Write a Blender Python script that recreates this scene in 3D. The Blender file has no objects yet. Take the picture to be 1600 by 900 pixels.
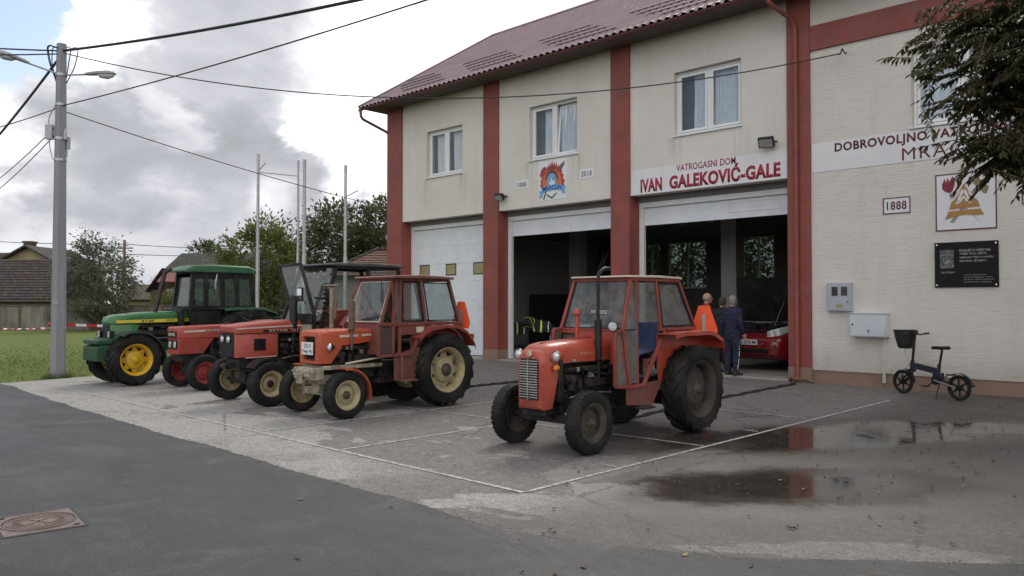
import bpy, bmesh, math, random
from mathutils import Vector, Matrix, noise
PI = math.pi
R = math.radians
scene = bpy.context.scene
COL = scene.collection

# ------------------------------------------------------------------ camera
cam_d = bpy.data.cameras.new("camera")
cam = bpy.data.objects.new("camera", cam_d)
COL.objects.link(cam)
cam.location = (0.0, 0.0, 1.70)
cam.rotation_euler = (R(90 + 1.117), 0.0, R(43.754))
cam_d.sensor_width = 36.0
cam_d.lens = 27.70
cam_d.clip_start = 0.05
cam_d.clip_end = 2000.0
scene.camera = cam

# ------------------------------------------------------------------ view / exposure
scene.view_settings.view_transform = 'Standard'
scene.view_settings.look = 'None'
scene.view_settings.exposure = 0.50
scene.view_settings.gamma = 1.0
scene.view_settings.use_curve_mapping = False
try:
    scene.cycles.max_bounces = 8
    scene.cycles.transparent_max_bounces = 16
    scene.cycles.caustics_reflective = False
    scene.cycles.caustics_refractive = False
except Exception:
    pass

# ------------------------------------------------------------------ sun (hazy, behind the cloud over the roof)
SUN_AZ, SUN_EL = R(118.0), R(46.0)      # azimuth from +X, counter-clockwise
sun_d = bpy.data.lights.new("sun", 'SUN')
sun_d.energy = 1.1
sun_d.angle = R(18)
sun_d.color = (1.0, 0.96, 0.90)
sun = bpy.data.objects.new("sun", sun_d)
COL.objects.link(sun)
sdir = Vector((math.cos(SUN_AZ) * math.cos(SUN_EL), math.sin(SUN_AZ) * math.cos(SUN_EL), math.sin(SUN_EL)))
sun.rotation_euler = sdir.to_track_quat('Z', 'Y').to_euler()
sun.location = (0, 0, 30)

# ------------------------------------------------------------------ node helpers
class NT:
    def __init__(s, tree):
        s.t = tree
        s.n = tree.nodes
        s.l = tree.links
    def new(s, typ, **kw):
        nd = s.n.new(typ)
        for k, v in kw.items():
            setattr(nd, k, v)
        return nd
    def link(s, a, b):
        s.l.new(a, b)
    def set(s, sock, v):
        if isinstance(v, bpy.types.NodeSocket):
            s.l.new(v, sock)
        else:
            if sock.type == 'RGBA' and len(v) == 3:
                v = (*v, 1)
            sock.default_value = v
    def math(s, op, a, b=0.0, c=0.0, clamp=False):
        nd = s.new('ShaderNodeMath', operation=op, use_clamp=clamp)
        for i, v in enumerate((a, b, c)):
            s.set(nd.inputs[i], v)
        return nd.outputs[0]
    def vmath(s, op, a, b=(0, 0, 0)):
        nd = s.new('ShaderNodeVectorMath', operation=op)
        s.set(nd.inputs[0], a)
        s.set(nd.inputs[1], b)
        return nd.outputs[0] if op not in ('DOT_PRODUCT', 'LENGTH') else nd.outputs[1]
    def noise(s, vec, scale, detail=6.0, rough=0.55, dist=0.0):
        nd = s.new('ShaderNodeTexNoise')
        if vec is not None:
            s.l.new(vec, nd.inputs['Vector'])
        nd.inputs['Scale'].default_value = scale
        nd.inputs['Detail'].default_value = detail
        nd.inputs['Roughness'].default_value = rough
        nd.inputs['Distortion'].default_value = dist
        return nd.outputs[0]
    def ramp(s, fac, stops, interp='LINEAR'):
        nd = s.new('ShaderNodeValToRGB')
        s.l.new(fac, nd.inputs[0])
        cr = nd.color_ramp
        cr.interpolation = interp
        while len(cr.elements) < len(stops):
            cr.elements.new(0.5)
        for e, (p, c) in zip(cr.elements, stops):
            e.position = p
            if isinstance(c, (int, float)):
                c = (c, c, c)
            e.color = (*c[:3], 1)
        return nd.outputs[0]
    def smooth(s, v, a, b, o0=0.0, o1=1.0):
        nd = s.new('ShaderNodeMapRange', interpolation_type='SMOOTHSTEP')
        s.set(nd.inputs[0], v)
        for i, q in enumerate((a, b, o0, o1)):
            nd.inputs[i + 1].default_value = q
        return nd.outputs[0]
    def mix(s, f, a, b, mode='MIX'):
        nd = s.new('ShaderNodeMix', data_type='RGBA', blend_type=mode)
        s.set(nd.inputs[0], f)
        s.set(nd.inputs[6], a)
        s.set(nd.inputs[7], b)
        return nd.outputs[2]
    def mapping(s, vec, scale=(1, 1, 1), loc=(0, 0, 0), rot=(0, 0, 0)):
        nd = s.new('ShaderNodeMapping')
        s.l.new(vec, nd.inputs[0])
        nd.inputs['Scale'].default_value = scale
        nd.inputs['Location'].default_value = loc
        nd.inputs['Rotation'].default_value = rot
        return nd.outputs[0]

# ------------------------------------------------------------------ sky: Nishita blue with a broken deck of cumulus
world = bpy.data.worlds.new("World")
scene.world = world
world.use_nodes = True
w = NT(world.node_tree)
w.n.clear()
wo = w.new('ShaderNodeOutputWorld')
bg = w.new('ShaderNodeBackground')
SKY_STRENGTH = 0.1
bg.inputs['Strength'].default_value = SKY_STRENGTH
w.link(bg.outputs[0], wo.inputs['Surface'])
sky = w.new('ShaderNodeTexSky', sky_type='NISHITA', sun_disc=False)
sky.sun_elevation = SUN_EL
sky.sun_rotation = R(90) - SUN_AZ
sky.air_density = 1.0
sky.dust_density = 1.5
tc = w.new('ShaderNodeTexCoord')
D = tc.outputs['Generated']
sx = w.new('ShaderNodeSeparateXYZ')
w.link(D, sx.inputs[0])
zz = w.math('MAXIMUM', sx.outputs[2], 0.0)
den = w.math('ADD', zz, 0.38)
cx = w.math('DIVIDE', sx.outputs[0], den)
cy = w.math('DIVIDE', sx.outputs[1], den)
cv = w.new('ShaderNodeCombineXYZ')
w.link(cx, cv.inputs[0]); w.link(cy, cv.inputs[1]); w.link(w.math('MULTIPLY', zz, 0.6), cv.inputs[2])
CV = cv.outputs[0]
n_big = w.noise(w.mapping(CV, loc=(3.1, 1.7, 0.4)), 1.7, 9.0, 0.56, 0.25)
n_fine = w.noise(w.mapping(CV, loc=(7.1, 4.7, 2.4)), 4.2, 10.0, 0.6, 0.3)

# directions bent by noise, so that every spot gets a torn, billowing edge
wn1 = w.new('ShaderNodeTexNoise'); w.link(CV, wn1.inputs['Vector'])
wn1.inputs['Scale'].default_value = 4.5; wn1.inputs['Detail'].default_value = 9; wn1.inputs['Roughness'].default_value = 0.6
DW = w.vmath('NORMALIZE', w.vmath('ADD', D, w.vmath('MULTIPLY', w.vmath('SUBTRACT', wn1.outputs[1], (0.5, 0.5, 0.5)), (0.20, 0.20, 0.15))))
DS = w.vmath('NORMALIZE', w.vmath('ADD', D, w.vmath('MULTIPLY', w.vmath('SUBTRACT', wn1.outputs[1], (0.5, 0.5, 0.5)), (0.05, 0.05, 0.05))))

def blob(d, a, b, stretch=None):
    """smooth spot on the sky dome round direction d; a, b = cosines of outer and inner radius"""
    v = Vector(d).normalized()
    return w.smooth(w.vmath('DOT_PRODUCT', DS if a < 2.5 else DW, tuple(v)), math.cos(R(a)), math.cos(R(b)))

def skydir(az, el):
    return (math.cos(R(az)) * math.cos(R(el)), math.sin(R(az)) * math.cos(R(el)), math.sin(R(el)))
def vmul(a, k): return w.math('MULTIPLY', a, k)
lum = w.math('ADD', w.math('MULTIPLY', w.math('SUBTRACT', n_big, 0.5), 0.55), w.math('ADD', w.math('MULTIPLY', w.math('SUBTRACT', n_fine, 0.5), 0.55), 0.50))
for (az, el, ro, ri, k) in (
        (138.5, 17.0, 13, 5, 0.50), (130, 27, 16, 5, 0.35), (143.5, 20, 5, 1.5, 0.25), (144.0, 12.0, 5.0, 1.5, 0.28),
        (162.0, 16.5, 4.2, 1.2, 0.40), (168.5, 10.5, 5, 1.5, 0.30), (157.9, 11.4, 2.6, .5, 0.24), (147.0, 12.6, 2.6, .6, 0.36), (150.9, 7.4, 2.0, .4, 0.30), (146.2, 8.2, 1.9, .4, 0.22), (164.5, 5.6, 5, 1, 0.12), (147, 5, 6, 2, -0.16),
        (161.5, 9.0, 6, 2, -0.24), (153, 9.6, 5, 1.5, -0.20), (154.0, 16.5, 6, 3, -0.02), (150.5, 19.0, 5, 2, -0.06), (156.5, 13.5, 5, 2, -0.08), (148.5, 9.8, 2.5, .8, -0.10), (156, 4, 7, 2, 0.02),
        (314, 40, 90, 10, 0.10), (118, 60, 40, 5, 0.15)):
    lum = w.math('ADD', lum, vmul(blob(skydir(az, el), ro, ri), k))
cloud = w.ramp(lum, [(0.10, (2.8, 2.9, 3.1)), (0.34, (3.75, 3.88, 4.15)), (0.50, (4.9, 5.03, 5.35)), (0.66, (6.4, 6.5, 6.75)), (0.84, (8.6, 8.6, 8.6)), (1.0, (11.5, 11.3, 11.0))])
# the camera's back: brighter high overcast, lighting the facade
back = w.smooth(w.vmath('DOT_PRODUCT', D, (0.69, -0.72, 0.15)), 0.05, 0.8)
cloud = w.mix(w.math('MULTIPLY', back, 0.7), cloud, (12.6, 12.3, 11.9))
# gaps of blue
gap = vmul(blob(skydir(168.5, 17.5), 6, 2.5), 1.0)
for (az, el, ro, ri, k) in ((139.7, 19.8, 1.9, 0.5, 1.0), (141.3, 19.4, .9, .2, .85), (166.6, 13.9, 2.2, .6, 0.62), (240, 24, 26, 6, 0.9), (215, 35, 22, 6, 0.7), (20, 40, 30, 8, 0.8)):
    gap = w.math('MAXIMUM', gap, vmul(blob(skydir(az, el), ro, ri), k))
gap = w.math('ADD', gap, w.math('MULTIPLY', w.math('SUBTRACT', n_fine, 0.5), 1.2))
gap = w.smooth(gap, 0.40, 0.85)
skyb = w.mix(1.0, sky.outputs[0], (1.35, 1.3, 1.25), 'MULTIPLY')
w.link(w.mix(gap, cloud, skyb), bg.inputs['Color'])

# ------------------------------------------------------------------ materials
MATS = {}
def newmat(name):
    m = bpy.data.materials.new(name)
    m.use_nodes = True
    nt = NT(m.node_tree)
    pr = nt.n['Principled BSDF']
    MATS[name] = m
    return m, nt, pr

def mat(name, col, rough=0.55, metal=0.0, var=0.12, scale=6.0, dirt=None, damt=0.0, dscale=3.0, bump=0.0, bscale=60.0,
        coat=0.0, stretch=(1, 1, 1), spec=0.5, low=None, lowz=0.5, rvar=0.12, space='Object', wear=0.0):
    """painted / metal / rubber surface: colour noise, patchy dirt, optional splash of dust below lowz (object space)"""
    m, nt, pr = newmat(name)
    t = nt.new('ShaderNodeTexCoord')
    if space == 'World':
        g = nt.new('ShaderNodeNewGeometry'); V = g.outputs['Position']
    else:
        V = t.outputs[space]
    if stretch != (1, 1, 1):
        V = nt.mapping(V, scale=stretch)
    n1 = nt.noise(V, scale, 7.0, 0.6)
    c = nt.mix(nt.ramp(n1, [(0.3, 0.0), (0.7, 1.0)]), tuple(x * (1 - var) for x in col), tuple(min(1, x * (1 + var)) for x in col))
    if damt > 0:
        n2 = nt.noise(V, dscale, 9.0, 0.66, 0.4)
        f = nt.ramp(n2, [(0.44, 0.0), (0.66, damt)])
        c = nt.mix(f, c, dirt)
    if low is not None:
        s = nt.new('ShaderNodeSeparateXYZ')
        nt.link(t.outputs['Object'], s.inputs[0])
        f = nt.math('MULTIPLY', nt.smooth(s.outputs[2], lowz, 0.0), nt.ramp(nt.noise(V, dscale * 2, 6, 0.6), [(0.3, 0.15), (0.7, 0.8)]))
        c = nt.mix(f, c, low)
    if wear > 0:      # chips, rust freckles and vertical run marks
        ch = nt.ramp(nt.noise(V, 11.0, 10, 0.75, 0.8), [(0.60, 0.0), (0.66, wear)])
        c = nt.mix(ch, c, (0.085, 0.045, 0.03))
        rn = nt.ramp(nt.noise(nt.mapping(V, scale=(9, 9, 1.1)), 1.0, 8, 0.65), [(0.52, 0.0), (0.72, wear * 0.7)])
        c = nt.mix(rn, c, (0.12, 0.065, 0.045))
        fd = nt.ramp(nt.noise(V, 1.4, 6, 0.6), [(0.45, 0.0), (0.75, wear * 0.55)])
        c = nt.mix(fd, c, tuple(min(1, q * 1.25 + 0.07) for q in col))
    nt.set(pr.inputs['Base Color'], c)
    nt.set(pr.inputs['Roughness'], nt.ramp(nt.noise(V, scale * 1.7, 5, 0.6), [(0.25, max(0.02, rough - rvar)), (0.75, min(1, rough + rvar))]))
    pr.inputs['Metallic'].default_value = metal
    pr.inputs['Specular IOR Level'].default_value = spec
    pr.inputs['Coat Weight'].default_value = coat
    if bump > 0:
        b = nt.new('ShaderNodeBump')
        b.inputs['Strength'].default_value = bump
        b.inputs['Distance'].default_value = 0.01
        nt.link(nt.noise(V, bscale, 5, 0.6), b.inputs['Height'])
        nt.link(b.outputs[0], pr.inputs['Normal'])
    if wear > 0:      # panels beaten slightly out of true
        b2 = nt.new('ShaderNodeBump')
        b2.inputs['Strength'].default_value = 0.35
        b2.inputs['Distance'].default_value = 0.04
        nt.link(nt.noise(V, 5.5, 2, 0.5), b2.inputs['Height'])
        if bump > 0: nt.link(b.outputs[0], b2.inputs['Normal'])
        nt.link(b2.outputs[0], pr.inputs['Normal'])
    return m

def glassmat(name, tint=(0.82, 0.86, 0.86), dust=0.05, refl=1.0):
    m, nt, pr = newmat(name)
    nt.n.remove(pr)
    out = nt.n['Material Output']
    tr = nt.new('ShaderNodeBsdfTransparent'); tr.inputs[0].default_value = (*tint, 1)
    gl = nt.new('ShaderNodeBsdfGlossy'); gl.inputs['Roughness'].default_value = 0.03
    lw = nt.new('ShaderNodeLayerWeight'); fr = nt.math('ADD', nt.math('MULTIPLY', nt.math('POWER', lw.outputs['Facing'], 4.0), 0.85), 0.045)
    df = nt.new('ShaderNodeBsdfDiffuse'); df.inputs[0].default_value = (0.55, 0.54, 0.5, 1)
    mx = nt.new('ShaderNodeMixShader'); mx2 = nt.new('ShaderNodeMixShader')
    t = nt.new('ShaderNodeTexCoord')
    nt.link(nt.math('MULTIPLY', fr, refl, clamp=True), mx.inputs[0])
    nt.link(tr.outputs[0], mx.inputs[1]); nt.link(gl.outputs[0], mx.inputs[2])
    nt.link(nt.ramp(nt.noise(t.outputs['Object'], 5, 8, 0.65, 0.5), [(0.35, dust * 0.3), (0.75, dust * 2.2)]), mx2.inputs[0])
    nt.link(mx.outputs[0], mx2.inputs[1]); nt.link(df.outputs[0], mx2.inputs[2])
    nt.link(mx2.outputs[0], out.inputs['Surface'])
    return m

# ------------------------------------------------------------------ mesh builder
def V3(*a): return Vector(a)
class MB:
    def __init__(s):
        s.v = []; s.f = []; s.m = []; s.mi = 0
    def add(s, vs, fs):
        b = len(s.v)
        s.v += [Vector(q) for q in vs]
        for f in fs:
            s.f.append(tuple(b + i for i in f)); s.m.append(s.mi)
        return s
    def bx(s, x0, x1, y0, y1, z0, z1, M=None):
        vs = [Vector(q) for q in ((x0, y0, z0), (x1, y0, z0), (x1, y1, z0), (x0, y1, z0), (x0, y0, z1), (x1, y0, z1), (x1, y1, z1), (x0, y1, z1))]
        if M is not None: vs = [M @ q for q in vs]
        return s.add(vs, [(0, 3, 2, 1), (4, 5, 6, 7), (0, 1, 5, 4), (1, 2, 6, 5), (2, 3, 7, 6), (3, 0, 4, 7)])
    def box(s, c, d, rz=0.0, rx=0.0, ry=0.0):
        M = Matrix.Translation(c) @ Matrix.Rotation(rz, 4, 'Z') @ Matrix.Rotation(ry, 4, 'Y') @ Matrix.Rotation(rx, 4, 'X')
        return s.bx(-d[0] / 2, d[0] / 2, -d[1] / 2, d[1] / 2, -d[2] / 2, d[2] / 2, M)
    def loft(s, rings, cap=True, closed=True):
        n = len(rings[0]); b = len(s.v)
        for r in rings: s.v += [Vector(q) for q in r]
        for i in range(len(rings) - 1):
            for j in range(n if closed else n - 1):
                k = (j + 1) % n
                s.f.append((b + i * n + j, b + i * n + k, b + (i + 1) * n + k, b + (i + 1) * n + j)); s.m.append(s.mi)
        if cap:
            s.f.append(tuple(b + j for j in range(n - 1, -1, -1))); s.m.append(s.mi)
            e = b + (len(rings) - 1) * n
            s.f.append(tuple(e + j for j in range(n))); s.m.append(s.mi)
        return s
    def tube(s, pts, r, n=8, cap=True, sq=None):
        pts = [Vector(p) for p in pts]
        rs = r if isinstance(r, (list, tuple)) else [r] * len(pts)
        rings = []
        T0 = (pts[1] - pts[0]).normalized()
        up = Vector((0, 0, 1)) if abs(T0.z) < 0.9 else Vector((1, 0, 0))
        U = T0.cross(up).normalized()
        for i, p in enumerate(pts):
            if i == 0: T = pts[1] - pts[0]
            elif i == len(pts) - 1: T = pts[-1] - pts[-2]
            else: T = (pts[i + 1] - p).normalized() + (p - pts[i - 1]).normalized()
            if T.length < 1e-9: T = T0
            T = T.normalized()
            U = (U - T * U.dot(T))
            U = U.normalized() if U.length > 1e-6 else T.orthogonal().normalized()
            W = T.cross(U)
            rings.append([p + (U * math.cos(2 * PI * k / n) + W * math.sin(2 * PI * k / n)) * rs[i] for k in range(n)])
        return s.loft(rings, cap)
    def bar(s, p, q, wx, wz, up=(0, 0, 1)):
        """rectangular bar from p to q, wx across, wz along 'up'"""
        p = Vector(p); q = Vector(q); T = (q - p).normalized(); up = Vector(up)
        U = T.cross(up)
        if U.length < 1e-4: U = T.cross(Vector((1, 0, 0)))
        U.normalize(); W = U.cross(T)
        o = [U * (a * wx / 2) + W * (b * wz / 2) for a, b in ((-1, -1), (1, -1), (1, 1), (-1, 1))]
        return s.loft([[p + k for k in o], [q + k for k in o]])
    def lathe(s, prof, o=(0, 0, 0), ax=(0, 0, 1), n=24, cap=True):
        """prof: list of (radius, along)"""
        A = Vector(ax).normalized(); o = Vector(o)
        U = A.orthogonal().normalized(); W = A.cross(U)
        rings = [[o + A * t + (U * math.cos(2 * PI * k / n) + W * math.sin(2 * PI * k / n)) * max(r, 1e-4) for k in range(n)] for r, t in prof]
        return s.loft(rings, cap)
    def ring(s, prof, o=(0, 0, 0), ax=(0, 0, 1), n=24):
        """closed profile revolved (torus like)"""
        return s.lathe(list(prof) + [prof[0]], o, ax, n, cap=False)
    def prism(s, poly, fn, w0, w1):
        """poly 2D list, fn(u, v, w) -> 3D"""
        return s.loft([[fn(u, v, w0) for u, v in poly], [fn(u, v, w1) for u, v in poly]])
    def panel(s, pts, th):
        pts = [Vector(p) for p in pts]
        nrm = Vector((0, 0, 0))
        for i in range(len(pts)):
            a, b = pts[i], pts[(i + 1) % len(pts)]
            nrm += a.cross(b)
        nrm.normalize()
        return s.loft([[p - nrm * th / 2 for p in pts], [p + nrm * th / 2 for p in pts]])
    def sphere(s, c, r, nu=14, nv=9, sc=(1, 1, 1)):
        c = Vector(c)
        rings = []
        for i in range(1, nv):
            a = PI * i / nv
            rings.append([c + Vector((math.sin(a) * math.cos(2 * PI * k / nu) * sc[0], math.sin(a) * math.sin(2 * PI * k / nu) * sc[1], math.cos(a) * sc[2])) * r for k in range(nu)])
        return s.loft(rings)
    def build(s, name, mats, parent=None, bevel=0.0, smooth=35, loc=None, seg=2):
        me = bpy.data.meshes.new(name)
        me.from_pydata([tuple(q) for q in s.v], [], s.f)
        if not isinstance(mats, (list, tuple)): mats = [mats]
        for q in mats: me.materials.append(q)
        if len(mats) > 1:
            me.polygons.foreach_set('material_index', s.m)
        bm = bmesh.new(); bm.from_mesh(me)
        bmesh.ops.recalc_face_normals(bm, faces=bm.faces[:])
        bm.to_mesh(me); bm.free()
        if smooth:
            me.polygons.foreach_set('use_smooth', [True] * len(me.polygons))
            me.set_sharp_from_angle(angle=R(smooth))
        o = bpy.data.objects.new(name, me)
        COL.objects.link(o)
        if parent is not None: o.parent = parent
        if loc is not None: o.location = loc
        if bevel > 0:
            md = o.modifiers.new('bevel', 'BEVEL')
            md.width = bevel; md.segments = seg; md.limit_method = 'ANGLE'; md.angle_limit = R(40)
            md.harden_normals = False
        return o

def tag(o, label=None, cat=None, group=None, kind=None):
    if label: o['label'] = label
    if cat: o['category'] = cat
    if group: o['group'] = group
    if kind: o['kind'] = kind
    return o
def empty(name, loc=(0, 0, 0), rz=0.0):
    o = bpy.data.objects.new(name, None)
    COL.objects.link(o)
    o.location = loc; o.rotation_euler = (0, 0, rz)
    o.empty_display_size = 0.2
    return o
def copy_tree(o, parent=None):
    c = o.copy()
    COL.objects.link(c)
    if parent is not None: c.parent = parent
    for ch in [q for q in bpy.data.objects if q.parent == o]:
        copy_tree(ch, c)
    return c
def struct(o): return tag(o, kind='structure')

def text_mesh(s, fn, width=None, height=0.1, name='lettering', mats=None, parent=None, bold=0.0, spacing=1.0, depth=0.002, shear=0.0, lift=0.0):
    """letters as a thin solid; fn(u, v, w) maps letter plane (u right, v up, w out) to 3D; u runs 0..width, v 0..height"""
    cu = bpy.data.curves.new('txt', 'FONT')
    cu.body = s; cu.size = 1.0; cu.offset = bold; cu.space_character = spacing; cu.shear = shear
    cu.resolution_u = 3
    cu.align_x = 'LEFT'
    ob = bpy.data.objects.new('txt', cu)
    COL.objects.link(ob)
    dg = bpy.context.evaluated_depsgraph_get()
    me = bpy.data.meshes.new_from_object(ob.evaluated_get(dg))
    bpy.data.objects.remove(ob); bpy.data.curves.remove(cu)
    xs = [v.co.x for v in me.vertices]; ys = [v.co.y for v in me.vertices]
    x0, x1, y0, y1 = min(xs), max(xs), min(ys), max(ys)
    sy = height / (y1 - y0)
    sx_ = (width / (x1 - x0)) if width else sy
    bm = bmesh.new(); bm.from_mesh(me)
    bmesh.ops.remove_doubles(bm, verts=bm.verts[:], dist=1e-5)
    ex = bmesh.ops.extrude_face_region(bm, geom=bm.faces[:])
    top = {g for g in ex['geom'] if isinstance(g, bmesh.types.BMVert)}
    for v in bm.verts:
        u = (v.co.x - x0) * sx_; q = (v.co.y - y0) * sy
        v.co = Vector(fn(u, q, lift + (depth if v in top else 0.0)))
    bmesh.ops.recalc_face_normals(bm, faces=bm.faces[:])
    bm.to_mesh(me); bm.free()
    me.materials.clear()
    me.materials.append(mats)
    o = bpy.data.objects.new(name, me)
    COL.objects.link(o)
    if parent is not None: o.parent = parent
    return o
def plane_front(x, y, z):   # reads along +X, faces -Y
    return lambda u, v, w_: (x + u, y - w_, z + v)
def plane_side(x, y, z):    # reads along +Y, faces +X
    return lambda u, v, w_: (x + w_, y + u, z + v)

# common materials
white_paint = mat('white_paint', (0.74, 0.75, 0.76), 0.45, var=0.04, dirt=(0.45, 0.44, 0.42), damt=0.25)
black_plastic = mat('black_plastic', (0.013, 0.013, 0.014), 0.5, var=0.3, spec=.25)
black_paint = mat('black_paint', (0.012, 0.012, 0.013), 0.45, var=0.3, dirt=(0.06, 0.052, 0.045), damt=0.35, spec=.28)
chrome = mat('chrome', (0.75, 0.75, 0.76), 0.18, 1.0, var=0.05)
steel = mat('galvanised_steel', (0.42, 0.43, 0.45), 0.45, 0.7, var=0.15, scale=14)
rust = mat('rusty_steel', (0.16, 0.085, 0.055), 0.8, 0.2, var=0.4, scale=9, dirt=(0.25, 0.17, 0.11), damt=0.6, bump=0.3)
dark_metal = mat('greasy_metal', (0.020, 0.019, 0.018), 0.6, 0.2, var=0.5, scale=12, spec=.3, dirt=(0.085, 0.068, 0.055), damt=0.55, dscale=6, bump=0.25)
lamp_glass = mat('lamp_glass', (0.72, 0.74, 0.74), 0.12, 0.4, var=0.15, scale=40)
amber = mat('amber_lens', (0.7, 0.22, 0.03), 0.25)
# =================================================================== GROUND
def ground_mats():
    # ---- forecourt: old concrete / asphalt, dry pale patches, damp dark areas, standing water
    m, nt, pr = newmat('forecourt_asphalt')
    g = nt.new('ShaderNodeNewGeometry'); P = g.outputs['Position']
    sp = nt.new('ShaderNodeSeparateXYZ'); nt.link(P, sp.inputs[0])
    X, Y = sp.outputs[0], sp.outputs[1]
    fine = nt.noise(P, 95, 4, 0.75)
    mid = nt.noise(P, 9, 8, 0.65)
    big = nt.noise(nt.mapping(P, scale=(1, 1.5, 1)), 0.42, 9, 0.58, 0.5)
    big2 = nt.noise(nt.mapping(P, loc=(11, 5, 0)), 0.9, 9, 0.62, 0.8)
    def ell(cx, cy, rx, ry, rot=0.0, wob=0.45, nsc=1.3):
        v = nt.mapping(nt.vmath('SUBTRACT', P, (cx, cy, 0)), rot=(0, 0, -R(rot)))
        v = nt.vmath('MULTIPLY', v, (1 / rx, 1 / ry, 0))
        return nt.math('ADD', nt.vmath('LENGTH', v), nt.math('MULTIPLY', nt.math('SUBTRACT', nt.noise(P, nsc, 9, 0.72), 0.5), wob * 2))
    def inside(e, soft=0.05):
        return nt.smooth(e, 1 + soft, 1 - soft)
    base = nt.mix(nt.ramp(mid, [(0.3, 0.0), (0.7, 1.0)]), (0.112, 0.105, 0.097), (0.195, 0.183, 0.168))
    # pale dry concrete with sharp ragged borders; more of it towards the road and the left
    bias = nt.math('ADD', nt.math('MULTIPLY', nt.math('ADD', X, 7.0), -0.012), nt.math('MULTIPLY', nt.math('SUBTRACT', 7.5, Y), 0.028))
    pale = nt.smooth(nt.math('ADD', nt.math('ADD', nt.math('MULTIPLY', big, 0.75), nt.math('MULTIPLY', big2, 0.25)), bias), 0.555, 0.575)
    pale = nt.math('MULTIPLY', pale, nt.smooth(X, -3.6, -4.9))
    pale = nt.math('MAXIMUM', pale, nt.math('MULTIPLY', nt.math('MULTIPLY', nt.smooth(Y, 5.35, 5.05), nt.smooth(X, -5.6, -6.8)), nt.ramp(big2, [(0.35, 0.25), (0.55, 0.9)])))
    for e in ((-1.95, 5.62, .85, 0.24, 38, .7, 2.2), (-2.75, 4.98, .35, 0.08, 35, .8, 2.5), (-4.75, 8.35, .75, .25, 75, .8, 1.8), (-5.05, 6.5, .8, .35, 100, .7, 1.8)):
        pale = nt.math('MAXIMUM', pale, nt.math('MULTIPLY', inside(ell(*e), 0.07), 0.45))
    c = nt.mix(pale, base, nt.mix(nt.ramp(mid, [(0.3, 0.0), (0.7, 1.0)]), (0.235, 0.226, 0.208), (0.325, 0.314, 0.29)))
    # damp: darker, a little brown
    damp = nt.math('MULTIPLY', nt.smooth(X, -5.2, -4.0), nt.ramp(big2, [(0.3, 0.55), (0.6, 0.95)]))
    damp = nt.math('MAXIMUM', damp, nt.math('MULTIPLY', nt.smooth(big2, 0.56, 0.66), 0.45))
    damp = nt.math('MULTIPLY', damp, nt.math('SUBTRACT', 1.0, pale))
    c = nt.mix(nt.math('MULTIPLY', damp, 0.80), c, nt.mix(nt.ramp(nt.noise(P, 1.7, 9, .7, .8), [(.38, 0.0), (.62, 1.0)]), (0.030, 0.0245, 0.0205), (0.054, 0.0455, 0.0385)))
    c = nt.mix(nt.ramp(nt.noise(nt.mapping(P, loc=(3, 9, 0)), 2.6, 9, 0.7, 1.0), [(0.58, 0.0), (0.68, 0.5)]), c, (0.085, 0.078, 0.07))
    c = nt.mix(nt.math('MULTIPLY', nt.math('SUBTRACT', fine, 0.5), 1.3), c, nt.mix(1.0, c, (1.7, 1.7, 1.7), 'MULTIPLY'))
    c = nt.mix(nt.ramp(fine, [(0.28, 0.65), (0.42, 0.0)]), c, (0.03, 0.028, 0.026))
    vc = nt.new('ShaderNodeTexVoronoi'); nt.link(P, vc.inputs['Vector']); vc.inputs['Scale'].default_value = 75.0
    vs_ = nt.new('ShaderNodeSeparateColor'); nt.link(vc.outputs['Color'], vs_.inputs[0])
    c = nt.mix(nt.ramp(vs_.outputs[0], [(0.0, 0.38), (0.45, 0.0)]), c, (0.018, 0.017, 0.016))
    c = nt.mix(nt.ramp(vs_.outputs[0], [(0.6, 0.0), (1.0, 0.28)]), c, nt.mix(1.0, c, (2.6, 2.55, 2.45), 'MULTIPLY'))
    # soft dark ellipses beneath four of the tractors, and hairline cracks
    for e in ((-10.6, 8.0, .5, .8, 0), (-6.2, 8.2, .45, .9, 0), (-12.8, 7.6, .4, .7, 0), (-15.4, 7.6, .5, .7, 0)):
        c = nt.mix(nt.math('MULTIPLY', nt.smooth(ell(*e, 0, 0.5), 1.2, 0.4), 0.55), c, (0.035, 0.033, 0.03))
    vo = nt.new('ShaderNodeTexVoronoi', feature='DISTANCE_TO_EDGE')
    nt.link(P, vo.inputs['Vector'])
    vo.inputs['Scale'].default_value = 0.33
    crack = nt.math('MULTIPLY', nt.smooth(nt.math('ADD', vo.outputs[0], nt.math('MULTIPLY', nt.math('SUBTRACT', mid, 0.5), 0.05)), 0.008, 0.0), nt.smooth(big, 0.42, 0.5))
    c = nt.mix(nt.math('MULTIPLY', crack, 0.6), c, (0.03, 0.028, 0.025))
    # puddles
    w1 = ell(-4.05, 10.1, 0.80, 2.5, -33, 0.42, 1.3)
    w2 = ell(-3.22, 7.15, 0.62, 1.45, -40, 0.55, 1.7)
    w3 = ell(-3.2, 12.0, 0.5, 1.5, -50, 0.35, 1.2)
    wet = nt.math('MAXIMUM', nt.math('MAXIMUM', nt.smooth(w1, 1.3, 0.72), nt.smooth(w2, 1.4, 0.55)), nt.smooth(w3, 1.2, 0.85))
    moist = nt.math('MAXIMUM', nt.math('MAXIMUM', nt.smooth(w1, 1.9, 1.0), nt.smooth(w2, 2.1, 1.0)), nt.smooth(w3, 2.0, 1.0))
    moist = nt.math('MULTIPLY', moist, nt.math('SUBTRACT', 1.0, nt.math('MULTIPLY', pale, 0.6)))
    c = nt.mix(nt.math('MULTIPLY', moist, 0.55), c, (0.040, 0.033, 0.027))
    c = nt.mix(nt.math('MULTIPLY', wet, 0.6), c, (0.030, 0.025, 0.020))
    nt.set(pr.inputs['Base Color'], c)
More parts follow.
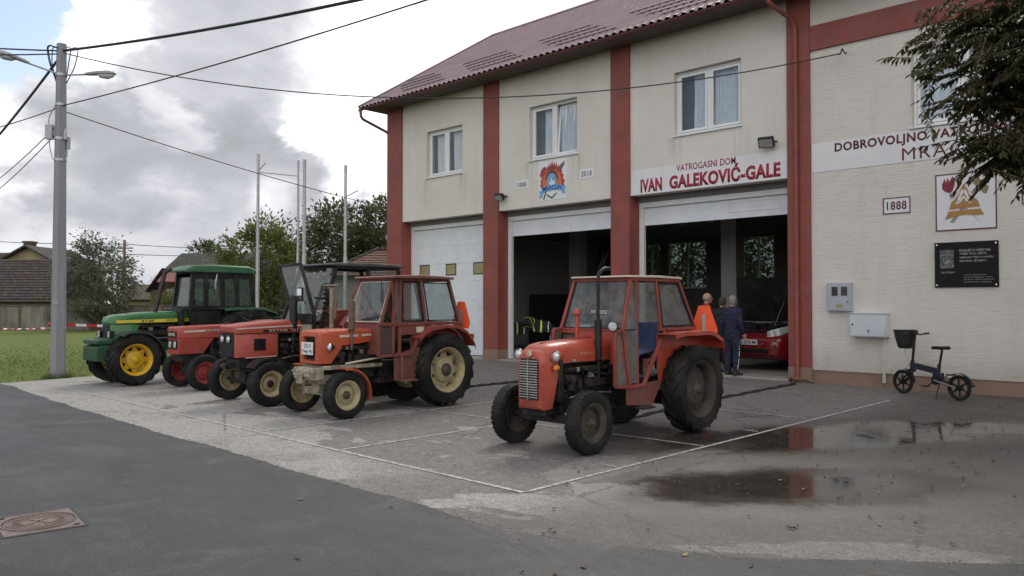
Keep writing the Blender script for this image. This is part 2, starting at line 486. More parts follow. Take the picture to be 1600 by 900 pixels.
    rgh = nt.math('ADD', nt.math('MULTIPLY', damp, -0.22), 0.82)
    rgh = nt.math('SUBTRACT', rgh, nt.math('MULTIPLY', moist, 0.34))
    rgh = nt.mix(wet, rgh, nt.ramp(nt.noise(P, 5, 6, .7), [(.4, .02), (.62, .16)]))
    nt.set(pr.inputs['Roughness'], rgh)
    b = nt.new('ShaderNodeBump'); b.inputs['Distance'].default_value = 0.006
    nt.set(b.inputs['Strength'], nt.math('ADD', nt.math('MULTIPLY', wet, -0.55), 0.56))
    nt.link(nt.math('ADD', fine, nt.math('MULTIPLY', mid, 1.5)), b.inputs['Height'])
    nt.link(b.outputs[0], pr.inputs['Normal'])

    # ---- road: newer dark asphalt with greyish worn bands
    m2, nt, pr = newmat('road_asphalt')
    g = nt.new('ShaderNodeNewGeometry'); P = g.outputs['Position']
    fine = nt.math('ADD', nt.math('MULTIPLY', nt.noise(P, 130, 3, 0.8), .5), nt.math('MULTIPLY', nt.noise(P, 38, 4, 0.8), .5))
    mid = nt.noise(P, 6, 9, 0.74)
    big = nt.noise(nt.mapping(P, scale=(0.6, 1.5, 1)), 0.8, 8, 0.6, 0.6)
    c = nt.mix(nt.ramp(big, [(0.35, 0.0), (0.65, 1.0)]), (0.0150, 0.0155, 0.0175), (0.031, 0.032, 0.036))
    c = nt.mix(nt.ramp(nt.noise(nt.mapping(P, loc=(2, 7, 0)), 1.6, 9, 0.72, 0.6), [(0.52, 0.0), (0.66, 0.55)]), c, (0.062, 0.060, 0.057))
    c = nt.mix(nt.ramp(nt.noise(nt.mapping(P, loc=(12, 3, 0)), .55, 9, 0.68, 0.9), [(0.50, 0.0), (0.58, 0.45)]), c, (0.054, 0.052, 0.050))
    c = nt.mix(nt.ramp(mid, [(0.35, 0.5), (0.55, 0.0)]), c, (0.035, 0.035, 0.036))
    c = nt.mix(nt.ramp(fine, [(0.53, 0.0), (0.64, 0.4)]), c, (0.11, 0.108, 0.104))
    worn = nt.ramp(nt.noise(nt.mapping(P, loc=(1, 4, 0)), .75, 10, 0.75, 1.2), [(0.52, 0.0), (0.62, 0.6)])
    c = nt.mix(nt.math('MULTIPLY', worn, nt.ramp(nt.noise(P, 45, 3, 0.8), [(0.42, 0.0), (0.52, 1.0)])), c, (0.105, 0.098, 0.089))
    tarp = nt.ramp(nt.noise(nt.mapping(P, loc=(8, 2, 0), scale=(.5, 1, 1)), .9, 8, 0.6, 1.4), [(0.60, 0.0), (0.625, 0.7)])
    c = nt.mix(tarp, c, (0.020, 0.020, 0.021))
    c = nt.mix(nt.ramp(fine, [(0.36, 0.85), (0.47, 0.0)]), c, (0.012, 0.012, 0.012))
    vc = nt.new('ShaderNodeTexVoronoi'); nt.link(P, vc.inputs['Vector']); vc.inputs['Scale'].default_value = 85.0
    vs_ = nt.new('ShaderNodeSeparateColor'); nt.link(vc.outputs['Color'], vs_.inputs[0])
    c = nt.mix(nt.ramp(vs_.outputs[0], [(0.0, 0.5), (0.45, 0.0)]), c, (0.018, 0.017, 0.016))
    c = nt.mix(nt.ramp(vs_.outputs[0], [(0.6, 0.0), (1.0, 0.34)]), c, nt.mix(1.0, c, (2.6, 2.55, 2.45), 'MULTIPLY'))
    nt.set(pr.inputs['Base Color'], c)
    nt.set(pr.inputs['Roughness'], nt.ramp(big, [(0.3, 0.42), (0.7, 0.72)]))
    b = nt.new('ShaderNodeBump'); b.inputs['Distance'].default_value = 0.008; b.inputs['Strength'].default_value = 0.7
    nt.link(nt.math('ADD', fine, nt.math('MULTIPLY', mid, 0.8)), b.inputs['Height']); nt.link(b.outputs[0], pr.inputs['Normal'])

    # ---- lawn / far ground
    m3, nt, pr = newmat('lawn_green')
    g = nt.new('ShaderNodeNewGeometry'); P = g.outputs['Position']
    c = nt.mix(nt.ramp(nt.noise(P, 3.0, 9, 0.7), [(0.3, 0.0), (0.7, 1.0)]), (0.085, 0.120, 0.024), (0.155, 0.195, 0.048))
    c = nt.mix(nt.ramp(nt.noise(P, 0.5, 8, 0.65), [(0.45, 0.0), (0.65, 0.6)]), c, (0.13, 0.145, 0.05))
    c = nt.mix(nt.ramp(nt.noise(P, 60, 4, 0.7), [(0.35, 0.6), (0.5, 0.0)]), c, (0.02, 0.03, 0.01))
    nt.set(pr.inputs['Base Color'], c); pr.inputs['Roughness'].default_value = 0.9
    pr.inputs['Specular IOR Level'].default_value = 0.15

    # ---- worn road paint
    m4, nt, pr = newmat('worn_white_line')
    g = nt.new('ShaderNodeNewGeometry'); P = g.outputs['Position']
    c = nt.mix(nt.ramp(nt.noise(P, 16, 8, 0.75), [(0.44, 0.0), (0.60, 0.95)]), (0.50, 0.49, 0.46), (0.16, 0.15, 0.138))
    nt.set(pr.inputs['Base Color'], c); pr.inputs['Roughness'].default_value = 0.8
ground_mats()

def sheet(name, pts, z, mname):
    me = bpy.data.meshes.new(name)
    me.from_pydata([(x, y, z) for x, y in pts], [], [tuple(range(len(pts)))])
    me.materials.append(MATS[mname])
    o = bpy.data.objects.new(name, me); COL.objects.link(o)
    if me.polygons[0].normal.z < 0: me.flip_normals()
    return struct(o)

sheet('ground', [(-700, -700), (700, -700), (700, 700), (-700, 700)], -0.030, 'lawn_green')
rnd = random.Random(5)
def jag(pts, step=0.25, amp=0.03, seed=1):
    out = []
    r = random.Random(seed)
    for (x0, y0), (x1, y1) in zip(pts, pts[1:]):
        L = math.hypot(x1 - x0, y1 - y0); n = max(1, int(L / step))
        for i in range(n):
            t = i / n
            d = amp * (noise.noise((x0 + (x1 - x0) * t * 1.0, (y0 + (y1 - y0) * t) * 1.0, seed)) * 1.6 + r.uniform(-.4, .4))
            out.append((x0 + (x1 - x0) * t - (y1 - y0) / L * d, y0 + (y1 - y0) * t + (x1 - x0) / L * d))
    out.append(pts[-1])
    return out
lot_left = jag([(-19.72, 28.5), (-19.95, 12.0), (-19.9, 7.0), (-19.55, 4.55), (-19.3, 3.6)], 0.2, 0.06, 3)
sheet('forecourt', lot_left + [(14, 3.6), (14, 28.5)], -0.004, 'forecourt_asphalt')
edge = jag([(-60, 4.75), (-22.0, 4.62), (-19.3, 4.55), (-18.6, 4.62), (-16.0, 4.42), (-9.6, 4.31), (-5.8, 4.30), (-4.1, 4.28), (-3.3, 4.50), (-2.4, 5.05), (-1.17, 6.05), (0.4, 7.5), (2.2, 9.6), (4.5, 12.0)], 0.06, 0.045, 8)
sheet('road', edge + [(14, 12.0), (60, 12.0), (60, -40), (-60, -40)], 0.000, 'road_asphalt')

# loose grit along the road edge and over the road
gm_ = MB(); r_ = random.Random(44)
for k in range(3600):
    if k < 2300:
        i_ = r_.randrange(len(edge) - 1); x, y = edge[i_]
        if not -19 < x < 1.5: continue
        x += r_.gauss(0, .06); y += r_.gauss(0, .07)
    else:
        x, y = r_.uniform(-11, 0), r_.uniform(.8, 7)
    s = r_.uniform(.003, .0085) * (1.0 if k < 2300 else .8)
    z = .0015; a = r_.uniform(0, 6.28)
    gm_.mi = r_.randrange(3)
    gm_.add([(x + s * math.cos(a), y + s * math.sin(a), z), (x + s * math.cos(a + 2.1), y + s * math.sin(a + 2.1), z), (x + s * .8 * math.cos(a + 4.0), y + s * .8 * math.sin(a + 4.0), z), (x, y, z + s * .9)], [(0, 1, 3), (1, 2, 3), (2, 0, 3)])
grit = gm_.build('grit', [mat('grit_pale', (.30, .29, .27), .9), mat('grit_grey', (.15, .145, .135), .9), mat('grit_dark', (.05, .048, .045), .9)], smooth=0)
tag(grit, 'loose grit scattered along the road edge', kind='stuff')
# painted bay lines
lines = MB()
def line(x0, y0, x1, y1, wd=0.05):
    L = math.hypot(x1 - x0, y1 - y0); px, py = -(y1 - y0) / L * wd / 2, (x1 - x0) / L * wd / 2
    z = 0.0015
    lines.add([(x0 + px, y0 + py, z), (x0 - px, y0 - py, z), (x1 - px, y1 - py, z), (x1 + px, y1 + py, z)], [(0, 1, 2, 3)])
line(-18.76, 5.25, -4.85, 5.215)
line(-4.85, 5.24, -4.80, 14.68)
line(-7.79, 5.27, -7.75, 11.41)
line(-9.66, 5.27, -9.72, 14.60)
line(-13.4, 8.0, -4.88, 8.40, 0.045)
line(-11.5, 11.44, -4.86, 11.44, 0.045)
line(-15.0, 14.70, -4.78, 14.65, 0.045)
for y in (13.02, 9.83, 6.7): line(-5.12, y, -4.90, y, 0.04)
struct(lines.build('painted_lines', MATS['worn_white_line'], smooth=0))

# tarred drainage slots running out from the downpipes
tar = mat('tar_seal', (0.014, 0.013, 0.012), 0.5, var=0.4, scale=20, bump=0.3)
dr = MB()
for (xa, ya, xb, yb) in ((-7.18, 16.1, -7.04, 12.3), (-7.04, 12.3, -6.72, 8.9), (-11.75, 16.2, -11.68, 12.4), (-11.68, 12.4, -11.73, 10.2)):
    n = 18
    pts = []
    for i in range(n + 1):
        t = i / n
        pts.append((xa + (xb - xa) * t + 0.02 * math.sin(i * 1.7 + xa), ya + (yb - ya) * t, 0.004))
    dr.tube(pts, [0.035 + 0.012 * math.sin(i * 2.3) for i in range(n + 1)], 8)
struct(dr.build('drain_slot', tar))

# =================================================================== FIRE STATION
WY = 16.66
def stucco(name, col):
    m, nt, pr = newmat(name)
    g = nt.new('ShaderNodeNewGeometry'); P = g.outputs['Position']
    n1 = nt.noise(P, 0.7, 8, 0.6)
    c = nt.mix(nt.ramp(n1, [(0.3, 0.0), (0.7, 1.0)]), tuple(q * 0.93 for q in col), tuple(q * 1.05 for q in col))
    st = nt.noise(nt.mapping(P, scale=(5, 5, 0.35)), 1.0, 8, 0.6)       # faint rain streaks
    c = nt.mix(nt.ramp(st, [(0.50, 0.0), (0.75, 0.18)]), c, tuple(q * 0.70 for q in col))
    sp = nt.new('ShaderNodeSeparateXYZ'); nt.link(P, sp.inputs[0])
    splash = nt.math('MULTIPLY', nt.smooth(nt.math('ADD', sp.outputs[2], nt.math('MULTIPLY', nt.math('SUBTRACT', n1, 0.5), 0.5)), 0.95, 0.28), 0.42)
    c = nt.mix(splash, c, (0.30, 0.26, 0.21))
    pt = nt.ramp(nt.noise(nt.mapping(P, loc=(5, 2, 9), scale=(.6, .6, 1.2)), 1.0, 3, 0.5), [(0.56, 0.0), (0.585, 0.16)])
    c = nt.mix(pt, c, (0.62, 0.60, 0.56))
    run = nt.ramp(nt.noise(nt.mapping(P, scale=(11, 11, .5)), 1.0, 7, 0.65), [(0.42, 0.0), (0.66, 1.0)])
    for (xa, xb, zs_) in ((-19.82, -18.10, 5.77), (-15.26, -13.50, 5.77), (-10.44, -8.66, 5.77), (-5.02, -3.25, 5.14)):
        for xe in (xa, xb):
            f = nt.math('MULTIPLY', nt.smooth(nt.math('ABSOLUTE', nt.math('SUBTRACT', sp.outputs[0], xe)), 0.30, 0.02), nt.math('MULTIPLY', nt.smooth(sp.outputs[2], zs_ - 1.1, zs_ - .05), nt.math('LESS_THAN', sp.outputs[2], zs_)))
            c = nt.mix(nt.math('MULTIPLY', nt.math('MULTIPLY', f, run), 0.5), c, (0.27, 0.245, 0.21))
    nt.set(pr.inputs['Base Color'], c)
    pr.inputs['Roughness'].default_value = 0.9; pr.inputs['Specular IOR Level'].default_value = 0.2
    # dragged render: short horizontal scores
    h1 = nt.noise(nt.mapping(P, scale=(5.0, 5.0, 36)), 1.0, 5, 0.65, 0.3)
    h2 = nt.noise(nt.mapping(P, scale=(20, 20, 110)), 1.0, 3, 0.6)
    hh = nt.math('ADD', nt.ramp(h1, [(0.36, 0.0), (0.48, 0.75), (0.7, 1.0)]), nt.math('MULTIPLY', h2, 0.4))
    b = nt.new('ShaderNodeBump'); nt.set(b.inputs['Strength'], nt.smooth(sp.outputs[0], -7.2, -6.9, 0.24, 0.50)); b.inputs['Distance'].default_value = 0.009
    nt.link(hh, b.inputs['Height']); nt.link(b.outputs[0], pr.inputs['Normal'])
    return m
wall_m = stucco('cream_render', (0.685, 0.645, 0.600))
red_m = mat('oxide_red_paint', (0.255, 0.060, 0.047), 0.6, var=0.10, scale=1.6, dirt=(0.16, 0.060, 0.052), damt=0.6, dscale=1.2, wear=0.22, bump=0.12, bscale=50, space='World')
plinth_m = mat('brown_plinth', (0.27, 0.175, 0.135), 0.85, var=0.12, scale=3, dirt=(0.16, 0.13, 0.11), damt=0.6, dscale=1.5, bump=0.25, bscale=60, space='World')
door_m = mat('white_door_panel', (0.70, 0.73, 0.77), 0.42, var=0.03, scale=2, dirt=(.5, .5, .5), damt=.3, bump=0.1, bscale=120)
pvc = mat('white_window_plastic', (0.78, 0.79, 0.80), 0.35, var=0.03)
glass_w = glassmat('window_glass', (0.90, 0.93, 0.95), 0.02, 1.0)
curtain_m = mat('white_curtain', (0.80, 0.81, 0.84), 0.9, var=0.06)
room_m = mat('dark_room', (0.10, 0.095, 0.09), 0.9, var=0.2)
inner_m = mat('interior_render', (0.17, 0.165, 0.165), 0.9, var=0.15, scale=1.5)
soffit_m = mat('brown_soffit', (0.115, 0.088, 0.088), 0.8, var=0.15, scale=2, stretch=(1, 12, 1))
gutter_m = mat('red_brown_gutter', (0.14, 0.045, 0.045), 0.4, 0.2, var=0.12)
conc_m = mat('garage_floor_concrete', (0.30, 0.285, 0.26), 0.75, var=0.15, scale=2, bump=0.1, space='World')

def roofmat():
    m, nt, pr = newmat('red_metal_tile')
    g = nt.new('ShaderNodeNewGeometry'); P = g.outputs['Position']
    c = nt.mix(nt.ramp(nt.noise(P, 1.2, 8, 0.65), [(0.3, 0.0), (0.7, 1.0)]), (0.215, 0.150, 0.165), (0.29, 0.215, 0.23))  # base colour greyed and lifted to carry the sky's sheen on the slope
    c = nt.mix(nt.ramp(nt.noise(nt.mapping(P, scale=(8, 1, 1)), 1.5, 6, 0.6), [(0.5, 0.0), (0.75, 0.35)]), c, (0.26, 0.19, 0.19))
    nt.set(pr.inputs['Base Color'], c); pr.inputs['Roughness'].default_value = 0.48
    pr.inputs['Specular IOR Level'].default_value = 0.5
roofmat()

mat('guard_metal', (.17, .105, .118), .55, var=.15)
bld = empty('fire_station', (-14, WY, 0))
tag(bld, 'two storey cream fire station with red pillars, three garage bays and a red tiled roof', 'building')
BO = Vector((-14, WY, 0))
def bpart(mb, name, m, bevel=0.0, smooth=35, parent=None):
    mb.v = [v - BO for v in mb.v]
    return mb.build(name, m, parent or bld, bevel, smooth)

def wall_holes(mb, x0, x1, z0, z1, y0, y1, holes):
    """front wall between y0 (front) and y1 (back) with rectangular openings"""
    xs = sorted({x0, x1} | {h[0] for h in holes} | {h[1] for h in holes})
    zs = sorted({z0, z1} | {h[2] for h in holes} | {h[3] for h in holes})
    for xa, xb in zip(xs, xs[1:]):
        for za, zb in zip(zs, zs[1:]):
            xm, zm = (xa + xb) / 2, (za + zb) / 2
            if any(h[0] < xm < h[1] and h[2] < zm < h[3] for h in holes): continue
            mb.add([(xa, y0, za), (xb, y0, za), (xb, y0, zb), (xa, y0, zb)], [(0, 1, 2, 3)])
            mb.add([(xa, y1, za), (xb, y1, za), (xb, y1, zb), (xa, y1, zb)], [(3, 2, 1, 0)])
    for a, b, c, d in list(holes):
        mb.add([(a, y0, c), (b, y0, c), (b, y1, c), (a, y1, c)], [(0, 1, 2, 3)])
        mb.add([(a, y0, d), (b, y0, d), (b, y1, d), (a, y1, d)], [(3, 2, 1, 0)])
        mb.add([(a, y0, c), (a, y1, c), (a, y1, d), (a, y0, d)], [(0, 1, 2, 3)])
        mb.add([(b, y0, c), (b, y1, c), (b, y1, d), (b, y0, d)], [(3, 2, 1, 0)])
    mb.add([(x0, y0, z0), (x1, y0, z0), (x1, y1, z0), (x0, y1, z0)], [(0, 1, 2, 3)])
    mb.add([(x0, y0, z1), (x1, y0, z1), (x1, y1, z1), (x0, y1, z1)], [(3, 2, 1, 0)])
    mb.add([(x0, y0, z0), (x0, y1, z0), (x0, y1, z1), (x0, y0, z1)], [(0, 1, 2, 3)])
    mb.add([(x1, y0, z0), (x1, y1, z0), (x1, y1, z1), (x1, y0, z1)], [(3, 2, 1, 0)])

RX = 6.0          # right end of the building, outside the frame
EZ = 8.42         # soffit level
wins = [(-19.82, -18.10, 5.80, 7.31), (-15.26, -13.50, 5.80, 7.34), (-10.44, -8.66, 5.80, 7.36), (-5.02, -3.25, 5.17, 6.72)]
up = MB()
wall_holes(up, -21.84, -7.04, 4.45, EZ, WY, WY + 0.34, wins[:3])
bpart(up, 'upper_wall', wall_m, smooth=0)
rw = MB()
wall_holes(rw, -7.04, RX, 0.28, EZ, WY + 0.001, WY + 0.34, wins[3:])
bpart(rw, 'front_wall', wall_m, smooth=0)
bpart(MB().bx(-7.04, RX, WY + 0.022, WY + 0.34, -0.05, 0.279), 'plinth', plinth_m)
# gable, back and inner walls
BY = 28.0
RIDGE_Y, RIDGE_Z = 22.3, 12.45
gw = MB()
gw.prism([(WY + 0.34, -0.05), (BY, -0.05), (BY, EZ), (RIDGE_Y, RIDGE_Z - 0.12), (WY + 0.34, EZ)], lambda u, v, w_: (w_, u, v), -21.80, -21.5)
bpart(gw, 'side_wall', wall_m, smooth=0)
gw2 = MB()
gw2.prism([(WY + 0.36, -0.05), (BY, -0.05), (BY, EZ), (RIDGE_Y, RIDGE_Z - 0.12), (WY + 0.36, EZ)], lambda u, v, w_: (w_, u, v), RX - 0.3, RX - 0.01)
bpart(gw2, 'side_wall', wall_m, smooth=0)
bw = MB()
rear_glass = glassmat('dimmed_window_glass', (.42, .47, .43), .16, .6)  # dark tint put in to dim the daylight through the rear panes
rear_holes = [(-19.2, -18.25, 2.3, 4.2), (-17.9, -16.1, 2.3, 4.2), (-14.6, -13.25, 2.55, 4.25), (-10.4, -9.0, 2.55, 4.25)]
wall_holes(bw, -21.5, RX - 0.3, -0.05, EZ, BY, BY + 0.3, rear_holes)
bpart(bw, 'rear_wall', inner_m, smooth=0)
for h in rear_holes:
    f = MB()
    for (a, b, c, d) in ((h[0], h[0] + .06, h[2], h[3]), (h[1] - .06, h[1], h[2], h[3]), ((h[0] + h[1]) / 2 - .035, (h[0] + h[1]) / 2 + .035, h[2] + .06, h[3] - .06), (h[0] + .06, h[1] - .06, h[2], h[2] + .06), (h[0] + .06, h[1] - .06, h[3] - .06, h[3])):
        f.bx(a, b, BY + .1, BY + .17, c, d)
    fo = bpart(f, 'rear_window', pvc)
    p = MB().bx(h[0] + .06, h[1] - .06, BY + .13, BY + .138, h[2] + .06, h[3] - .06)
    bpart(p, 'pane', rear_glass, parent=None).parent = fo
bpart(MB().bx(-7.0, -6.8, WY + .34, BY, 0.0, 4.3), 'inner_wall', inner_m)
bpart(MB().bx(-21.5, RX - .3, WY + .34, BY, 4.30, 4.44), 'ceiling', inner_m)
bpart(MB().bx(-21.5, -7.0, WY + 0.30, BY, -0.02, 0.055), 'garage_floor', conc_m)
bpart(MB().bx(-12.0, -11.5, 21.75, 22.25, 0.055, 4.3), 'inner_pillar', mat('pillar_grey', (0.42, 0.41, 0.40), 0.85, var=0.08, scale=1.5))
bpart(MB().bx(-18.0, -17.55, 21.75, 22.2, 0.055, 4.3), 'inner_pillar', MATS['pillar_grey'])
# sills of the bays (raised concrete threshold)
for a, b in ((-21.07, -17.12), (-16.47, -12.34), (-11.73, -7.56)):
    bpart(MB().bx(a, b, WY - 0.05, WY + 0.30, -0.02, 0.045), 'threshold', conc_m, 0.01)
# pillars
for a, b, zt in ((-21.87, -21.08, EZ), (-17.11, -16.48, EZ), (-12.33, -11.74, EZ), (-7.55, -7.04, EZ)):
    bpart(MB().bx(a, b, WY - 0.06, WY + 0.42, 0.33, zt), 'pillar', red_m, 0.006)
    bpart(MB().bx(a - .004, b + .004, WY - 0.065, WY + 0.425, -0.03, 0.326), 'pillar_base', plinth_m, 0.006)
bpart(MB().bx(-7.038, RX + .02, WY - 0.05, WY + 0.0, 7.13, 7.665), 'cross_beam', red_m, 0.006)
# headers over the bays + frames + doors
DY = WY + 0.44
seg_m = door_m
def bay(x0, x1, kind, hdr=4.17):
    h = MB().bx(x0, x1, DY - 0.07, DY + 0.06, hdr, 4.449)
    bpart(h, 'door_header', white_paint, 0.004)
    fr = MB()
    fr.bx(x0, x0 + 0.13, DY - 0.06, DY + 0.05, 0.055, hdr - .002).bx(x1 - 0.13, x1, DY - 0.06, DY + 0.05, 0.055, hdr - .002)
    bpart(fr, 'door_frame', white_paint, 0.004)
    d = MB()
    xa, xb = x0 + 0.135, x1 - 0.135
    if kind == 'closed':
        n = 7; z0 = 0.075; hh = (hdr - 0.01 - z0) / n
        for i in range(n):
            d.bx(xa, xb, DY + 0.0, DY + 0.045, z0 + i * hh + 0.003, z0 + (i + 1) * hh - 0.003)
            d.bx(xa, xb, DY + 0.006, DY + 0.04, z0 + i * hh - 0.003, z0 + i * hh + 0.003)
        o = bpart(d, 'garage_door', seg_m, 0.003)
        for px in (-20.68, -19.36, -18.05):
            fr2 = MB(); zc = 2.80
            for (a, b, c, e) in ((px, px + .5, zc - .19, zc - .16), (px, px + .5, zc + .16, zc + .19), (px, px + .03, zc - .16, zc + .16), (px + .47, px + .5, zc - .16, zc + .16)):
                fr2.bx(a, b, DY - 0.014, DY - 0.001, c, e)
            w_ = bpart(fr2, 'door_window', black_plastic, 0.002); w_.parent = o
            w_.parent = bld
            bpart(MB().bx(px + .03, px + .47, DY - 0.009, DY - 0.003, zc - .16, zc + .16), 'pane', MATS['amber_pane']).parent = w_
    else:
        zb = 3.74
        d.bx(xa, xb, DY, DY + 0.045, zb, hdr - 0.005)
        d.bx(xa, xb, DY - 0.006, DY + 0.05, zb - 0.03, zb + 0.02)
        o = bpart(d, 'garage_door', seg_m, 0.004)
        # tracks and the sections hanging below the ceiling
        t = MB()
        for x in (xa + .05, xb - .05): bpart(MB().bx(x - .03, x + .03, DY + .06, DY + 3.4, 4.05, 4.10), 'door_track', steel)
        bpart(MB().bx(xa + .1, xb - .1, DY + .25, DY + 3.3, 4.12, 4.17), 'raised_door_section', seg_m, 0.004)
        if kind == 'openR':
            fl = MB()
            for a, b, c, e in ((-9.25, -7.95, 3.86, 3.885), (-9.25, -7.95, 4.09, 4.115), (-9.25, -9.225, 3.885, 4.09), (-7.975, -7.95, 3.885, 4.09)): fl.bx(a, b, DY - .012, DY - .001, c, e)
            bpart(fl, 'door_hatch_frame', white_paint)
mat('amber_pane', (0.30, 0.25, 0.12), 0.2, var=0.2, scale=3)
bay(-21.08, -17.11, 'closed')
bay(-16.48, -12.33, 'open')
bay(-11.74, -7.55, 'openR')

# windows
def window(x0, x1, z0, z1, tilt=False, cover=((0, 1),)):
    y = WY + 0.13
    f = MB()
    t = 0.065
    xm = (x0 + x1) / 2
    f.bx(x0 + .004, x0 + t, y, y + .07, z0 + .004, z1 - .004).bx(x1 - t, x1 - .004, y, y + .07, z0 + .004, z1 - .004)
    f.bx(x0 + t, x1 - t, y, y + .07, z0 + .004, z0 + t).bx(x0 + t, x1 - t, y, y + .07, z1 - t, z1 - .004)
    f.bx(xm - .04, xm + .04, y - .003, y + .067, z0 + t, z1 - t)
    wo_ = bpart(f, 'window', pvc, 0.006)
    for i, (a, b) in enumerate(((x0 + t, xm - .04), (xm + .04, x1 - t))):
        s = MB(); q = 0.06; g = 0.008
        a += g; b -= g; c = z0 + t + g; d = z1 - t - g
        s.bx(a, a + q, 0, .06, c, d).bx(b - q, b, 0, .06, c, d).bx(a + q, b - q, 0, .06, c, c + q).bx(a + q, b - q, 0, .06, d - q, d)
        p = MB().bx(a + q, b - q, .025, .033, c + q, d - q)
        ang = R(5.5) if (tilt and i == 1) else 0.0
        M = Matrix.Translation((0, y - .012 if not ang else y + .005, c)) @ Matrix.Rotation(-ang, 4, 'X') @ Matrix.Translation((0, 0, -c))
        for mbx in (s, p): mbx.v = [M @ v for v in mbx.v]
        bpart(s, 'sash', pvc, 0.006).parent = wo_
        bpart(p, 'pane', glass_w).parent = wo_
    for (fa, fb) in cover:
        cu = MB(); n = max(12, int(90 * (fb - fa))); ring = []
        for k in range(n + 1):
            u = fa + (fb - fa) * k / n; x = x0 + .05 + (x1 - x0 - .1) * u
            ring.append((x, y + .15 + .024 * math.sin(u * 88 + 3 * math.sin(u * 7 + x0)) + .012 * math.sin(u * 31 + x0)))
        sw_b = .03 * math.sin(x0 * 5)
        cu.loft([[(x + sw_b * (1 if k < n / 2 else -1), yy, z0 - .05) for k, (x, yy) in enumerate(ring)], [(x, yy - .012 * math.sin(i * .7), (z0 + z1) / 2) for i, (x, yy) in enumerate(ring)], [(x, yy, z1 + .05) for x, yy in ring]], cap=False, closed=False)
        co = bpart(cu, 'curtain', curtain_m, smooth=180); co.parent = wo_
    bpart(MB().bx(x0 - .03, x1 + .03, WY - .045, WY + .125, z0 - .035, z0 - .002), 'window_sill', white_paint, 0.004).parent = wo_
    bpart(MB().bx(x0 - .02, x1 + .02, WY + .345, WY + 1.2, z0 - .06, z1 + .06), 'dark_room_block', room_m).parent = wo_  # solid dark block behind the window; its colour stands for the unlit room
for i, wn in enumerate(wins): window(*wn, tilt=(i == 1), cover=(((.13, .47), (.60, 1.0)), ((.20, .52), (.54, 1.0)), ((.22, .51), (.53, 1.0)), ((0, .6), (.62, 1)))[i])

# roof: pressed metal tiles (waves along the eave, courses up the slope)
EY, EZR = 15.86, 8.40       # eave edge
sl = Vector((0, RIDGE_Y - EY, RIDGE_Z - EZR)); SL = sl.length; sd = sl / SL
sn = Vector((0, -sd.z, sd.y))
rf = MB()
X0, X1 = -22.45, RX + .5
step = 0.0275; per = 0.22
nx = int((X1 - X0) / step)
crs = 0.36; rows = []
t = 0.0
while t < SL:
    rows.append((t, 0.010)); rows.append((min(SL, t + crs) - 0.012, 0.0)); t += crs
vs = []
for (t, h) in rows:
    for i in range(nx + 1):
        x = X0 + i * step
        wv = math.cos(2 * PI * x / per)
        wv = 0.042 * max(-.6, min(.6, wv * 1.6))
        p = Vector((x, EY, EZR)) + sd * t + sn * (wv + h + .02)
        vs.append(p)
fs = []
for j in range(len(rows) - 1):
    for i in range(nx):
        a = j * (nx + 1) + i
        fs.append((a, a + 1, a + nx + 2, a + nx + 1))
rf.add(vs, fs)
bpart(rf, 'roof', MATS['red_metal_tile'], smooth=50)
rb = MB()
rb.add([(X0, RIDGE_Y, RIDGE_Z + .03), (X1, RIDGE_Y, RIDGE_Z + .03), (X1, BY + .8, EZR), (X0, BY + .8, EZR)], [(0, 1, 2, 3)])
bpart(rb, 'rear_roof', MATS['red_metal_tile'])
dk = MB()      # timber deck under the tiles
dk.loft([[(x, EY + .02, EZR - .07), (x, EY + .02, EZR - .01), (x, RIDGE_Y, RIDGE_Z - .01), (x, BY + .75, EZR - .01), (x, BY + .75, EZR - .07), (x, RIDGE_Y, RIDGE_Z - .09)] for x in (X0 + .02, X1 - .02)])
bpart(dk, 'roof_deck', soffit_m)
bpart(MB().tube([(X0, RIDGE_Y, RIDGE_Z + .04), (X1, RIDGE_Y, RIDGE_Z + .04)], .085, 10), 'ridge_cap', MATS['red_metal_tile'])
vg = MB()      # verge flashing on the gable edge
vg.bar(Vector((X0 - .01, EY, EZR)) + sn * .02, (X0 - .01, RIDGE_Y, RIDGE_Z + .03), .05, .16, up=tuple(sn))
bpart(vg, 'verge', MATS['red_metal_tile'])
bpart(MB().bx(X0 + .1, X1 - .1, EY + .10, WY + .3, EZ - .06, EZ - .005), 'soffit', soffit_m)
bpart(MB().bx(X0 + .05, X1 - .05, EY + .075, EY + .105, EZ - .055, EZR + .0), 'fascia', soffit_m)
gt = MB()
prof = [(math.cos(a) * .055, math.sin(a) * .055) for a in [PI + PI * k / 9 for k in range(10)]] + [(math.cos(a) * .049, math.sin(a) * .049) for a in [2 * PI - PI * k / 9 for k in range(10)]]
gt.loft([[(x, EY - .0 + u, EZR - .045 + v) for u, v in prof] for x in (X0 - .02, X1)])
bpart(gt, 'gutter', gutter_m)
# snow guards: staggered rows of bars
for g in range(8):
    xg = -22.6 + g * 3.35
    for k, (tt, dx) in enumerate(((2.35, 0.0), (1.78, 0.62), (1.20, 1.25), (0.62, 1.95))):
        s = MB(); L = 1.98
        xa = xg + dx
        if xa < -22.3: xa, L = -22.2, 1.4
        p0 = Vector((xa, EY, EZR)) + sd * tt + sn * .055
        s.bar(p0, p0 + Vector((L, 0, 0)), .05, .045, up=tuple(sn))
        for i in range(int(L / per) + 1):
            s.box(p0 + Vector((i * per, 0, 0)) - sn * .02, (.08, .11, .06), rx=math.atan2(sd.z, sd.y))
        bpart(s, 'snow_guard', MATS['guard_metal'])
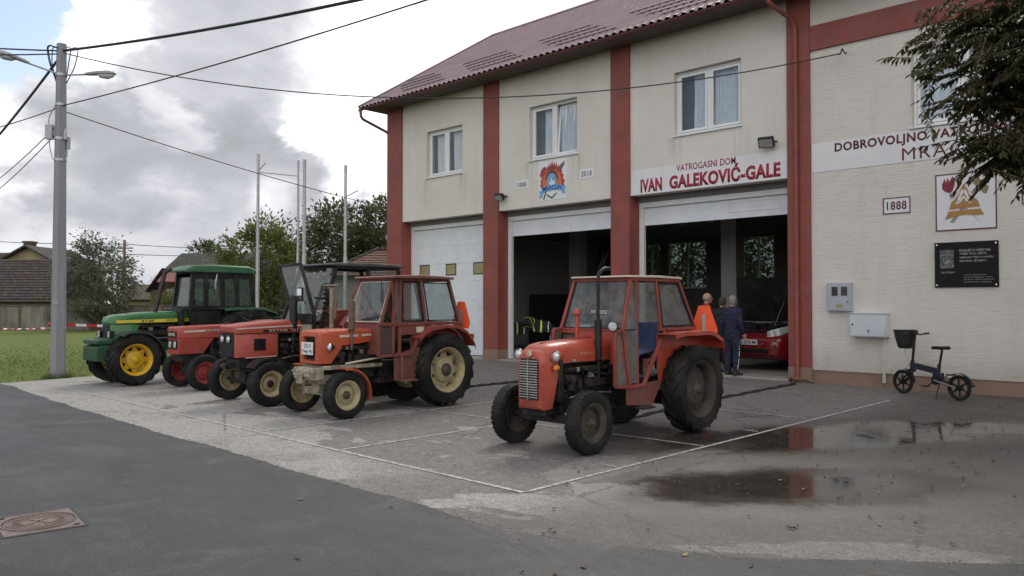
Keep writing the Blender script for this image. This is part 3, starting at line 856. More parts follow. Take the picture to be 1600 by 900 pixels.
# downpipes
def arc_pts(pts, n=6):
    """rounded polyline"""
    out = [Vector(pts[0])]
    for a, b, c in zip(pts, pts[1:], pts[2:]):
        a, b, c = Vector(a), Vector(b), Vector(c)
        r = min((b - a).length, (c - b).length) * .45
        p = b + (a - b).normalized() * r; q = b + (c - b).normalized() * r
        for i in range(n + 1):
            t = i / n
            out.append(p.lerp(b, t).lerp(b.lerp(q, t), t))
    out.append(Vector(pts[-1]))
    return out
dp = MB()
dp.tube(arc_pts([(-7.62, EY + .0, EZR - .05), (-7.62, EY + .01, EZR - .26), (-7.32, WY - .125, 7.82), (-7.32, WY - .125, 7.3), (-7.32, WY - .125, .10), (-7.30, WY - .20, .05)]), .05, 12)
for z in (0.9, 2.9, 5.0, 6.95):
    dp.tube([(-7.32, WY - .125, z - .02), (-7.32, WY - .125, z + .02)], .058, 12)
    dp.bx(-7.34, -7.30, WY - .1, WY - .062, z - .015, z + .015)
bpart(dp, 'downpipe', red_m)
dp = MB()
dp.tube(arc_pts([(-22.36, EY - .02, EZR - .05), (-22.36, EY, EZR - .35), (-21.98, WY + .10, 7.62), (-21.955, WY + .12, 7.3), (-21.955, WY + .12, .1)]), .05, 12)
bpart(dp, 'downpipe', gutter_m)
# black cable loops at the downpipe foot
bpart(MB().tube(arc_pts([(-7.50, WY - .09, .02), (-7.45, WY - .14, .10), (-7.3, WY - .24, .07), (-7.15, WY - .12, .09), (-6.95, WY - .16, .015)]), .03, 8), 'pipe_shoe', rust)
bpart(MB().bx(-5.60, -5.54, WY - .035, WY - .001, .10, 1.03).bx(-5.63, -5.44, WY - .03, WY - .001, .30, .44), 'cable_duct', wall_m, 0.003)

# =================================================================== SIGNS, PLATES, BOXES ON THE FRONT
sign_white = mat('sign_white', (0.72, 0.72, 0.74), 0.6, var=0.04, scale=2)
crimson = mat('crimson_letters', (0.30, 0.012, 0.035), 0.55, var=0.12, scale=6)
maroon = mat('maroon_letters', (0.115, 0.018, 0.022), 0.6, var=0.15, scale=6)
ink = mat('black_ink', (0.03, 0.03, 0.032), 0.6)
def board(name, x0, x1, z0, z1, m, label, cat, th=0.008, group=None, bevel=0.001):
    o = MB().bx(x0, x1, WY - th, WY - .0005, z0, z1).build(name, m, None, bevel)
    tag(o, label, cat, group)
    return o, WY - th
b1, yb = board('sign_board', -11.715, -7.565, 4.455, 5.085, sign_white, 'long white sign band lettered in crimson above the open right garage bay', 'sign')
text_mesh('VATROGASNI DOM', plane_front(-10.38, yb, 4.92), 1.58, .165, mats=crimson, parent=b1, bold=.018, spacing=1.05)
text_mesh('IVAN', plane_front(-11.43, yb, 4.50), .64, .34, mats=crimson, parent=b1, bold=.046, spacing=1.06)
t_ = text_mesh('GALEKOVIĆ-GALE', plane_front(-10.58, yb, 4.505), 2.86, .435, mats=crimson, parent=b1, bold=.046, spacing=1.06)
b2, yb = board('sign_board', -7.02, 2.4, 4.50, 5.12, sign_white, 'white sign band with maroon lettering on the blank wall, half hidden by the dark tree', 'sign')
text_mesh('DOBROVOLJNO VATROGASNO DRUŠTVO', plane_front(-6.53, yb, 4.835), 4.75, .285, mats=maroon, parent=b2, bold=.034, spacing=1.1)

def year(s, x0, x1, z0, z1, label, border=False, m=None):
    o, y = board('year_plate', x0, x1, z0, z1, sign_white, label, 'sign')
    t = (x1 - x0)
    if border:
        f = MB(); q = .022
        for a, b, c, d in ((x0, x1, z0, z0 + q), (x0, x1, z1 - q, z1), (x0, x0 + q, z0 + q, z1 - q), (x1 - q, x1, z0 + q, z1 - q)): f.bx(a, b, y - .003, y - .0003, c, d)
        f.build('border', maroon, o)
    text_mesh(s, plane_front(x0 + t * .14, y, z0 + (z1 - z0) * .24), t * .72, (z1 - z0) * .52, mats=m or ink, parent=o, bold=.02 if border else .004, spacing=1.1)
year('1888', -15.78, -15.30, 5.01, 5.27, 'small unframed white plate reading 1888, left of the flaming crest')
year('2018', -13.42, -12.92, 5.06, 5.33, 'small white plate reading 2018, right of the flaming crest')
year('1888', -5.57, -5.05, 3.49, 3.82, 'dark framed plate reading 1888 on the wall left of the golden helmet', True, maroon)
year('2018', -3.17, -2.65, 3.49, 3.82, 'dark framed year plate right of the golden helmet at the frame edge', True, maroon)
# M... (second line of the band)
text_mesh('MRACLIN', plane_front(-5.20, yb, 4.535), 1.75, .25, mats=maroon, parent=b2, bold=.0, spacing=1.15)

def shape(parent, polys, fn, name, m, lift, th=.0015):
    mb = MB()
    for pl in polys: mb.prism(pl, fn, lift, lift + th)
    return mb.build(name, m, parent, smooth=0)
def cmat(name, c, r=.5): return mat(name, c, r, var=.06)
# ---- crest with flames, helmet, axe and ribbon
cx0, cx1, cz0, cz1 = -14.90, -13.86, 4.60, 5.72
cr, y = board('emblem_panel', cx0, cx1, cz0, cz1, sign_white, 'square white panel with a flaming firefighter crest and blue ribbon under the middle window', 'emblem')
cf = lambda u, v, w_: (cx0 + u * (cx1 - cx0), y - w_, cz0 + v * (cz1 - cz0))
red_f = cmat('flame_red', (0.42, .035, .03)); orange_f = cmat('flame_orange', (0.62, .16, .05)); blue_s = cmat('shield_blue', (.16, .36, .66)); blue_d = cmat('ribbon_letter_blue', (.03, .07, .25)); grey_e = cmat('emblem_grey', (.12, .11, .12)); pale_e = cmat('emblem_pale', (.7, .72, .72)); brown_e = cmat('emblem_brown', (.16, .06, .035))
fl = [(.10, .30), (.05, .42), (.10, .40), (.06, .55), (.12, .50), (.10, .62), (.16, .60), (.20, .72), (.27, .72), (.25, .86), (.31, .78), (.33, .90), (.38, .82), (.41, .95), (.45, .85), (.49, .99), (.53, .86), (.57, .95), (.61, .83), (.66, .92), (.68, .80), (.75, .84), (.76, .72), (.84, .72), (.83, .62), (.90, .60), (.88, .50), (.95, .42), (.90, .40), (.92, .30), (.80, .28), (.5, .26), (.2, .28)]
shape(cr, [fl], cf, 'flames', red_f, .0005)
fl2 = [(.17, .34), (.15, .48), (.19, .58), (.24, .66), (.30, .70), (.36, .76), (.44, .80), (.52, .80), (.60, .76), (.68, .70), (.77, .62), (.82, .5), (.84, .36)]
shape(cr, [fl2], cf, 'flames_inner', orange_f, .003)
circ = lambda x, v, rx, rz, a0=0, a1=360, n=24: [(x + rx * math.cos(R(a0 + (a1 - a0) * k / n)), v + rz * math.sin(R(a0 + (a1 - a0) * k / n))) for k in range(n + (0 if a1 - a0 == 360 else 1))]
shape(cr, [circ(.48, .50, .23, .26, 0, 180), [(.34, .755), (.62, .755), (.56, .84), (.40, .84)]], cf, 'helmet', brown_e, .0055)
shape(cr, [circ(.48, .48, .17, .18, 0, 180) + [(.31, .32), (.65, .32)]], cf, 'shield', blue_s, .008)
shape(cr, [circ(.51, .50, .06, .04), [(.42, .36), (.58, .36), (.60, .46), (.40, .46)], [(.42, .55), (.44, .62), (.46, .55)]], cf, 'shield_detail', pale_e, .0105)
shape(cr, [circ(.53, .51, .035, .022), [(.40, .56), (.42, .63), (.43, .56)]], cf, 'shield_mark', grey_e, .0125)
shape(cr, [[(.05, .62), (.10, .78), (.22, .86), (.28, .80), (.20, .66), (.13, .60)]], cf, 'axe_blade', cmat('axe_red', (.36, .04, .05)), .0055)
shape(cr, [[(.70, .72), (.78, .84), (.93, .93), (.92, .84), (.84, .74), (.74, .68)]], cf, 'axe_head', grey_e, .0055)
shape(cr, [[(.25, .20), (.30, .22), (.22, .02), (.16, .03)], [(.30, .16), (.48, .07), (.66, .18), (.64, .12), (.48, .02), (.32, .10)]], cf, 'axe_handle', grey_e, .003)
rib = [(.03, .06), (.08, .16), (.02, .24), (.12, .25), (.14, .32), (.30, .36), (.5, .375), (.7, .37), (.86, .345), (.88, .30), (.98, .30), (.93, .23), (.96, .12), (.84, .15), (.83, .21), (.66, .235), (.5, .24), (.32, .225), (.17, .19), (.14, .10)]
shape(cr, [rib], cf, 'ribbon', blue_s, .0145)
text_mesh('MRACLIN', lambda u, v, w_: cf(.17 + u, .225 + v + .05 * math.sin(PI * u / .68) * .6, w_), .66, .115, mats=blue_d, parent=cr, bold=.02, depth=.0015, lift=.0162)
# ---- golden helmet with torch and axe
hx0, hx1, hz0, hz1 = -4.60, -3.565, 3.085, 4.18
he, y = board('emblem_panel', hx0, hx1, hz0, hz1, sign_white, 'white square panel with a golden helmet, torch and axe above the black plaque', 'emblem')
hf = lambda u, v, w_: (hx0 + u * (hx1 - hx0), y - w_, hz0 + v * (hz1 - hz0))
q = .022
f = MB()
for a, b, c, d in ((0, 1, 0, q), (0, 1, 1 - q, 1), (0, q, q, 1 - q), (1 - q, 1, q, 1 - q)): f.prism([(a, c), (b, c), (b, d), (a, d)], hf, .0005, .003)
f.build('border', maroon, he)
gold = cmat('helmet_gold', (.38, .20, .045)); gold_d = cmat('axe_bronze', (.24, .17, .09)); torch_r = cmat('torch_red', (.22, .012, .03)); greyh = cmat('handle_grey', (.25, .25, .26))
shape(he, [[(.24, .15), (.30, .13), (.85, .84), (.79, .87)], [(.70, .17), (.74, .13), (.27, .66), (.22, .62)]], hf, 'handles', greyh, .0005)
shape(he, [[(.26, .66), (.18, .68), (.12, .74), (.115, .82), (.16, .92), (.18, .85), (.21, .93), (.24, .86), (.29, .95), (.33, .90), (.33, .80), (.29, .70)]], hf, 'torch_flame', torch_r, .003)
shape(he, [[(.60, .86), (.70, .90), (.76, .84), (.88, .72), (.84, .60), (.78, .62), (.72, .72), (.64, .78)]], hf, 'axe_head', gold_d, .003)
shape(he, [[(.23, .37), (.27, .50), (.34, .62), (.42, .71), (.475, .80), (.53, .71), (.62, .63), (.69, .52), (.735, .39), (.5, .385)], [(.16, .20), (.20, .29), (.22, .34), (.74, .355), (.77, .30), (.80, .245), (.66, .25), (.5, .265), (.34, .25)]], hf, 'helmet', gold, .0055)
shape(he, [[(.335, .44), (.45, .725), (.475, .66), (.38, .47)], [(.475, .66), (.50, .72), (.605, .45), (.57, .47)], [(.38, .50), (.475, .60), (.475, .56), (.40, .455)], [(.475, .60), (.56, .49), (.55, .455), (.475, .56)], [(.30, .56), (.42, .70), (.40, .64), (.28, .49)], [(.54, .69), (.66, .57), (.69, .50), (.56, .62)]], hf, 'helmet_trim', sign_white, .008)

# ---- black memorial plaque
pq = MB().bx(-4.62, -3.545, WY - .03, WY - .002, 2.005, 2.865).build('memorial_plaque', mat('polished_black_granite', (.008, .008, .009), .35, var=.3, scale=40, spec=.15), None, .004)
tag(pq, 'black granite memorial plaque with engraved text and a small picture on the cream wall', 'plaque')
pl_i = mat('engraved_silver', (.42, .42, .42), .6)
pf = lambda x, z: plane_front(x, WY - .03, z)
for i, s in enumerate(('POGLED U NEBO NA', 'TEBE NAS SJETI,', 'VJEČNO ĆEŠ U NAŠIM', 'SRCIMA ŽIVJETI')):
    text_mesh(s, pf(-4.19, 2.675 - i * .068), (.52, .46, .56, .44)[i], .046 + (.008 if 'Č' in s or 'Ž' in s else 0), mats=pl_i, parent=pq, depth=.001, bold=.01)
text_mesh('20.07.2019', pf(-4.51, 2.275), .24, .03, mats=pl_i, parent=pq, depth=.001)
for i, s in enumerate(('U ZNAK SJEĆANJA NA', 'SVOGA ZAPOVJEDNIKA I ČLANA', 'DRUŠTVA, NJEGOVI PRIJATELJI', 'I ČLANOVI DVD-A MRACLIN')):
    text_mesh(s, pf(-4.12, 2.225 - i * .044), (.38, .48, .50, .46)[i], .024, mats=pl_i, parent=pq, depth=.001)
m, nt, pr = newmat('etched_picture')
t_c = nt.new('ShaderNodeTexCoord')
nt.set(pr.inputs['Base Color'], nt.ramp(nt.noise(t_c.outputs['Object'], 16, 6, .7, 1.5), [(.40, .02), (.52, .10), (.62, .42)])); pr.inputs['Roughness'].default_value = .5
MB().bx(-4.525, -4.285, WY - .032, WY - .0302, 2.37, 2.72).build('etched_picture', m, pq)
for x in (-4.58, -3.585):
    for z in (2.05, 2.82): MB().lathe([(.0, -.004), (.012, -.004), (.012, .002)], (x, WY - .03, z), (0, 1, 0), 10).build('screw', chrome, pq)

# ---- electricity meter cabinet and junction box
grey_box = mat('grey_cabinet_paint', (.40, .42, .46), .45, var=.05, scale=3)
lgrey_box = mat('pale_cabinet_paint', (.56, .59, .64), .4, var=.05, scale=3)
mc = MB().bx(-6.685, -6.185, WY - .10, WY - .001, 1.535, 2.135).build('meter_cabinet', grey_box, None, .006)
tag(mc, 'grey electricity meter cabinet with two dark windows, set in the wall beside the pillar', 'cabinet')
MB().bx(-6.655, -6.215, WY - .112, WY - .1005, 1.565, 2.105).build('cabinet_door', grey_box, mc, .004)
for x in (-6.575, -6.38):
    wq = MB()
    for a, b, c, d in ((x, x + .125, 1.86, 1.875), (x, x + .125, 2.03, 2.045), (x, x + .015, 1.875, 2.03), (x + .11, x + .125, 1.875, 2.03)): wq.bx(a, b, WY - .119, WY - .1125, c, d)
    wq.bx(x + .016, x + .109, WY - .1155, WY - .1125, 1.876, 2.029)
    wq.build('meter_window', mat('meter_window_dark', (.02, .02, .025), .1) if 'meter_window_dark' not in MATS else MATS['meter_window_dark'], mc)
MB().bx(-6.48, -6.34, WY - .115, WY - .1125, 1.615, 1.68).build('cabinet_plate', mat('brass_label', (.30, .27, .17), .5), mc)
MB().lathe([(.0, .0), (.014, .0), (.014, .012), (.0, .012)], (-6.255, WY - .126, 1.73), (0, 1, 0), 10).build('lock', black_plastic, mc)
jb = MB().bx(-6.165, -5.465, WY - .24, WY - .001, 1.02, 1.49).build('junction_box', lgrey_box, None, .008)
tag(jb, 'deep pale grey steel junction box with a latch, on the wall above the cable duct', 'cabinet')
MB().bx(-6.145, -5.485, WY - .252, WY - .2405, 1.04, 1.47).build('cabinet_door', lgrey_box, jb, .004)
MB().bx(-6.175, -5.455, WY - .26, WY - .001, 1.4905, 1.505).build('rain_lid', lgrey_box, jb, .003)
lk = MB().lathe([(.0, .0), (.018, .0), (.018, .01), (.0, .01)], (-6.10, WY - .263, 1.27), (0, 1, 0), 10).build('lock', black_plastic, jb)
MB().bx(-5.80, -5.785, WY - .256, WY - .2525, 1.10, 1.18).bx(-5.815, -5.77, WY - .256, WY - .2525, 1.145, 1.155).build('hazard_mark', ink, jb)

# ---- floodlights
def floodlight(x, z, label, s=1.0, yaw=0.2):
    o = empty('floodlight', (x, WY, z), yaw)
    tag(o, label, 'floodlight')
    h = MB(); M = Matrix.Translation((0, -.20, 0)) @ Matrix.Rotation(R(38), 4, 'X')
    h.bx(-.17 * s, .17 * s, -.045, .045, -.12 * s, .12 * s, M)
    for k in range(7): h.bx((-.15 + k * .05) * s - .006, (-.15 + k * .05) * s + .006, .045, .075, -.10 * s, .10 * s, M)
    h.build('housing', black_paint, o, .006)
    g = MB().bx(-.145 * s, .145 * s, -.051, -.0455, -.095 * s, .095 * s, M); g.build('lens', mat('floodlight_glass', (.42, .43, .44), .15, .2, var=.25, scale=30) if 'floodlight_glass' not in MATS else MATS['floodlight_glass'], o)
    b = MB().bar((.19 * s, -.19, 0), (.19 * s, -.02, .03), .012, .04).bar((.19 * s, -.02, .03), (.0, -.012, .03), .03, .02); b.bx(-.05, .05, -.02, 0, -.03, .09)
    b.build('bracket', black_paint, o)
floodlight(-8.00, 5.27, 'black floodlight on the wall right above the crimson sign band', 1.0)
floodlight(-16.30, 4.83, 'smaller black floodlight beside the pillar next to the closed white door', .85, .1)
# ---- wall hook for the overhead cable
hk = MB().tube(arc_pts([(-6.28, WY, 6.93), (-6.28, WY - .12, 6.93), (-6.28, WY - .22, 6.99), (-6.28, WY - .26, 6.88), (-6.32, WY - .28, 6.84)]), .014, 8)
tag(hk.build('wall_hook', black_paint), 'small black steel hook holding the overhead cable, on the upper blank wall', 'hook')
# =================================================================== TRACTORS  (built nose towards -Y, origin under the front axle)
tyre_m = mat('tyre_rubber', (0.013, 0.013, 0.014), 0.8, spec=.2, var=0.25, scale=10, dirt=(0.052, 0.046, 0.039), damt=0.7, dscale=2.2, bump=0.3, bscale=90)
tyre_clean = mat('tyre_rubber_black', (0.011, 0.011, 0.012), 0.7, spec=.22, var=0.25, scale=10, dirt=(0.055, 0.05, 0.044), damt=0.5, dscale=3, bump=0.2, bscale=90)
orange_red = mat('faded_orange_red_paint', (0.39, 0.045, 0.024), 0.42, var=0.13, scale=2.2, dirt=(0.36, 0.13, 0.075), damt=0.55, dscale=2.0, coat=0.15, bump=0.06, bscale=40, wear=.38, low=(.13, .095, .07), lowz=1.0)
cab_red = mat('dull_red_paint', (0.27, 0.040, 0.030), 0.5, var=0.14, scale=3, dirt=(0.17, 0.07, 0.05), damt=0.55, dscale=2.6, bump=0.08, bscale=50, wear=.55, low=(.13, .095, .07), lowz=1.0)
cab_brown = mat('oxidised_red_paint', (0.185, 0.042, 0.033), 0.6, var=0.18, scale=3, dirt=(0.12, 0.065, 0.05), damt=0.65, dscale=3, bump=0.1, bscale=50, wear=.55, low=(.13, .095, .07), lowz=1.0)
bright_orange = mat('orange_bonnet_paint', (0.45, 0.075, 0.026), 0.42, var=0.10, scale=2.0, dirt=(0.36, 0.13, 0.07), damt=0.45, dscale=2.4, coat=0.15, wear=.38, low=(.13, .095, .07), lowz=1.0)
salmon_red = mat('salmon_red_paint', (0.37, 0.052, 0.034), 0.45, var=0.09, scale=2.0, dirt=(0.30, 0.10, 0.07), damt=0.45, dscale=1.8, coat=0.15, wear=.38, low=(.13, .095, .07), lowz=1.0)
triangle_m = mat('warning_orange', (0.90, 0.115, 0.035), 0.45, var=0.05)
glass_c = glassmat('cab_glass', (0.84, 0.88, 0.88), 0.05, 1.0)
glass_d = glassmat('dusty_cab_glass', (0.74, 0.78, 0.78), 0.10, 1.0)
green_p = mat('green_paint', (0.018, 0.130, 0.028), 0.32, var=0.10, scale=2.5, dirt=(0.05, 0.12, 0.05), damt=0.4, coat=0.3, wear=.18, low=(.07, .08, .05), lowz=1.2)
green_d = mat('dark_green_paint', (0.014, 0.066, 0.024), 0.5, var=0.15, dirt=(0.05, 0.06, 0.04), damt=0.5)
yellow_p = mat('wheel_yellow', (0.66, 0.40, 0.018), 0.4, var=0.08, scale=4, dirt=(0.30, 0.19, 0.06), damt=0.5, dscale=4)
cream_rim = mat('cream_wheel_paint', (0.43, 0.37, 0.22), 0.6, var=0.15, scale=5, spec=.3, dirt=(0.19, 0.145, 0.095), damt=0.75, dscale=4)
brown_rim = mat('dusty_brown_wheel', (0.048, 0.042, 0.037), 0.75, var=0.2, scale=5, dirt=(0.10, 0.084, 0.068), damt=0.6, spec=.25, dscale=3)
red_rim = mat('red_wheel_paint', (0.28, 0.028, 0.028), 0.5, var=0.15, dirt=(0.15, 0.06, 0.05), damt=0.5)
hub_grey = mat('weathered_hub', (0.07, 0.058, 0.05), 0.7, 0.2, var=0.3, scale=20, dirt=(0.14, 0.11, 0.08), damt=0.5)
pale_trim = mat('pale_trim', (0.62, 0.55, 0.46), 0.5, var=0.12, dirt=(0.35, 0.25, 0.2), damt=0.4)

def wheel(parent, name, r, wd, rr, tyre, rim, hub, lugs=0, star=False, disc=0.3, ribs=0, loc=(0, 0, 0), flat=False, bolts=6):
    """one wheel, axle along X, outer face towards +X; tyre is the part, rim and hub are sub-parts"""
    h = wd / 2
    tm = MB()
    tr = r - (0.032 if lugs else 0.0)      # tread base radius
    sw = (r - rr)
    prof = [(rr - .004, -h * .66), (rr + .012, -h * .80), (rr + sw * .20, -h * .95), (rr + sw * .48, -h * 1.0), (rr + sw * .74, -h * .96), (tr - .022, -h * .88), (tr - .006, -h * .74)]
    if ribs:
        k = 3
        top = []
        edges = [-.68, -.40, -.34, -.09, -.03, .03, .09, .34, .40, .68]
        ups = [0, 0, 1, 1, 0, 0, 1, 1, 0, 0]
        for e, u in zip([-.70, -.46, -.42, -.36, -.32, -.10, -.06, .06, .10, .32, .36, .42, .46, .70], [0, 0, 1, 1, 0, 0, 1, 1, 0, 0, 1, 1, 0, 0]):
            top.append((tr - .014 * u - .004 * abs(e), h * e))
    else:
        top = [(tr + .002, -h * .4), (tr + .004, 0.0), (tr + .002, h * .4)]
    prof = prof + top + [(a, -b) for a, b in reversed(prof)]
    tm.ring(prof, (0, 0, 0), (1, 0, 0), 56 if lugs else 48)
    def surf(t, rad, a):
        return Vector((t, math.sin(a) * rad, math.cos(a) * rad))
    if lugs:
        for i in range(lugs):
            for sgn in (-1, 1):
                a0 = 2 * PI * (i + (0.5 if sgn > 0 else 0)) / lugs
                da = 2 * PI / lugs * 1.15
                N = 5; ringsL = []
                for k in range(N + 1):
                    u = k / N
                    t = sgn * h * (-.04 + .99 * u)
                    a = a0 + da * (u ** 1.1)
                    base = tr - (0.004 if u < .75 else .035 * (u - .75) / .25)
                    top_ = r - .004 * u - (0 if u < .8 else .02 * (u - .8) / .2)
                    wa = (.021 + .006 * u) / r
                    ringsL.append([surf(t, base - .012, a - wa * 1.35), surf(t, top_, a - wa * .8), surf(t, top_, a + wa * .8), surf(t, base - .012, a + wa * 1.35)])
                tm.loft(ringsL)
    elif not ribs:
        nb = 34     # block tread for front tyres
        for i in range(nb):
            for t0, t1, off in ((-.86, -.30, 0), (-.24, .24, .5), (.30, .86, 0)):
                a = 2 * PI * (i + off) / nb; wa = PI / nb * .72
                rs = []
                for t in (t0, t1):
                    dd = .014 * abs(t)
                    rs.append([surf(h * t, tr - .03, a - wa), surf(h * t, tr + .010 - dd, a - wa * .85), surf(h * t, tr + .010 - dd, a + wa * .85), surf(h * t, tr - .03, a + wa)])
                tm.loft(rs)
    to = tm.build(name, tyre, parent, loc=loc, smooth=40)
    # rim: channel plus dished disc
    rm = MB()
    rm.ring([(rr + .012, -h * .84), (rr + .014, -h * .78), (rr - .010, -h * .72), (rr - .035, -h * .40), (rr - .04, h * .40), (rr - .012, h * .72), (rr + .014, h * .78), (rr + .014, h * .86), (rr + .004, h * .86), (rr - .024, h * .70), (rr - .052, h * .38), (rr - .052, -h * .4), (rr - .024, -h * .72), (rr + .002, -h * .84)], (0, 0, 0), (1, 0, 0), 40)
    d = h * disc
    if star:
        nl = 8; poly = []
        for k in range(64):
            a = 2 * PI * k / 64
            c = .5 + .5 * math.cos(nl * a)
            rad = (rr - .045) * (.70 + .30 * c ** .8)
            poly.append((rad * math.cos(a), rad * math.sin(a)))
        rm.prism(poly, lambda u, v, w_: (w_, u, v), d - .012, d)
        rm.lathe([(rr * .60, d - .005), (rr * .56, d + .035), (rr * .40, d + .06), (rr * .30, d + .062), (.0, d + .062)], (0, 0, 0), (1, 0, 0), 32, cap=False)
        for k in range(nl):
            a = 2 * PI * k / nl
            rm.lathe([(.018, d - .001), (.018, d + .016), (.0, d + .016)], (0, (rr - .085) * math.cos(a), (rr - .085) * math.sin(a)), (1, 0, 0), 6, cap=False)
    else:
        rm.lathe([(rr - .05, d - .02), (rr * .80, d), (rr * .62, d + .012), (rr * .56, d + h * .22), (rr * .36, d + h * .26), (.0, d + h * .26)], (0, 0, 0), (1, 0, 0), 40, cap=False)
        rm.lathe([(rr - .05, d - .032), (rr * .60, d - .01), (.0, d + h * .2)], (0, 0, 0), (1, 0, 0), 40, cap=False)
        if flat:
            for k in range(8):
                a = 2 * PI * k / 8 + .2
                rm.box((d + .004, (rr * .70) * math.cos(a), (rr * .70) * math.sin(a)), (.012, .03, .07), rx=a - PI / 2)
    rm.build('rim', rim, to, smooth=40)
    hb = MB(); e = d + (.06 if star else h * .26)
    hr = rr * .24
    hb.lathe([(hr * 1.25, e - .004), (hr * 1.25, e + .012), (hr * .9, e + .018), (hr * .62, e + .05), (hr * .5, e + .062), (.0, e + .064)], (0, 0, 0), (1, 0, 0), 20, cap=False)
    for k in range(bolts):
        a = 2 * PI * k / bolts
        hb.lathe([(.013, e - .01), (.013, e + .026), (.0, e + .026)], (0, hr * 1.0 * math.cos(a) * (1.0 if star else 1.0), hr * 1.0 * math.sin(a)), (1, 0, 0), 6, cap=False)
    hb.build('hub', hub, to, smooth=40)
    return to
def wheel_pair(parent, name, x, y, r, **k):
    a = wheel(parent, name, r, loc=(x, y, r), **k)
    b = copy_tree(a, parent); b.location = (-x, y, r); b.rotation_euler = (0, 0, PI)
    return a, b

def rsec(y, hw, z0, z1, rt=.08, n=6, taper=0.0, shear=0.0):
    """bonnet section: flat bottom, rounded top corners; ring in XZ at depth y"""
    pts = [(-hw + taper, z0)]
    for k in range(n + 1):
        a = PI - PI / 2 * k / n
        pts.append((-hw + rt + rt * math.cos(a), z1 - rt + rt * math.sin(a)))
    for k in range(n + 1):
        a = PI / 2 - PI / 2 * k / n
        pts.append((hw - rt + rt * math.cos(a), z1 - rt + rt * math.sin(a)))
    pts.append((hw - taper, z0))
    return [(x, y + shear * (z - z0), z) for x, z in pts]

def headlight(parent, c, r, m_shell, ax=(0, -1, 0), deep=.09):
    s = MB().lathe([(.0, -deep), (r * .55, -deep * .9), (r * .92, -deep * .35), (r * 1.02, 0), (r * 1.02, .012), (r * .90, .014), (r * .88, .0), (.0, -.01)], c, ax, 20, cap=False)
    o = s.build('headlight', m_shell, parent)
    MB().lathe([(r * .88, .004), (r * .7, .018), (r * .35, .028), (.0, .031)], c, ax, 20, cap=False).build('lens', lamp_glass, o)
    MB().ring([(r * .9, .006), (r * 1.04, .006), (r * 1.04, .018), (r * .9, .018)], c, ax, 20).build('lamp_rim', chrome, o)
    return o

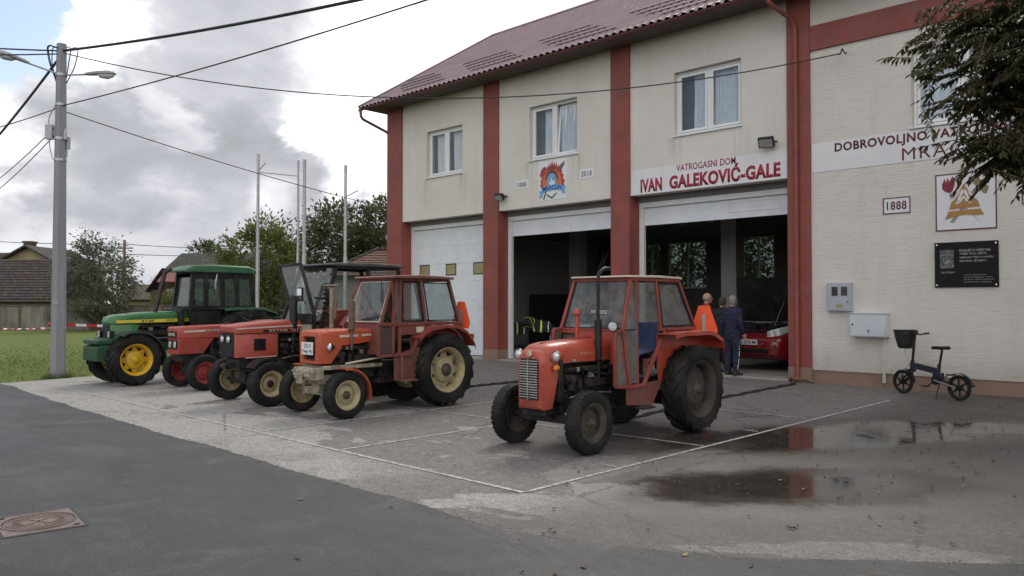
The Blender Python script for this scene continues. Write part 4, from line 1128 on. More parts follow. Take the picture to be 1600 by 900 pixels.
def engine(parent, y0, y1, z0, z1, hw, seed=1, extra=True):
    """greasy engine block with head, manifold, pump, filters and pipes"""
    r = random.Random(seed)
    e = MB(); L = y1 - y0; H = z1 - z0
    e.bx(-hw * .62, hw * .62, y0 + .05, y1, z0 + H * .10, z0 + H * .62)
    e.bx(-hw * .46, hw * .46, y0 + .08, y1 - .05, z0 + H * .62, z0 + H * .92)
    e.bx(-hw * .70, hw * .70, y0 + .1, y1 - .1, z0 + H * .30, z0 + H * .36)
    e.bx(-hw * .5, hw * .5, y0 + .12, y1 - .12, z0 - .06, z0 + H * .12)
    e.bx(-hw * .85, hw * .85, y0 - .02, y0 + .05, z0 + H * .15, z0 + H * .95)            # radiator back
    for s in (-1, 1):
        e.tube([(s * hw * .62, y0 + .14, z0 + H * .72), (s * hw * .80, y0 + .2, z0 + H * .74), (s * hw * .82, y1 - .15, z0 + H * .74)], .034, 10)
        for k in range(4):
            y = y0 + .16 + (L - .34) * k / 3
            e.tube([(s * hw * .44, y, z0 + H * .78), (s * hw * .8, y, z0 + H * .74)], .026, 8)
            e.lathe([(.022, 0), (.022, .03), (.014, .035), (.014, .09)], (s * hw * .5, y + .03, z0 + H * .92), (0, 0, 1), 8)
        e.lathe([(.0, 0), (.052, 0), (.055, .02), (.055, .13), (.04, .15), (.0, .15)], (s * hw * .78, y0 + .22, z0 + H * .33), (0, 0, 1), 14)   # filters
        e.lathe([(.0, 0), (.042, 0), (.042, .12), (.0, .13)], (s * hw * .80, y0 + .36, z0 + H * .36), (0, 0, 1), 12)
        e.lathe([(.0, -.09), (.06, -.09), (.065, -.05), (.065, .06), (.04, .08), (.0, .1)], (s * hw * .74, y0 + .20, z0 + H * .55), (0, 1, 0), 14)  # dynamo
        e.bx(s * hw * .62 - .03, s * hw * .62 + .09 * s + .0, y0 + .42, y1 - .18, z0 + H * .38, z0 + H * .54)      # injection pump
        for k in range(5):
            y = y0 + .40 + k * .07
            p = [(s * hw * .7, y, z0 + H * .54), (s * hw * (.9 + r.uniform(-.05, .08)), y + .02, z0 + H * (.66 + r.uniform(-.05, .05))), (s * hw * .5, y + r.uniform(-.05, .05), z0 + H * .9)]
            e.tube(arc_pts(p, 4), .006, 5)
        for k in range(6):
            ya, yb = sorted((r.uniform(y0, y1), r.uniform(y0, y1)))
            za, zb = z0 + H * r.uniform(.2, .9), z0 + H * r.uniform(.1, .9)
            x = s * hw * r.uniform(.66, .98)
            e.tube(arc_pts([(x, ya, za), (x * 1.02, (ya + yb) / 2, (za + zb) / 2 + r.uniform(-.1, .1)), (x, yb + .05, zb)], 4), r.choice((.007, .010, .014)), 6)
        for k in range(9):
            c = (s * hw * r.uniform(.6, .85), r.uniform(y0 + .1, y1 - .05), z0 + H * r.uniform(.15, .85))
            e.box(c, (r.uniform(.03, .07), r.uniform(.04, .1), r.uniform(.03, .1)), rx=r.uniform(-.3, .3))
    e.build('engine', dark_metal, parent, 0.004)
    ex = MB()
    for s in (-1, 1):
        ex.lathe([(.0, 0), (.03, 0), (.03, .05), (.0, .05)], (s * hw * .88, y0 + .30, z0 + H * .70), (0, 0, 1), 12)
        ex.tube(arc_pts([(s * hw * .9, y0 + .15, z0 + H * .2), (s * hw * .95, y0 + .4, z0 + H * .28), (s * hw * .9, y1 - .1, z0 + H * .22)], 4), .012, 6)
        ex.box((s * hw * .86, y0 + .55, z0 + H * .62), (.04, .09, .07))
    ex.build('engine_fittings', mat('dull_aluminium', (.28, .27, .25), .5, .6, var=.25, scale=18, dirt=(.08, .07, .06), damt=.6) if 'dull_aluminium' not in MATS else MATS['dull_aluminium'], parent, .003)
    bl = MB()
    bl.tube([(0, y0 + .06, z0 + H * .6), (0, y0 + .07, z0 + H * .6)], .02, 8)
    for k in range(4):
        a = PI / 2 * k + .4
        bl.bar((0.02 * math.cos(a), y0 + .06, z0 + H * .6 + .02 * math.sin(a)), (.19 * math.cos(a), y0 + .07, z0 + H * .6 + .19 * math.sin(a)), .055, .006, up=(0, 1, .4))
    bl.build('fan', dark_metal, parent)

def chassis(parent, y0, y1, y_r, zc, hw=.17):
    """gearbox, rear axle housing, drawbar, lift arms"""
    c = MB()
    c.loft([[(s * a, y, z) for s, z in ((-1, zc - b), (1, zc - b), (1, zc + b), (-1, zc + b))] for y, a, b in ((y0, hw, .18), (y0 + .25, hw * 1.05, .19), (y0 + .5, hw * .8, .15), (y_r - .3, hw * .95, .17), (y_r - .12, hw * 1.3, .22), (y_r + .2, hw * 1.3, .22), (y_r + .28, hw * .8, .17))])
    c.build('gearbox', dark_metal, parent, .02)
    a = MB()
    for s in (-1, 1):
        a.lathe([(.14, .15), (.12, .22), (.085, .30), (.08, .42), (.10, .44)], (0, y_r, zc), (s, 0, 0), 18)
        a.tube([(s * .22, y_r + .15, zc - .05), (s * .30, y_r + .75, zc - .10)], .025, 8)
        a.tube([(s * .26, y_r + .45, zc - .07), (s * .20, y_r + .35, zc + .38)], .018, 8)
        a.tube([(s * .12, y_r + .1, zc + .30), (s * .22, y_r + .36, zc + .38)], .028, 8)
    a.bx(-.04, .04, y_r + .1, y_r + .62, zc - .20, zc - .17)
    a.bx(-.16, .16, y_r + .28, y_r + .36, zc - .12, zc + .18)
    a.build('rear_axle', dark_metal, parent, .005)

def front_axle(parent, x, r, m=None, zc=None):
    z = zc or r + .02
    a = MB()
    a.bar((-x + .10, 0, z - .02), (x - .10, 0, z - .02), .09, .10)
    a.bx(-.10, .10, -.12, .14, z - .02, z + .14)
    for s in (-1, 1):
        a.tube([(s * (x - .11), 0, z - .11), (s * (x - .11), 0, z + .13)], .035, 10)
        a.tube([(s * (x - .11), 0, r), (s * (x + .02), 0, r)], .032, 10)
        a.bar((s * (x - .11), 0, z + .12), (s * (x - .14), .22, z + .11), .03, .02)
    a.tube([(-x + .14, .22, z + .11), (x - .14, .22, z + .11)], .014, 8)
    a.tube([(-x + .15, .02, z - .03), (-.12, .7, z + .03)], .022, 8)
    a.tube([(x - .15, .02, z - .03), (.12, .7, z + .03)], .022, 8)
    a.build('front_axle', m or dark_metal, parent, .005)

def seat(parent, y, z, m):
    s = MB()
    s.loft([rsec(y - .20, .20, z, z + .05, .03), rsec(y - .14, .22, z - .01, z + .08, .04), rsec(y + .12, .22, z - .01, z + .08, .04), rsec(y + .2, .2, z, z + .06, .03)])
    M = Matrix.Translation((0, y + .18, z + .06)) @ Matrix.Rotation(R(-12), 4, 'X')
    s.loft([[M @ Vector(p) for p in [(-.2, yy, 0), (.2, yy, 0), (.21, yy, .26), (.16, yy, .36), (-.16, yy, .36), (-.21, yy, .26)]] for yy in (0, .07)])
    s.build('seat', m, parent, .015)
    MB().bx(-.12, .12, y - .12, y + .12, z - .22, z - .02).build('seat_base', dark_metal, parent, .01)

def steering(parent, y, z, tilt=60, r=.19):
    ax = Vector((0, math.cos(R(tilt)), math.sin(R(tilt))))
    c = Vector((0, y, z)); U = Vector((1, 0, 0)); W = ax.cross(U)
    m = MB()
    N = 28; pts = [c + (U * math.cos(2 * PI * k / N) + W * math.sin(2 * PI * k / N)) * r for k in range(N)]
    n = 7; rings = []
    for k in range(N):
        q = (pts[k] - c).normalized()
        rings.append([pts[k] + (q * math.cos(2 * PI * j / n) + ax * math.sin(2 * PI * j / n)) * .013 for j in range(n)])
    rings.append(rings[0]); m.loft(rings, cap=False)
    for k in range(3):
        a = 2 * PI * k / 3 + .5
        m.tube([c - ax * .02, c + (U * math.cos(a) + W * math.sin(a)) * r], .009, 6)
    m.tube([c - ax * .5, c], .022, 8)
    m.build('steering_wheel', black_plastic, parent)

def frame_bars(mb, segs, wx=.04, wz=.04):
    for p, q in segs:
        d = Vector(q) - Vector(p)
        up = (1, 0, 0) if abs(d.normalized().x) < .8 else (0, 0, 1)
        mb.bar(p, q, wz, wx, up=up)
def mirror_x(segs): return [((-p[0], p[1], p[2]), (-q[0], q[1], q[2])) for p, q in segs]

def fender(parent, sx, yr, zr, x0, x1, prof, m, th=.012, rim=True, name='fender'):
    """prof: list of (dy, z) along the top from front to back; sheet between x0 and x1 on the sx side, with an inner cheek plate"""
    f = MB()
    top = [[(sx * x, yr + dy, z) for x in (x0, x1)] for dy, z in prof]
    ring = []
    for (dy, z) in prof:
        nrm = .0
        ring.append([(sx * x0, yr + dy, z), (sx * x1, yr + dy, z), (sx * x1, yr + dy, z - th), (sx * x0, yr + dy, z - th)])
    f.loft(ring)
    if rim:
        ring = [[(sx * x1, yr + dy, z + .003), (sx * (x1 + .012), yr + dy, z + .001), (sx * (x1 + .012), yr + dy, z - .055), (sx * x1, yr + dy, z - .055)] for dy, z in prof]
        f.loft(ring)
    poly = [(yr + dy, z - th) for dy, z in prof] + [(yr + prof[-1][0] - .12, zr - .05), (yr + prof[0][0] + .04, zr + .02)]
    f.prism(poly, lambda u, v, w_: (sx * w_, u, v), x0 - .012, x0)
    return f.build(name, m, parent, .004)

def smv_triangle(parent, c, s, yaw=0.0, m=triangle_m):
    """slow-vehicle triangle with cut corners, standing across the tractor at c, facing back"""
    x, y, z = c
    poly = [(-.36, -.5), (-.43, -.27), (-.17, .5), (.17, .5), (.43, -.27), (.36, -.5)]
    o = MB().prism([(u * s, v * s) for u, v in poly], lambda u, v, w_: (x + u, y + w_, z + v), -.004, .004).build('warning_triangle', m, parent)
    q = MB().bar((x, y - .012, z - .45 * s), (x, y - .012, z + .1), .05, .012, up=(0, 1, 0)).build('triangle_bracket', steel, parent)
    for k in (o, q): tilt_obj(k, 0, yaw, c)
def tilt_obj(o, rx=0, rz=0, pivot=(0, 0, 0)):
    M = Matrix.Translation(pivot) @ Matrix.Rotation(rz, 4, 'Z') @ Matrix.Rotation(rx, 4, 'X') @ Matrix.Translation(-Vector(pivot))
    for v in o.data.vertices: v.co = M @ v.co

# ------------------------------------------------------------------- 1. the near red tractor with a rounded bonnet
t = empty('tractor', (-6.12, 7.05, 0)); T = t
tag(t, 'small red tractor with ribbed grille and cream cab roof, nearest the camera', 'tractor', 'tractors lined up on the forecourt')
wheel_pair(t, 'rear_wheel', .615, 2.17, .575, wd=.31, rr=.365, tyre=tyre_m, rim=brown_rim, hub=hub_grey, lugs=17, disc=.05, flat=True)
wheel_pair(t, 'front_wheel', .575, 0.0, .355, wd=.17, rr=.215, tyre=tyre_clean, rim=brown_rim, hub=hub_grey, disc=-.1, bolts=5)
front_axle(t, .575, .355)
engine(t, -.12, .92, .48, 1.08, .30, 3)
chassis(t, .85, 2.2, 2.17, .56)
# bonnet: long rounded hood
bm_ = MB()
secs = []
for y, hw, z0, z1, rt in ((-.30, .17, 1.04, 1.165, .09), (-.27, .205, 1.03, 1.195, .11), (-.20, .235, 1.01, 1.225, .13), (-.05, .25, 1.0, 1.245, .14), (.35, .255, 1.0, 1.262, .14), (.75, .265, 1.0, 1.275, .145), (1.02, .275, 1.0, 1.282, .145)):
    secs.append(rsec(y, hw, z0, z1, rt, 7))
bm_.loft(secs); bo = bm_.build('bonnet', orange_red, t, .006, 50)
MB().bar((0, -.18, 1.236), (0, 1.0, 1.292), .018, .012).build('bonnet_hinge_strip', cab_red, bo)
for s in (1, -1):
    text_mesh('INDUSTRIJA', (lambda s: (lambda u, v, w_: (s * (.2535 + w_ + .006 * (u / .5)), (.25 + u) if s > 0 else (.75 - u), 1.085 + v)))(s), .52, .038, mats=mat('worn_badge', (.55, .30, .20), .6) if 'worn_badge' not in MATS else MATS['worn_badge'], parent=bo)
# nose shell around the grille
ns = MB()
def nose_ring(y, hw, z0, z1, rt): return rsec(y, hw, z0, z1, rt, 7)
ns.loft([rsec(-.375, .16, .52, 1.10, .12, 7, .02), rsec(-.355, .195, .49, 1.135, .13, 7, .015), rsec(-.31, .21, .48, 1.165, .13, 7, .01), rsec(-.26, .228, .49, 1.19, .13, 7, .01, .12), rsec(-.23, .24, .50, 1.20, .13, 7, .005, .26)])
ns.build('nose_cowl', orange_red, t, .006, 50)
gr = MB()
gr.prism([(-.145, .60), (.145, .60), (.15, 1.0), (.125, 1.065), (-.125, 1.065), (-.15, 1.0)], lambda u, v, w_: (u, w_, v), -.384, -.372)
go = gr.build('grille', black_paint, t)
gs = MB()
for k in range(15):
    z = .625 + k * .0295
    for a, b in ((-.14, -.012), (.012, .14)):
        gs.tube([(a, -.388, z), ((a + b) / 2, -.398, z + .002), (b, -.388, z)], .0085, 6)
gs.bx(-.009, .009, -.402, -.384, .60, 1.06)
gs.build('grille_bars', mat('dull_chrome', (.48, .46, .43), .35, .8, var=.2, scale=20, dirt=(.2, .17, .14), damt=.5), go)
MB().lathe([(.0, .0), (.036, .0), (.044, .010), (.03, .018), (.0, .02)], (0, -.372, 1.118), (0, -1, .25), 18).build('badge', mat('brass_badge', (.45, .36, .24), .4, .6), t)
for s in (-1, 1):
    headlight(t, (s * .29, -.235, 1.10), .062, orange_red)
    MB().bar((s * .22, -.18, 1.07), (s * .29, -.19, 1.09), .03, .03).build('lamp_bracket', black_paint, t)
    i_ = MB().lathe([(.0, .0), (.034, .0), (.036, .02), (.025, .05), (.0, .055)], (s * .265, -.19, .965), (s * .3, -1, 0), 14).build('indicator', amber, t)
# side louvre strip under the bonnet, battery tray, steps
MB().bx(-.27, .27, .80, .98, .70, 1.0).build('bulkhead', black_paint, t, .01)
ex = MB()
ex.tube([(.27, .57, .75), (.27, .57, 1.50)], .022, 10)
ex.lathe([(.02, .0), (.045, .02), (.045, .50), (.02, .52)], (.27, .57, 1.00), (0, 0, 1), 16)
ex.tube(arc_pts([(.27, .57, 1.50), (.27, .57, 2.06), (.27, .70, 2.13), (.27, .80, 2.13)], 6), .022, 10)
ex.build('exhaust_pipe', black_paint, t)
ai = MB()
ai.tube([(-.10, .62, 1.25), (-.10, .62, 1.56)], .028, 12)
ai.lathe([(.03, .0), (.055, .01), (.06, .035), (.05, .075), (.0, .085)], (-.10, .62, 1.55), (0, 0, 1), 16)
ai.build('air_intake', orange_red, t)
hs_ = MB()
for s in (-1, 1):
    hs_.tube([(s * .257, -.05, 1.004), (s * .262, .35, 1.004), (s * .272, .75, 1.004), (s * .281, 1.02, 1.004)], .008, 6)
    hs_.tube(arc_pts([(s * .22, -.1, .62), (s * .29, .10, .58), (s * .28, .5, .66), (s * .25, .75, .60)], 5), .013, 6)
    hs_.tube(arc_pts([(s * .25, .05, .98), (s * .29, .2, .85), (s * .27, .35, .72)], 5), .009, 6)
hs_.tube([(0, -.255, 1.06), (0, -.20, 1.233)], .004, 4)
hs_.build('hoses_and_seams', black_plastic, t)
lt_ = MB()
for s in (-1, 1): lt_.box((s * .268, .62, 1.03), (.02, .07, .03)).box((s * .262, .12, 1.03), (.02, .05, .025))
lt_.lathe([(.035, 0), (.035, .02), (.02, .03), (.0, .03)], (0, .82, 1.283), (0, 0, 1), 14)
lt_.build('bonnet_catch', steel, t, .003)
# cab
hw0, hw1 = .485, .44
_before = set(t.children)
zs, zb, zt = .68, 1.365, 2.0
cf_ = MB()
left = [((hw1, .93, zt), (hw0, .70, zb)), ((hw0, .70, zb), (hw0, .83, zs)), ((hw0, .83, zs), (hw0, 1.14, zs)), ((hw0, 1.14, zs), (hw0, 1.64, zb + .01)),
        ((hw1, 1.48, zt), (hw0, 1.52, zb)), ((hw1, 2.02, zt), (hw0, 2.36, zb)), ((hw0, 1.50, zb), (hw0, 2.36, zb)), ((hw1, .93, zt), (hw1, 2.02, zt)),
        ((hw1, 1.03, zt - .0), (hw0, 1.00, zs + .02)), ((hw0, .55, .70), (hw0, .83, zs)), ((hw0, .55, .70), (hw0, .55, zb)), ((hw0, .55, zb), (hw0, .70, zb))]
frame_bars(cf_, left, .042, .04); frame_bars(cf_, mirror_x(left), .042, .04)
frame_bars(cf_, [((-hw1, .93, zt), (hw1, .93, zt)), ((-hw1, 2.02, zt), (hw1, 2.02, zt)), ((-hw0, 2.36, zb), (hw0, 2.36, zb)), ((-hw0, .72, zb), (hw0, .72, zb))], .042, .04)
cf_.build('cab_frame', cab_red, t, .005)
fp = MB()
fp.panel([(-hw0, .70, 1.02), (-.16, .70, 1.02), (-.16, .705, zb), (-hw0, .705, zb)], .008)
fp.panel([(-.16, .70, 1.18), (hw0, .70, 1.18), (hw0, .705, zb), (-.16, .705, zb)], .008)
fp.panel([(hw0 - .18, .70, .95), (hw0, .70, .95), (hw0, .70, 1.18), (hw0 - .18, .70, 1.18)], .008)
fp.build('front_panel', orange_red, t, .003)
MB().bx(-.455, -.24, .690, .696, 1.08, 1.31).build('lower_window', glass_d, t)
gk = MB()
for a, b, c, d in ((-.47, -.225, 1.065, 1.085), (-.47, -.225, 1.305, 1.325), (-.47, -.45, 1.085, 1.305), (-.245, -.225, 1.085, 1.305)): gk.bx(a, b, .682, .692, c, d)
gk.build('window_seal', black_plastic, t, .004)
MB().panel([(-hw0 + .03, .725, zb + .03), (hw0 - .03, .725, zb + .03), (hw1 - .03, .93, zt - .02), (-hw1 + .03, .93, zt - .02)], .005).build('windscreen', glass_d, t)
ls = text_mesh('VATROG', lambda u, v, w_: (-.06 + u, .775 - w_ + v * .32, 1.565 + v), .25, .05, mats=mat('windscreen_letter_white', (.6, .6, .6), .6), parent=t, bold=.02, spacing=1.2)  # pale letters placed on the windscreen glass
sw_ = MB()
fr2 = []
for (a, b, c, d) in ((-hw0 + .02, hw0 - .02, zb + .015, zb + .035),): sw_.bx(a, b, .712, .73, c, d)
for s in (-1, 1): sw_.bar((s * (hw0 - .03), .722, zb + .03), (s * (hw1 - .03), .922, zt - .03), .018, .014, up=(1, 0, 0))
sw_.build('windscreen_seal', black_plastic, t)
for s in (-1, 1):
    o = MB().panel([(s * hw0, .74, zb + .02), (s * hw0, 1.0, zb + .02), (s * hw1, 1.03, zt - .03), (s * hw1, .95, zt - .03)], .005).build('quarter_window', glass_d, t)
    o = MB().panel([(s * hw0, 1.03, zb + .10), (s * hw0, 1.50, zb + .10), (s * hw1, 1.46, zt - .03), (s * hw1, 1.05, zt - .03)], .005).build('door_window', glass_d, t)
    o = MB().panel([(s * hw0, 1.55, zb + .03), (s * hw0, 2.32, zb + .03), (s * hw1, 2.0, zt - .03), (s * hw1, 1.50, zt - .03)], .005).build('rear_side_window', glass_d, t)
    k = MB(); pts = [(s * (hw0 + .012), 1.56, zb + .04), (s * (hw0 + .012), 2.30, zb + .04), (s * (hw1 + .012), 1.99, zt - .04), (s * (hw1 + .012), 1.52, zt - .04)]
    for a, b in zip(pts, pts[1:] + pts[:1]): k.bar(a, b, .022, .012, up=(1, 0, 0))
    k.build('window_seal', black_plastic, t)
    MB().panel([(s * (hw0 - .01), .57, .72), (s * (hw0 - .01), .82, .70), (s * (hw0 - .01), .70, zb - .02), (s * (hw0 - .01), .57, zb - .02)], .006).build('lower_side_window', mat('dusty_plastic_window', (.13, .12, .11), .3, var=.3, scale=4) if 'dusty_plastic_window' not in MATS else MATS['dusty_plastic_window'], t)
    d = MB().panel([(s * (hw0 + .005), .85, .72), (s * (hw0 + .005), 1.0, .72), (s * (hw0 + .005), 1.0, zb), (s * (hw0 + .005), .735, zb)], .012).build('door_panel', MATS['dusty_plastic_window'], t)
    sk = MB().panel([(s * (hw0 - .02), .80, .46), (s * (hw0 - .02), 1.35, .40), (s * (hw0 - .02), 1.60, .72), (s * (hw0 - .02), .80, zs)], .012).build('side_skirt', cab_brown, t, .004)
    st = MB().bx(min(s * .42, s * .62), max(s * .42, s * .62), .95, 1.2, .40, .425).bar((s * .45, 1.0, .42), (s * .45, 1.0, .62), .03, .01).bar((s * .45, 1.18, .42), (s * .45, 1.18, .62), .03, .01)
    st.build('step', dark_metal, t, .004)
    fd = fender(t, s, 2.17, .575, .465, .74, [(-.62, 1.31), (-.40, 1.335), (.24, 1.335), (.38, 1.30), (.57, 1.22), (.60, 1.10)], orange_red)
MB().panel([(-hw0 + .03, 2.34, zb + .03), (hw0 - .03, 2.34, zb + .03), (hw1 - .03, 2.03, zt - .03), (-hw1 + .03, 2.03, zt - .03)], .005).build('rear_window', glass_d, t)
rf_ = MB(); rf_.loft([rsec(y, hw, z, z2, .012, 2) for y, hw, z, z2 in ((.86, .45, 2.025, 2.038), (.90, .48, 2.022, 2.046), (1.5, .485, 2.03, 2.058), (2.06, .48, 2.022, 2.046), (2.10, .45, 2.025, 2.038))])
rf_.build('roof', mat('cream_roof_board', (.52, .46, .375), .7, var=.1, dirt=(.40, .33, .25), damt=.6, dscale=4), t, .004)
seat(t, 1.62, .98, black_plastic)
steering(t, 1.05, 1.33)
smv_triangle(t, (.50, 2.66, 1.45), .44, R(14))
mr = MB(); mr.tube([(hw0, .72, 1.36), (hw0 + .02, .60, 1.42)], .008, 6); mr.lathe([(.0, 0), (.058, 0), (.062, .012), (.05, .02), (.0, .022)], (hw0 + .0, .585, 1.425), (.25, -1, 0), 18)
mo = mr.build('mirror', black_plastic, t)
MB().lathe([(.054, .0205), (.054, .0235), (.0, .0235)], (hw0 + .0, .585, 1.425), (.25, -1, 0), 18, cap=False).build('mirror_glass', mat('mirror_silver', (.8, .82, .84), .08, .9), mo)
MB().bar((.0, -.30, .44), (0, -.1, .46), .36, .07).build('front_bolster', dark_metal, t, .01)
MB().bx(-.16, .16, .35, .8, .36, .50).build('sump', dark_metal, t, .03)

CABP = ('cab_frame', 'front_panel', 'lower_window', 'window_seal', 'windscreen', 'lettering', 'windscreen_seal', 'quarter_window', 'door_window', 'rear_side_window', 'lower_side_window', 'door_panel', 'side_skirt', 'step', 'rear_window', 'roof', 'dashboard', 'wiper', 'side_panel', 'door_handle_plate')
def shift_cab(t, before, dx, dy, names=CABP):
    for o in set(t.children) - before:
        if o.name.split('.')[0] in names: o.location.x += dx; o.location.y += dy
shift_cab(t, _before, .0, .07)
# the blue jacket thrown over the seat
jk = MB()
N1, N2 = 14, 10
for side in (0,):
    rings = []
    for i in range(N1 + 1):
        u = i / N1
        # path: hangs in front of the seat back, over it and down onto the cushion
        path = [(2.0, 1.30), (1.94, 1.45), (1.86, 1.455), (1.80, 1.34), (1.78, 1.16), (1.70, 1.10), (1.50, 1.085), (1.42, 1.06)]
        f = u * (len(path) - 1); k = min(int(f), len(path) - 2); q = f - k
        y = path[k][0] * (1 - q) + path[k + 1][0] * q; z = path[k][1] * (1 - q) + path[k + 1][1] * q
        row = []
        for j in range(N2 + 1):
            v = j / N2 - .5
            row.append((v * (.42 + .08 * math.sin(5 * u)) + .10, y + .018 * math.sin(9 * v + 6 * u), z + .02 * math.sin(13 * v + 4 * u) - .10 * max(0, abs(v) - .36)))
        rings.append(row)
    jk.loft([r_ + [(x, y - .02, z - .02) for x, y, z in reversed(r_)] for r_ in rings])
jo = jk.build('jacket', mat('blue_cloth', (.075, .105, .22), .9, var=.2, scale=8, bump=.3, bscale=30), None, smooth=80)
jo.location = t.location
tag(jo, 'blue work jacket thrown over the seat of the nearest tractor', 'jacket')

# ------------------------------------------------------------------- 2. orange bonnet tractor with cream wheels
t = empty('tractor', (-10.46, 6.72, 0))
tag(t, 'orange bonneted tractor with cream wheels and a number plate in its grille', 'tractor', 'tractors lined up on the forecourt')
wheel_pair(t, 'rear_wheel', .52, 1.99, .60, wd=.33, rr=.36, tyre=tyre_m, rim=cream_rim, hub=hub_grey, lugs=16, star=True, disc=.15)
wheel_pair(t, 'front_wheel', .61, 0.0, .348, wd=.19, rr=.205, tyre=tyre_clean, rim=cream_rim, hub=hub_grey, disc=.1, ribs=1, bolts=6)
front_axle(t, .61, .348, mat('old_cream_casting', (.38, .34, .26), .75, var=.25, scale=12, dirt=(.10, .075, .055), damt=.8, dscale=7, bump=.2))
engine(t, -.02, .98, .60, 1.16, .29, 11)
chassis(t, .95, 2.03, 1.99, .60)
b_ = MB(); b_.loft([rsec(y, hw, z0, z1, .05, 5) for y, hw, z0, z1 in ((-.14, .27, 1.02, 1.285), (-.06, .285, 1.03, 1.30), (.3, .29, 1.06, 1.305), (1.03, .285, 1.13, 1.30))])
bo = b_.build('bonnet', bright_orange, t, .012, 50)
for s in (-1, 1):
    for ya, yb in ((.12, .46), (.52, 1.0)):
        MB().panel([(s * .292, ya, 1.178 + ya * .02), (s * .2915, yb, 1.178 + yb * .02), (s * .2915, yb, 1.215 + yb * .015), (s * .292, ya, 1.215 + ya * .015)], .006).build('bonnet_stripe', pale_trim, bo)
# front cowl with recessed grille
c_ = MB()
def ring_front(y, hw, z0, z1, r): return rsec(y, hw, z0, z1, r, 5)
outer = rsec(-.23, .275, .79, 1.27, .06, 5, .02); inner = rsec(-.235, .165, .83, 1.20, .03, 5); deep = rsec(-.17, .155, .84, 1.19, .03, 5)
back = rsec(-.02, .29, .79, 1.296, .06, 5, .01); mid_ = rsec(-.19, .285, .79, 1.285, .06, 5, .015)
side_cut = rsec(.16, .288, 1.02, 1.30, .05, 5)
c_.loft([side_cut, back, mid_, outer, inner, deep], cap=True)
c_.build('front_cowl', bright_orange, t, .008, 50)
g_ = MB()
for k in range(13):
    x = -.14 + k * .0233
    g_.bar((x, -.182, .85), (x, -.182, 1.18), .008, .014, up=(0, 1, 0))
for k in range(4): g_.bar((-.15, -.176, .88 + k * .09), (.15, -.176, .88 + k * .09), .008, .008)
g_.build('grille', black_paint, t)
pt = MB().bx(-.165, .155, -.262, -.256, .925, 1.115).build('number_plate', mat('plate_white', (.70, .71, .72), .4), t, .003)
text_mesh('ZG·V', plane_front(-.09, -.262, 1.03), .20, .06, mats=ink, parent=pt, bold=.01)
text_mesh('746·91', plane_front(-.145, -.262, .945), .28, .06, mats=ink, parent=pt, bold=.01)
for s in (-1, 1):
    headlight(t, (s * .335, -.09, 1.045), .056, black_paint, (s * .12, -1, 0))
    MB().bar((s * .28, -.02, 1.03), (s * .34, -.03, 1.04), .04, .04).build('lamp_bracket', black_paint, t)
w_ = MB()
w_.bx(-.26, .30, -.33, -.16, .56, .74).bx(-.20, .22, -.36, -.33, .60, .72).bx(-.08, .06, -.40, -.36, .50, .66).bx(-.34, -.26, -.30, -.20, .60, .70)
for x in (-.2, -.08, .12, .2): w_.lathe([(.0, 0), (.02, 0), (.02, .03), (.0, .03)], (x, -.36, .68), (0, -1, 0), 8)
w_.bx(-.14, .20, -.16, .16, .48, .62)
w_.build('front_weight', MATS['old_cream_casting'], t, .01)
MB().bx(-.30, .32, -.16, .9, .70, .76).build('chassis_rail', MATS['old_cream_casting'], t, .01)
for s in (-1, 1):   # front mudguards
    f = MB(); ring = []
    for k in range(11):
        a = R(150 - k * 13.5)
        rad = .41
        ring.append([(s * x, -math.cos(a) * -rad * -1, .348 + math.sin(a) * rad * 1.02) for x in (.50, .73)] + [(s * x, math.cos(a) * (rad - .012), .348 + math.sin(a) * (rad - .012) * 1.02) for x in (.73, .50)])
    ring = []
    for k in range(12):
        a = R(100 - k * 10.5)
        rad = .40
        ring.append([(s * .50, math.cos(a) * rad, .348 + math.sin(a) * rad), (s * .73, math.cos(a) * rad, .348 + math.sin(a) * rad), (s * .735, math.cos(a) * (rad - .03), .348 + math.sin(a) * (rad - .03)), (s * .73, math.cos(a) * (rad - .012), .348 + math.sin(a) * (rad - .012)), (s * .50, math.cos(a) * (rad - .012), .348 + math.sin(a) * (rad - .012))])
    f.loft(ring)
    f.bar((s * .55, .30, .60), (s * .30, .32, .62), .03, .015)
    f.build('mudguard', bright_orange if s > 0 else bright_orange, t, .004)
ex = MB()
ex.tube([(.315, .32, .98), (.315, .32, 1.32)], .022, 10)
ex.lathe([(.022, .0), (.052, .02), (.052, .42), (.042, .46), (.03, .47)], (.315, .32, 1.28), (0, 0, 1), 18)
ex.tube(arc_pts([(.315, .32, 1.74), (.315, .32, 1.84), (.29, .38, 1.90)], 4), .026, 10)
ex.build('exhaust_pipe', mat('rusty_exhaust', (.12, .085, .075), .75, .2, var=.3, scale=8, dirt=(.18, .10, .07), damt=.6), t)
hw0, hw1 = .465, .42
_before = set(t.children)
zs, zb, zt = .885, 1.37, 2.085
cf_ = MB()
left = [((hw1, 1.04, zt), (hw0, .94, zb)), ((hw0, .94, zb), (hw0, .94, zs)), ((hw0, .66, zs), (hw0, 1.30, zs)), ((hw0, 1.30, zs), (hw0, 1.60, zb)),
        ((hw1, 1.52, zt), (hw0, 1.60, zb)), ((hw1, 2.14, zt), (hw0, 2.34, zb)), ((hw0, .66, zb), (hw0, 2.34, zb)), ((hw1, 1.04, zt), (hw1, 2.14, zt)), ((hw0, .66, zs), (hw0, .66, zb)),
        ((hw1, 1.12, zt), (hw0, 1.06, zs))]
frame_bars(cf_, left, .045, .05); frame_bars(cf_, mirror_x(left), .045, .05)
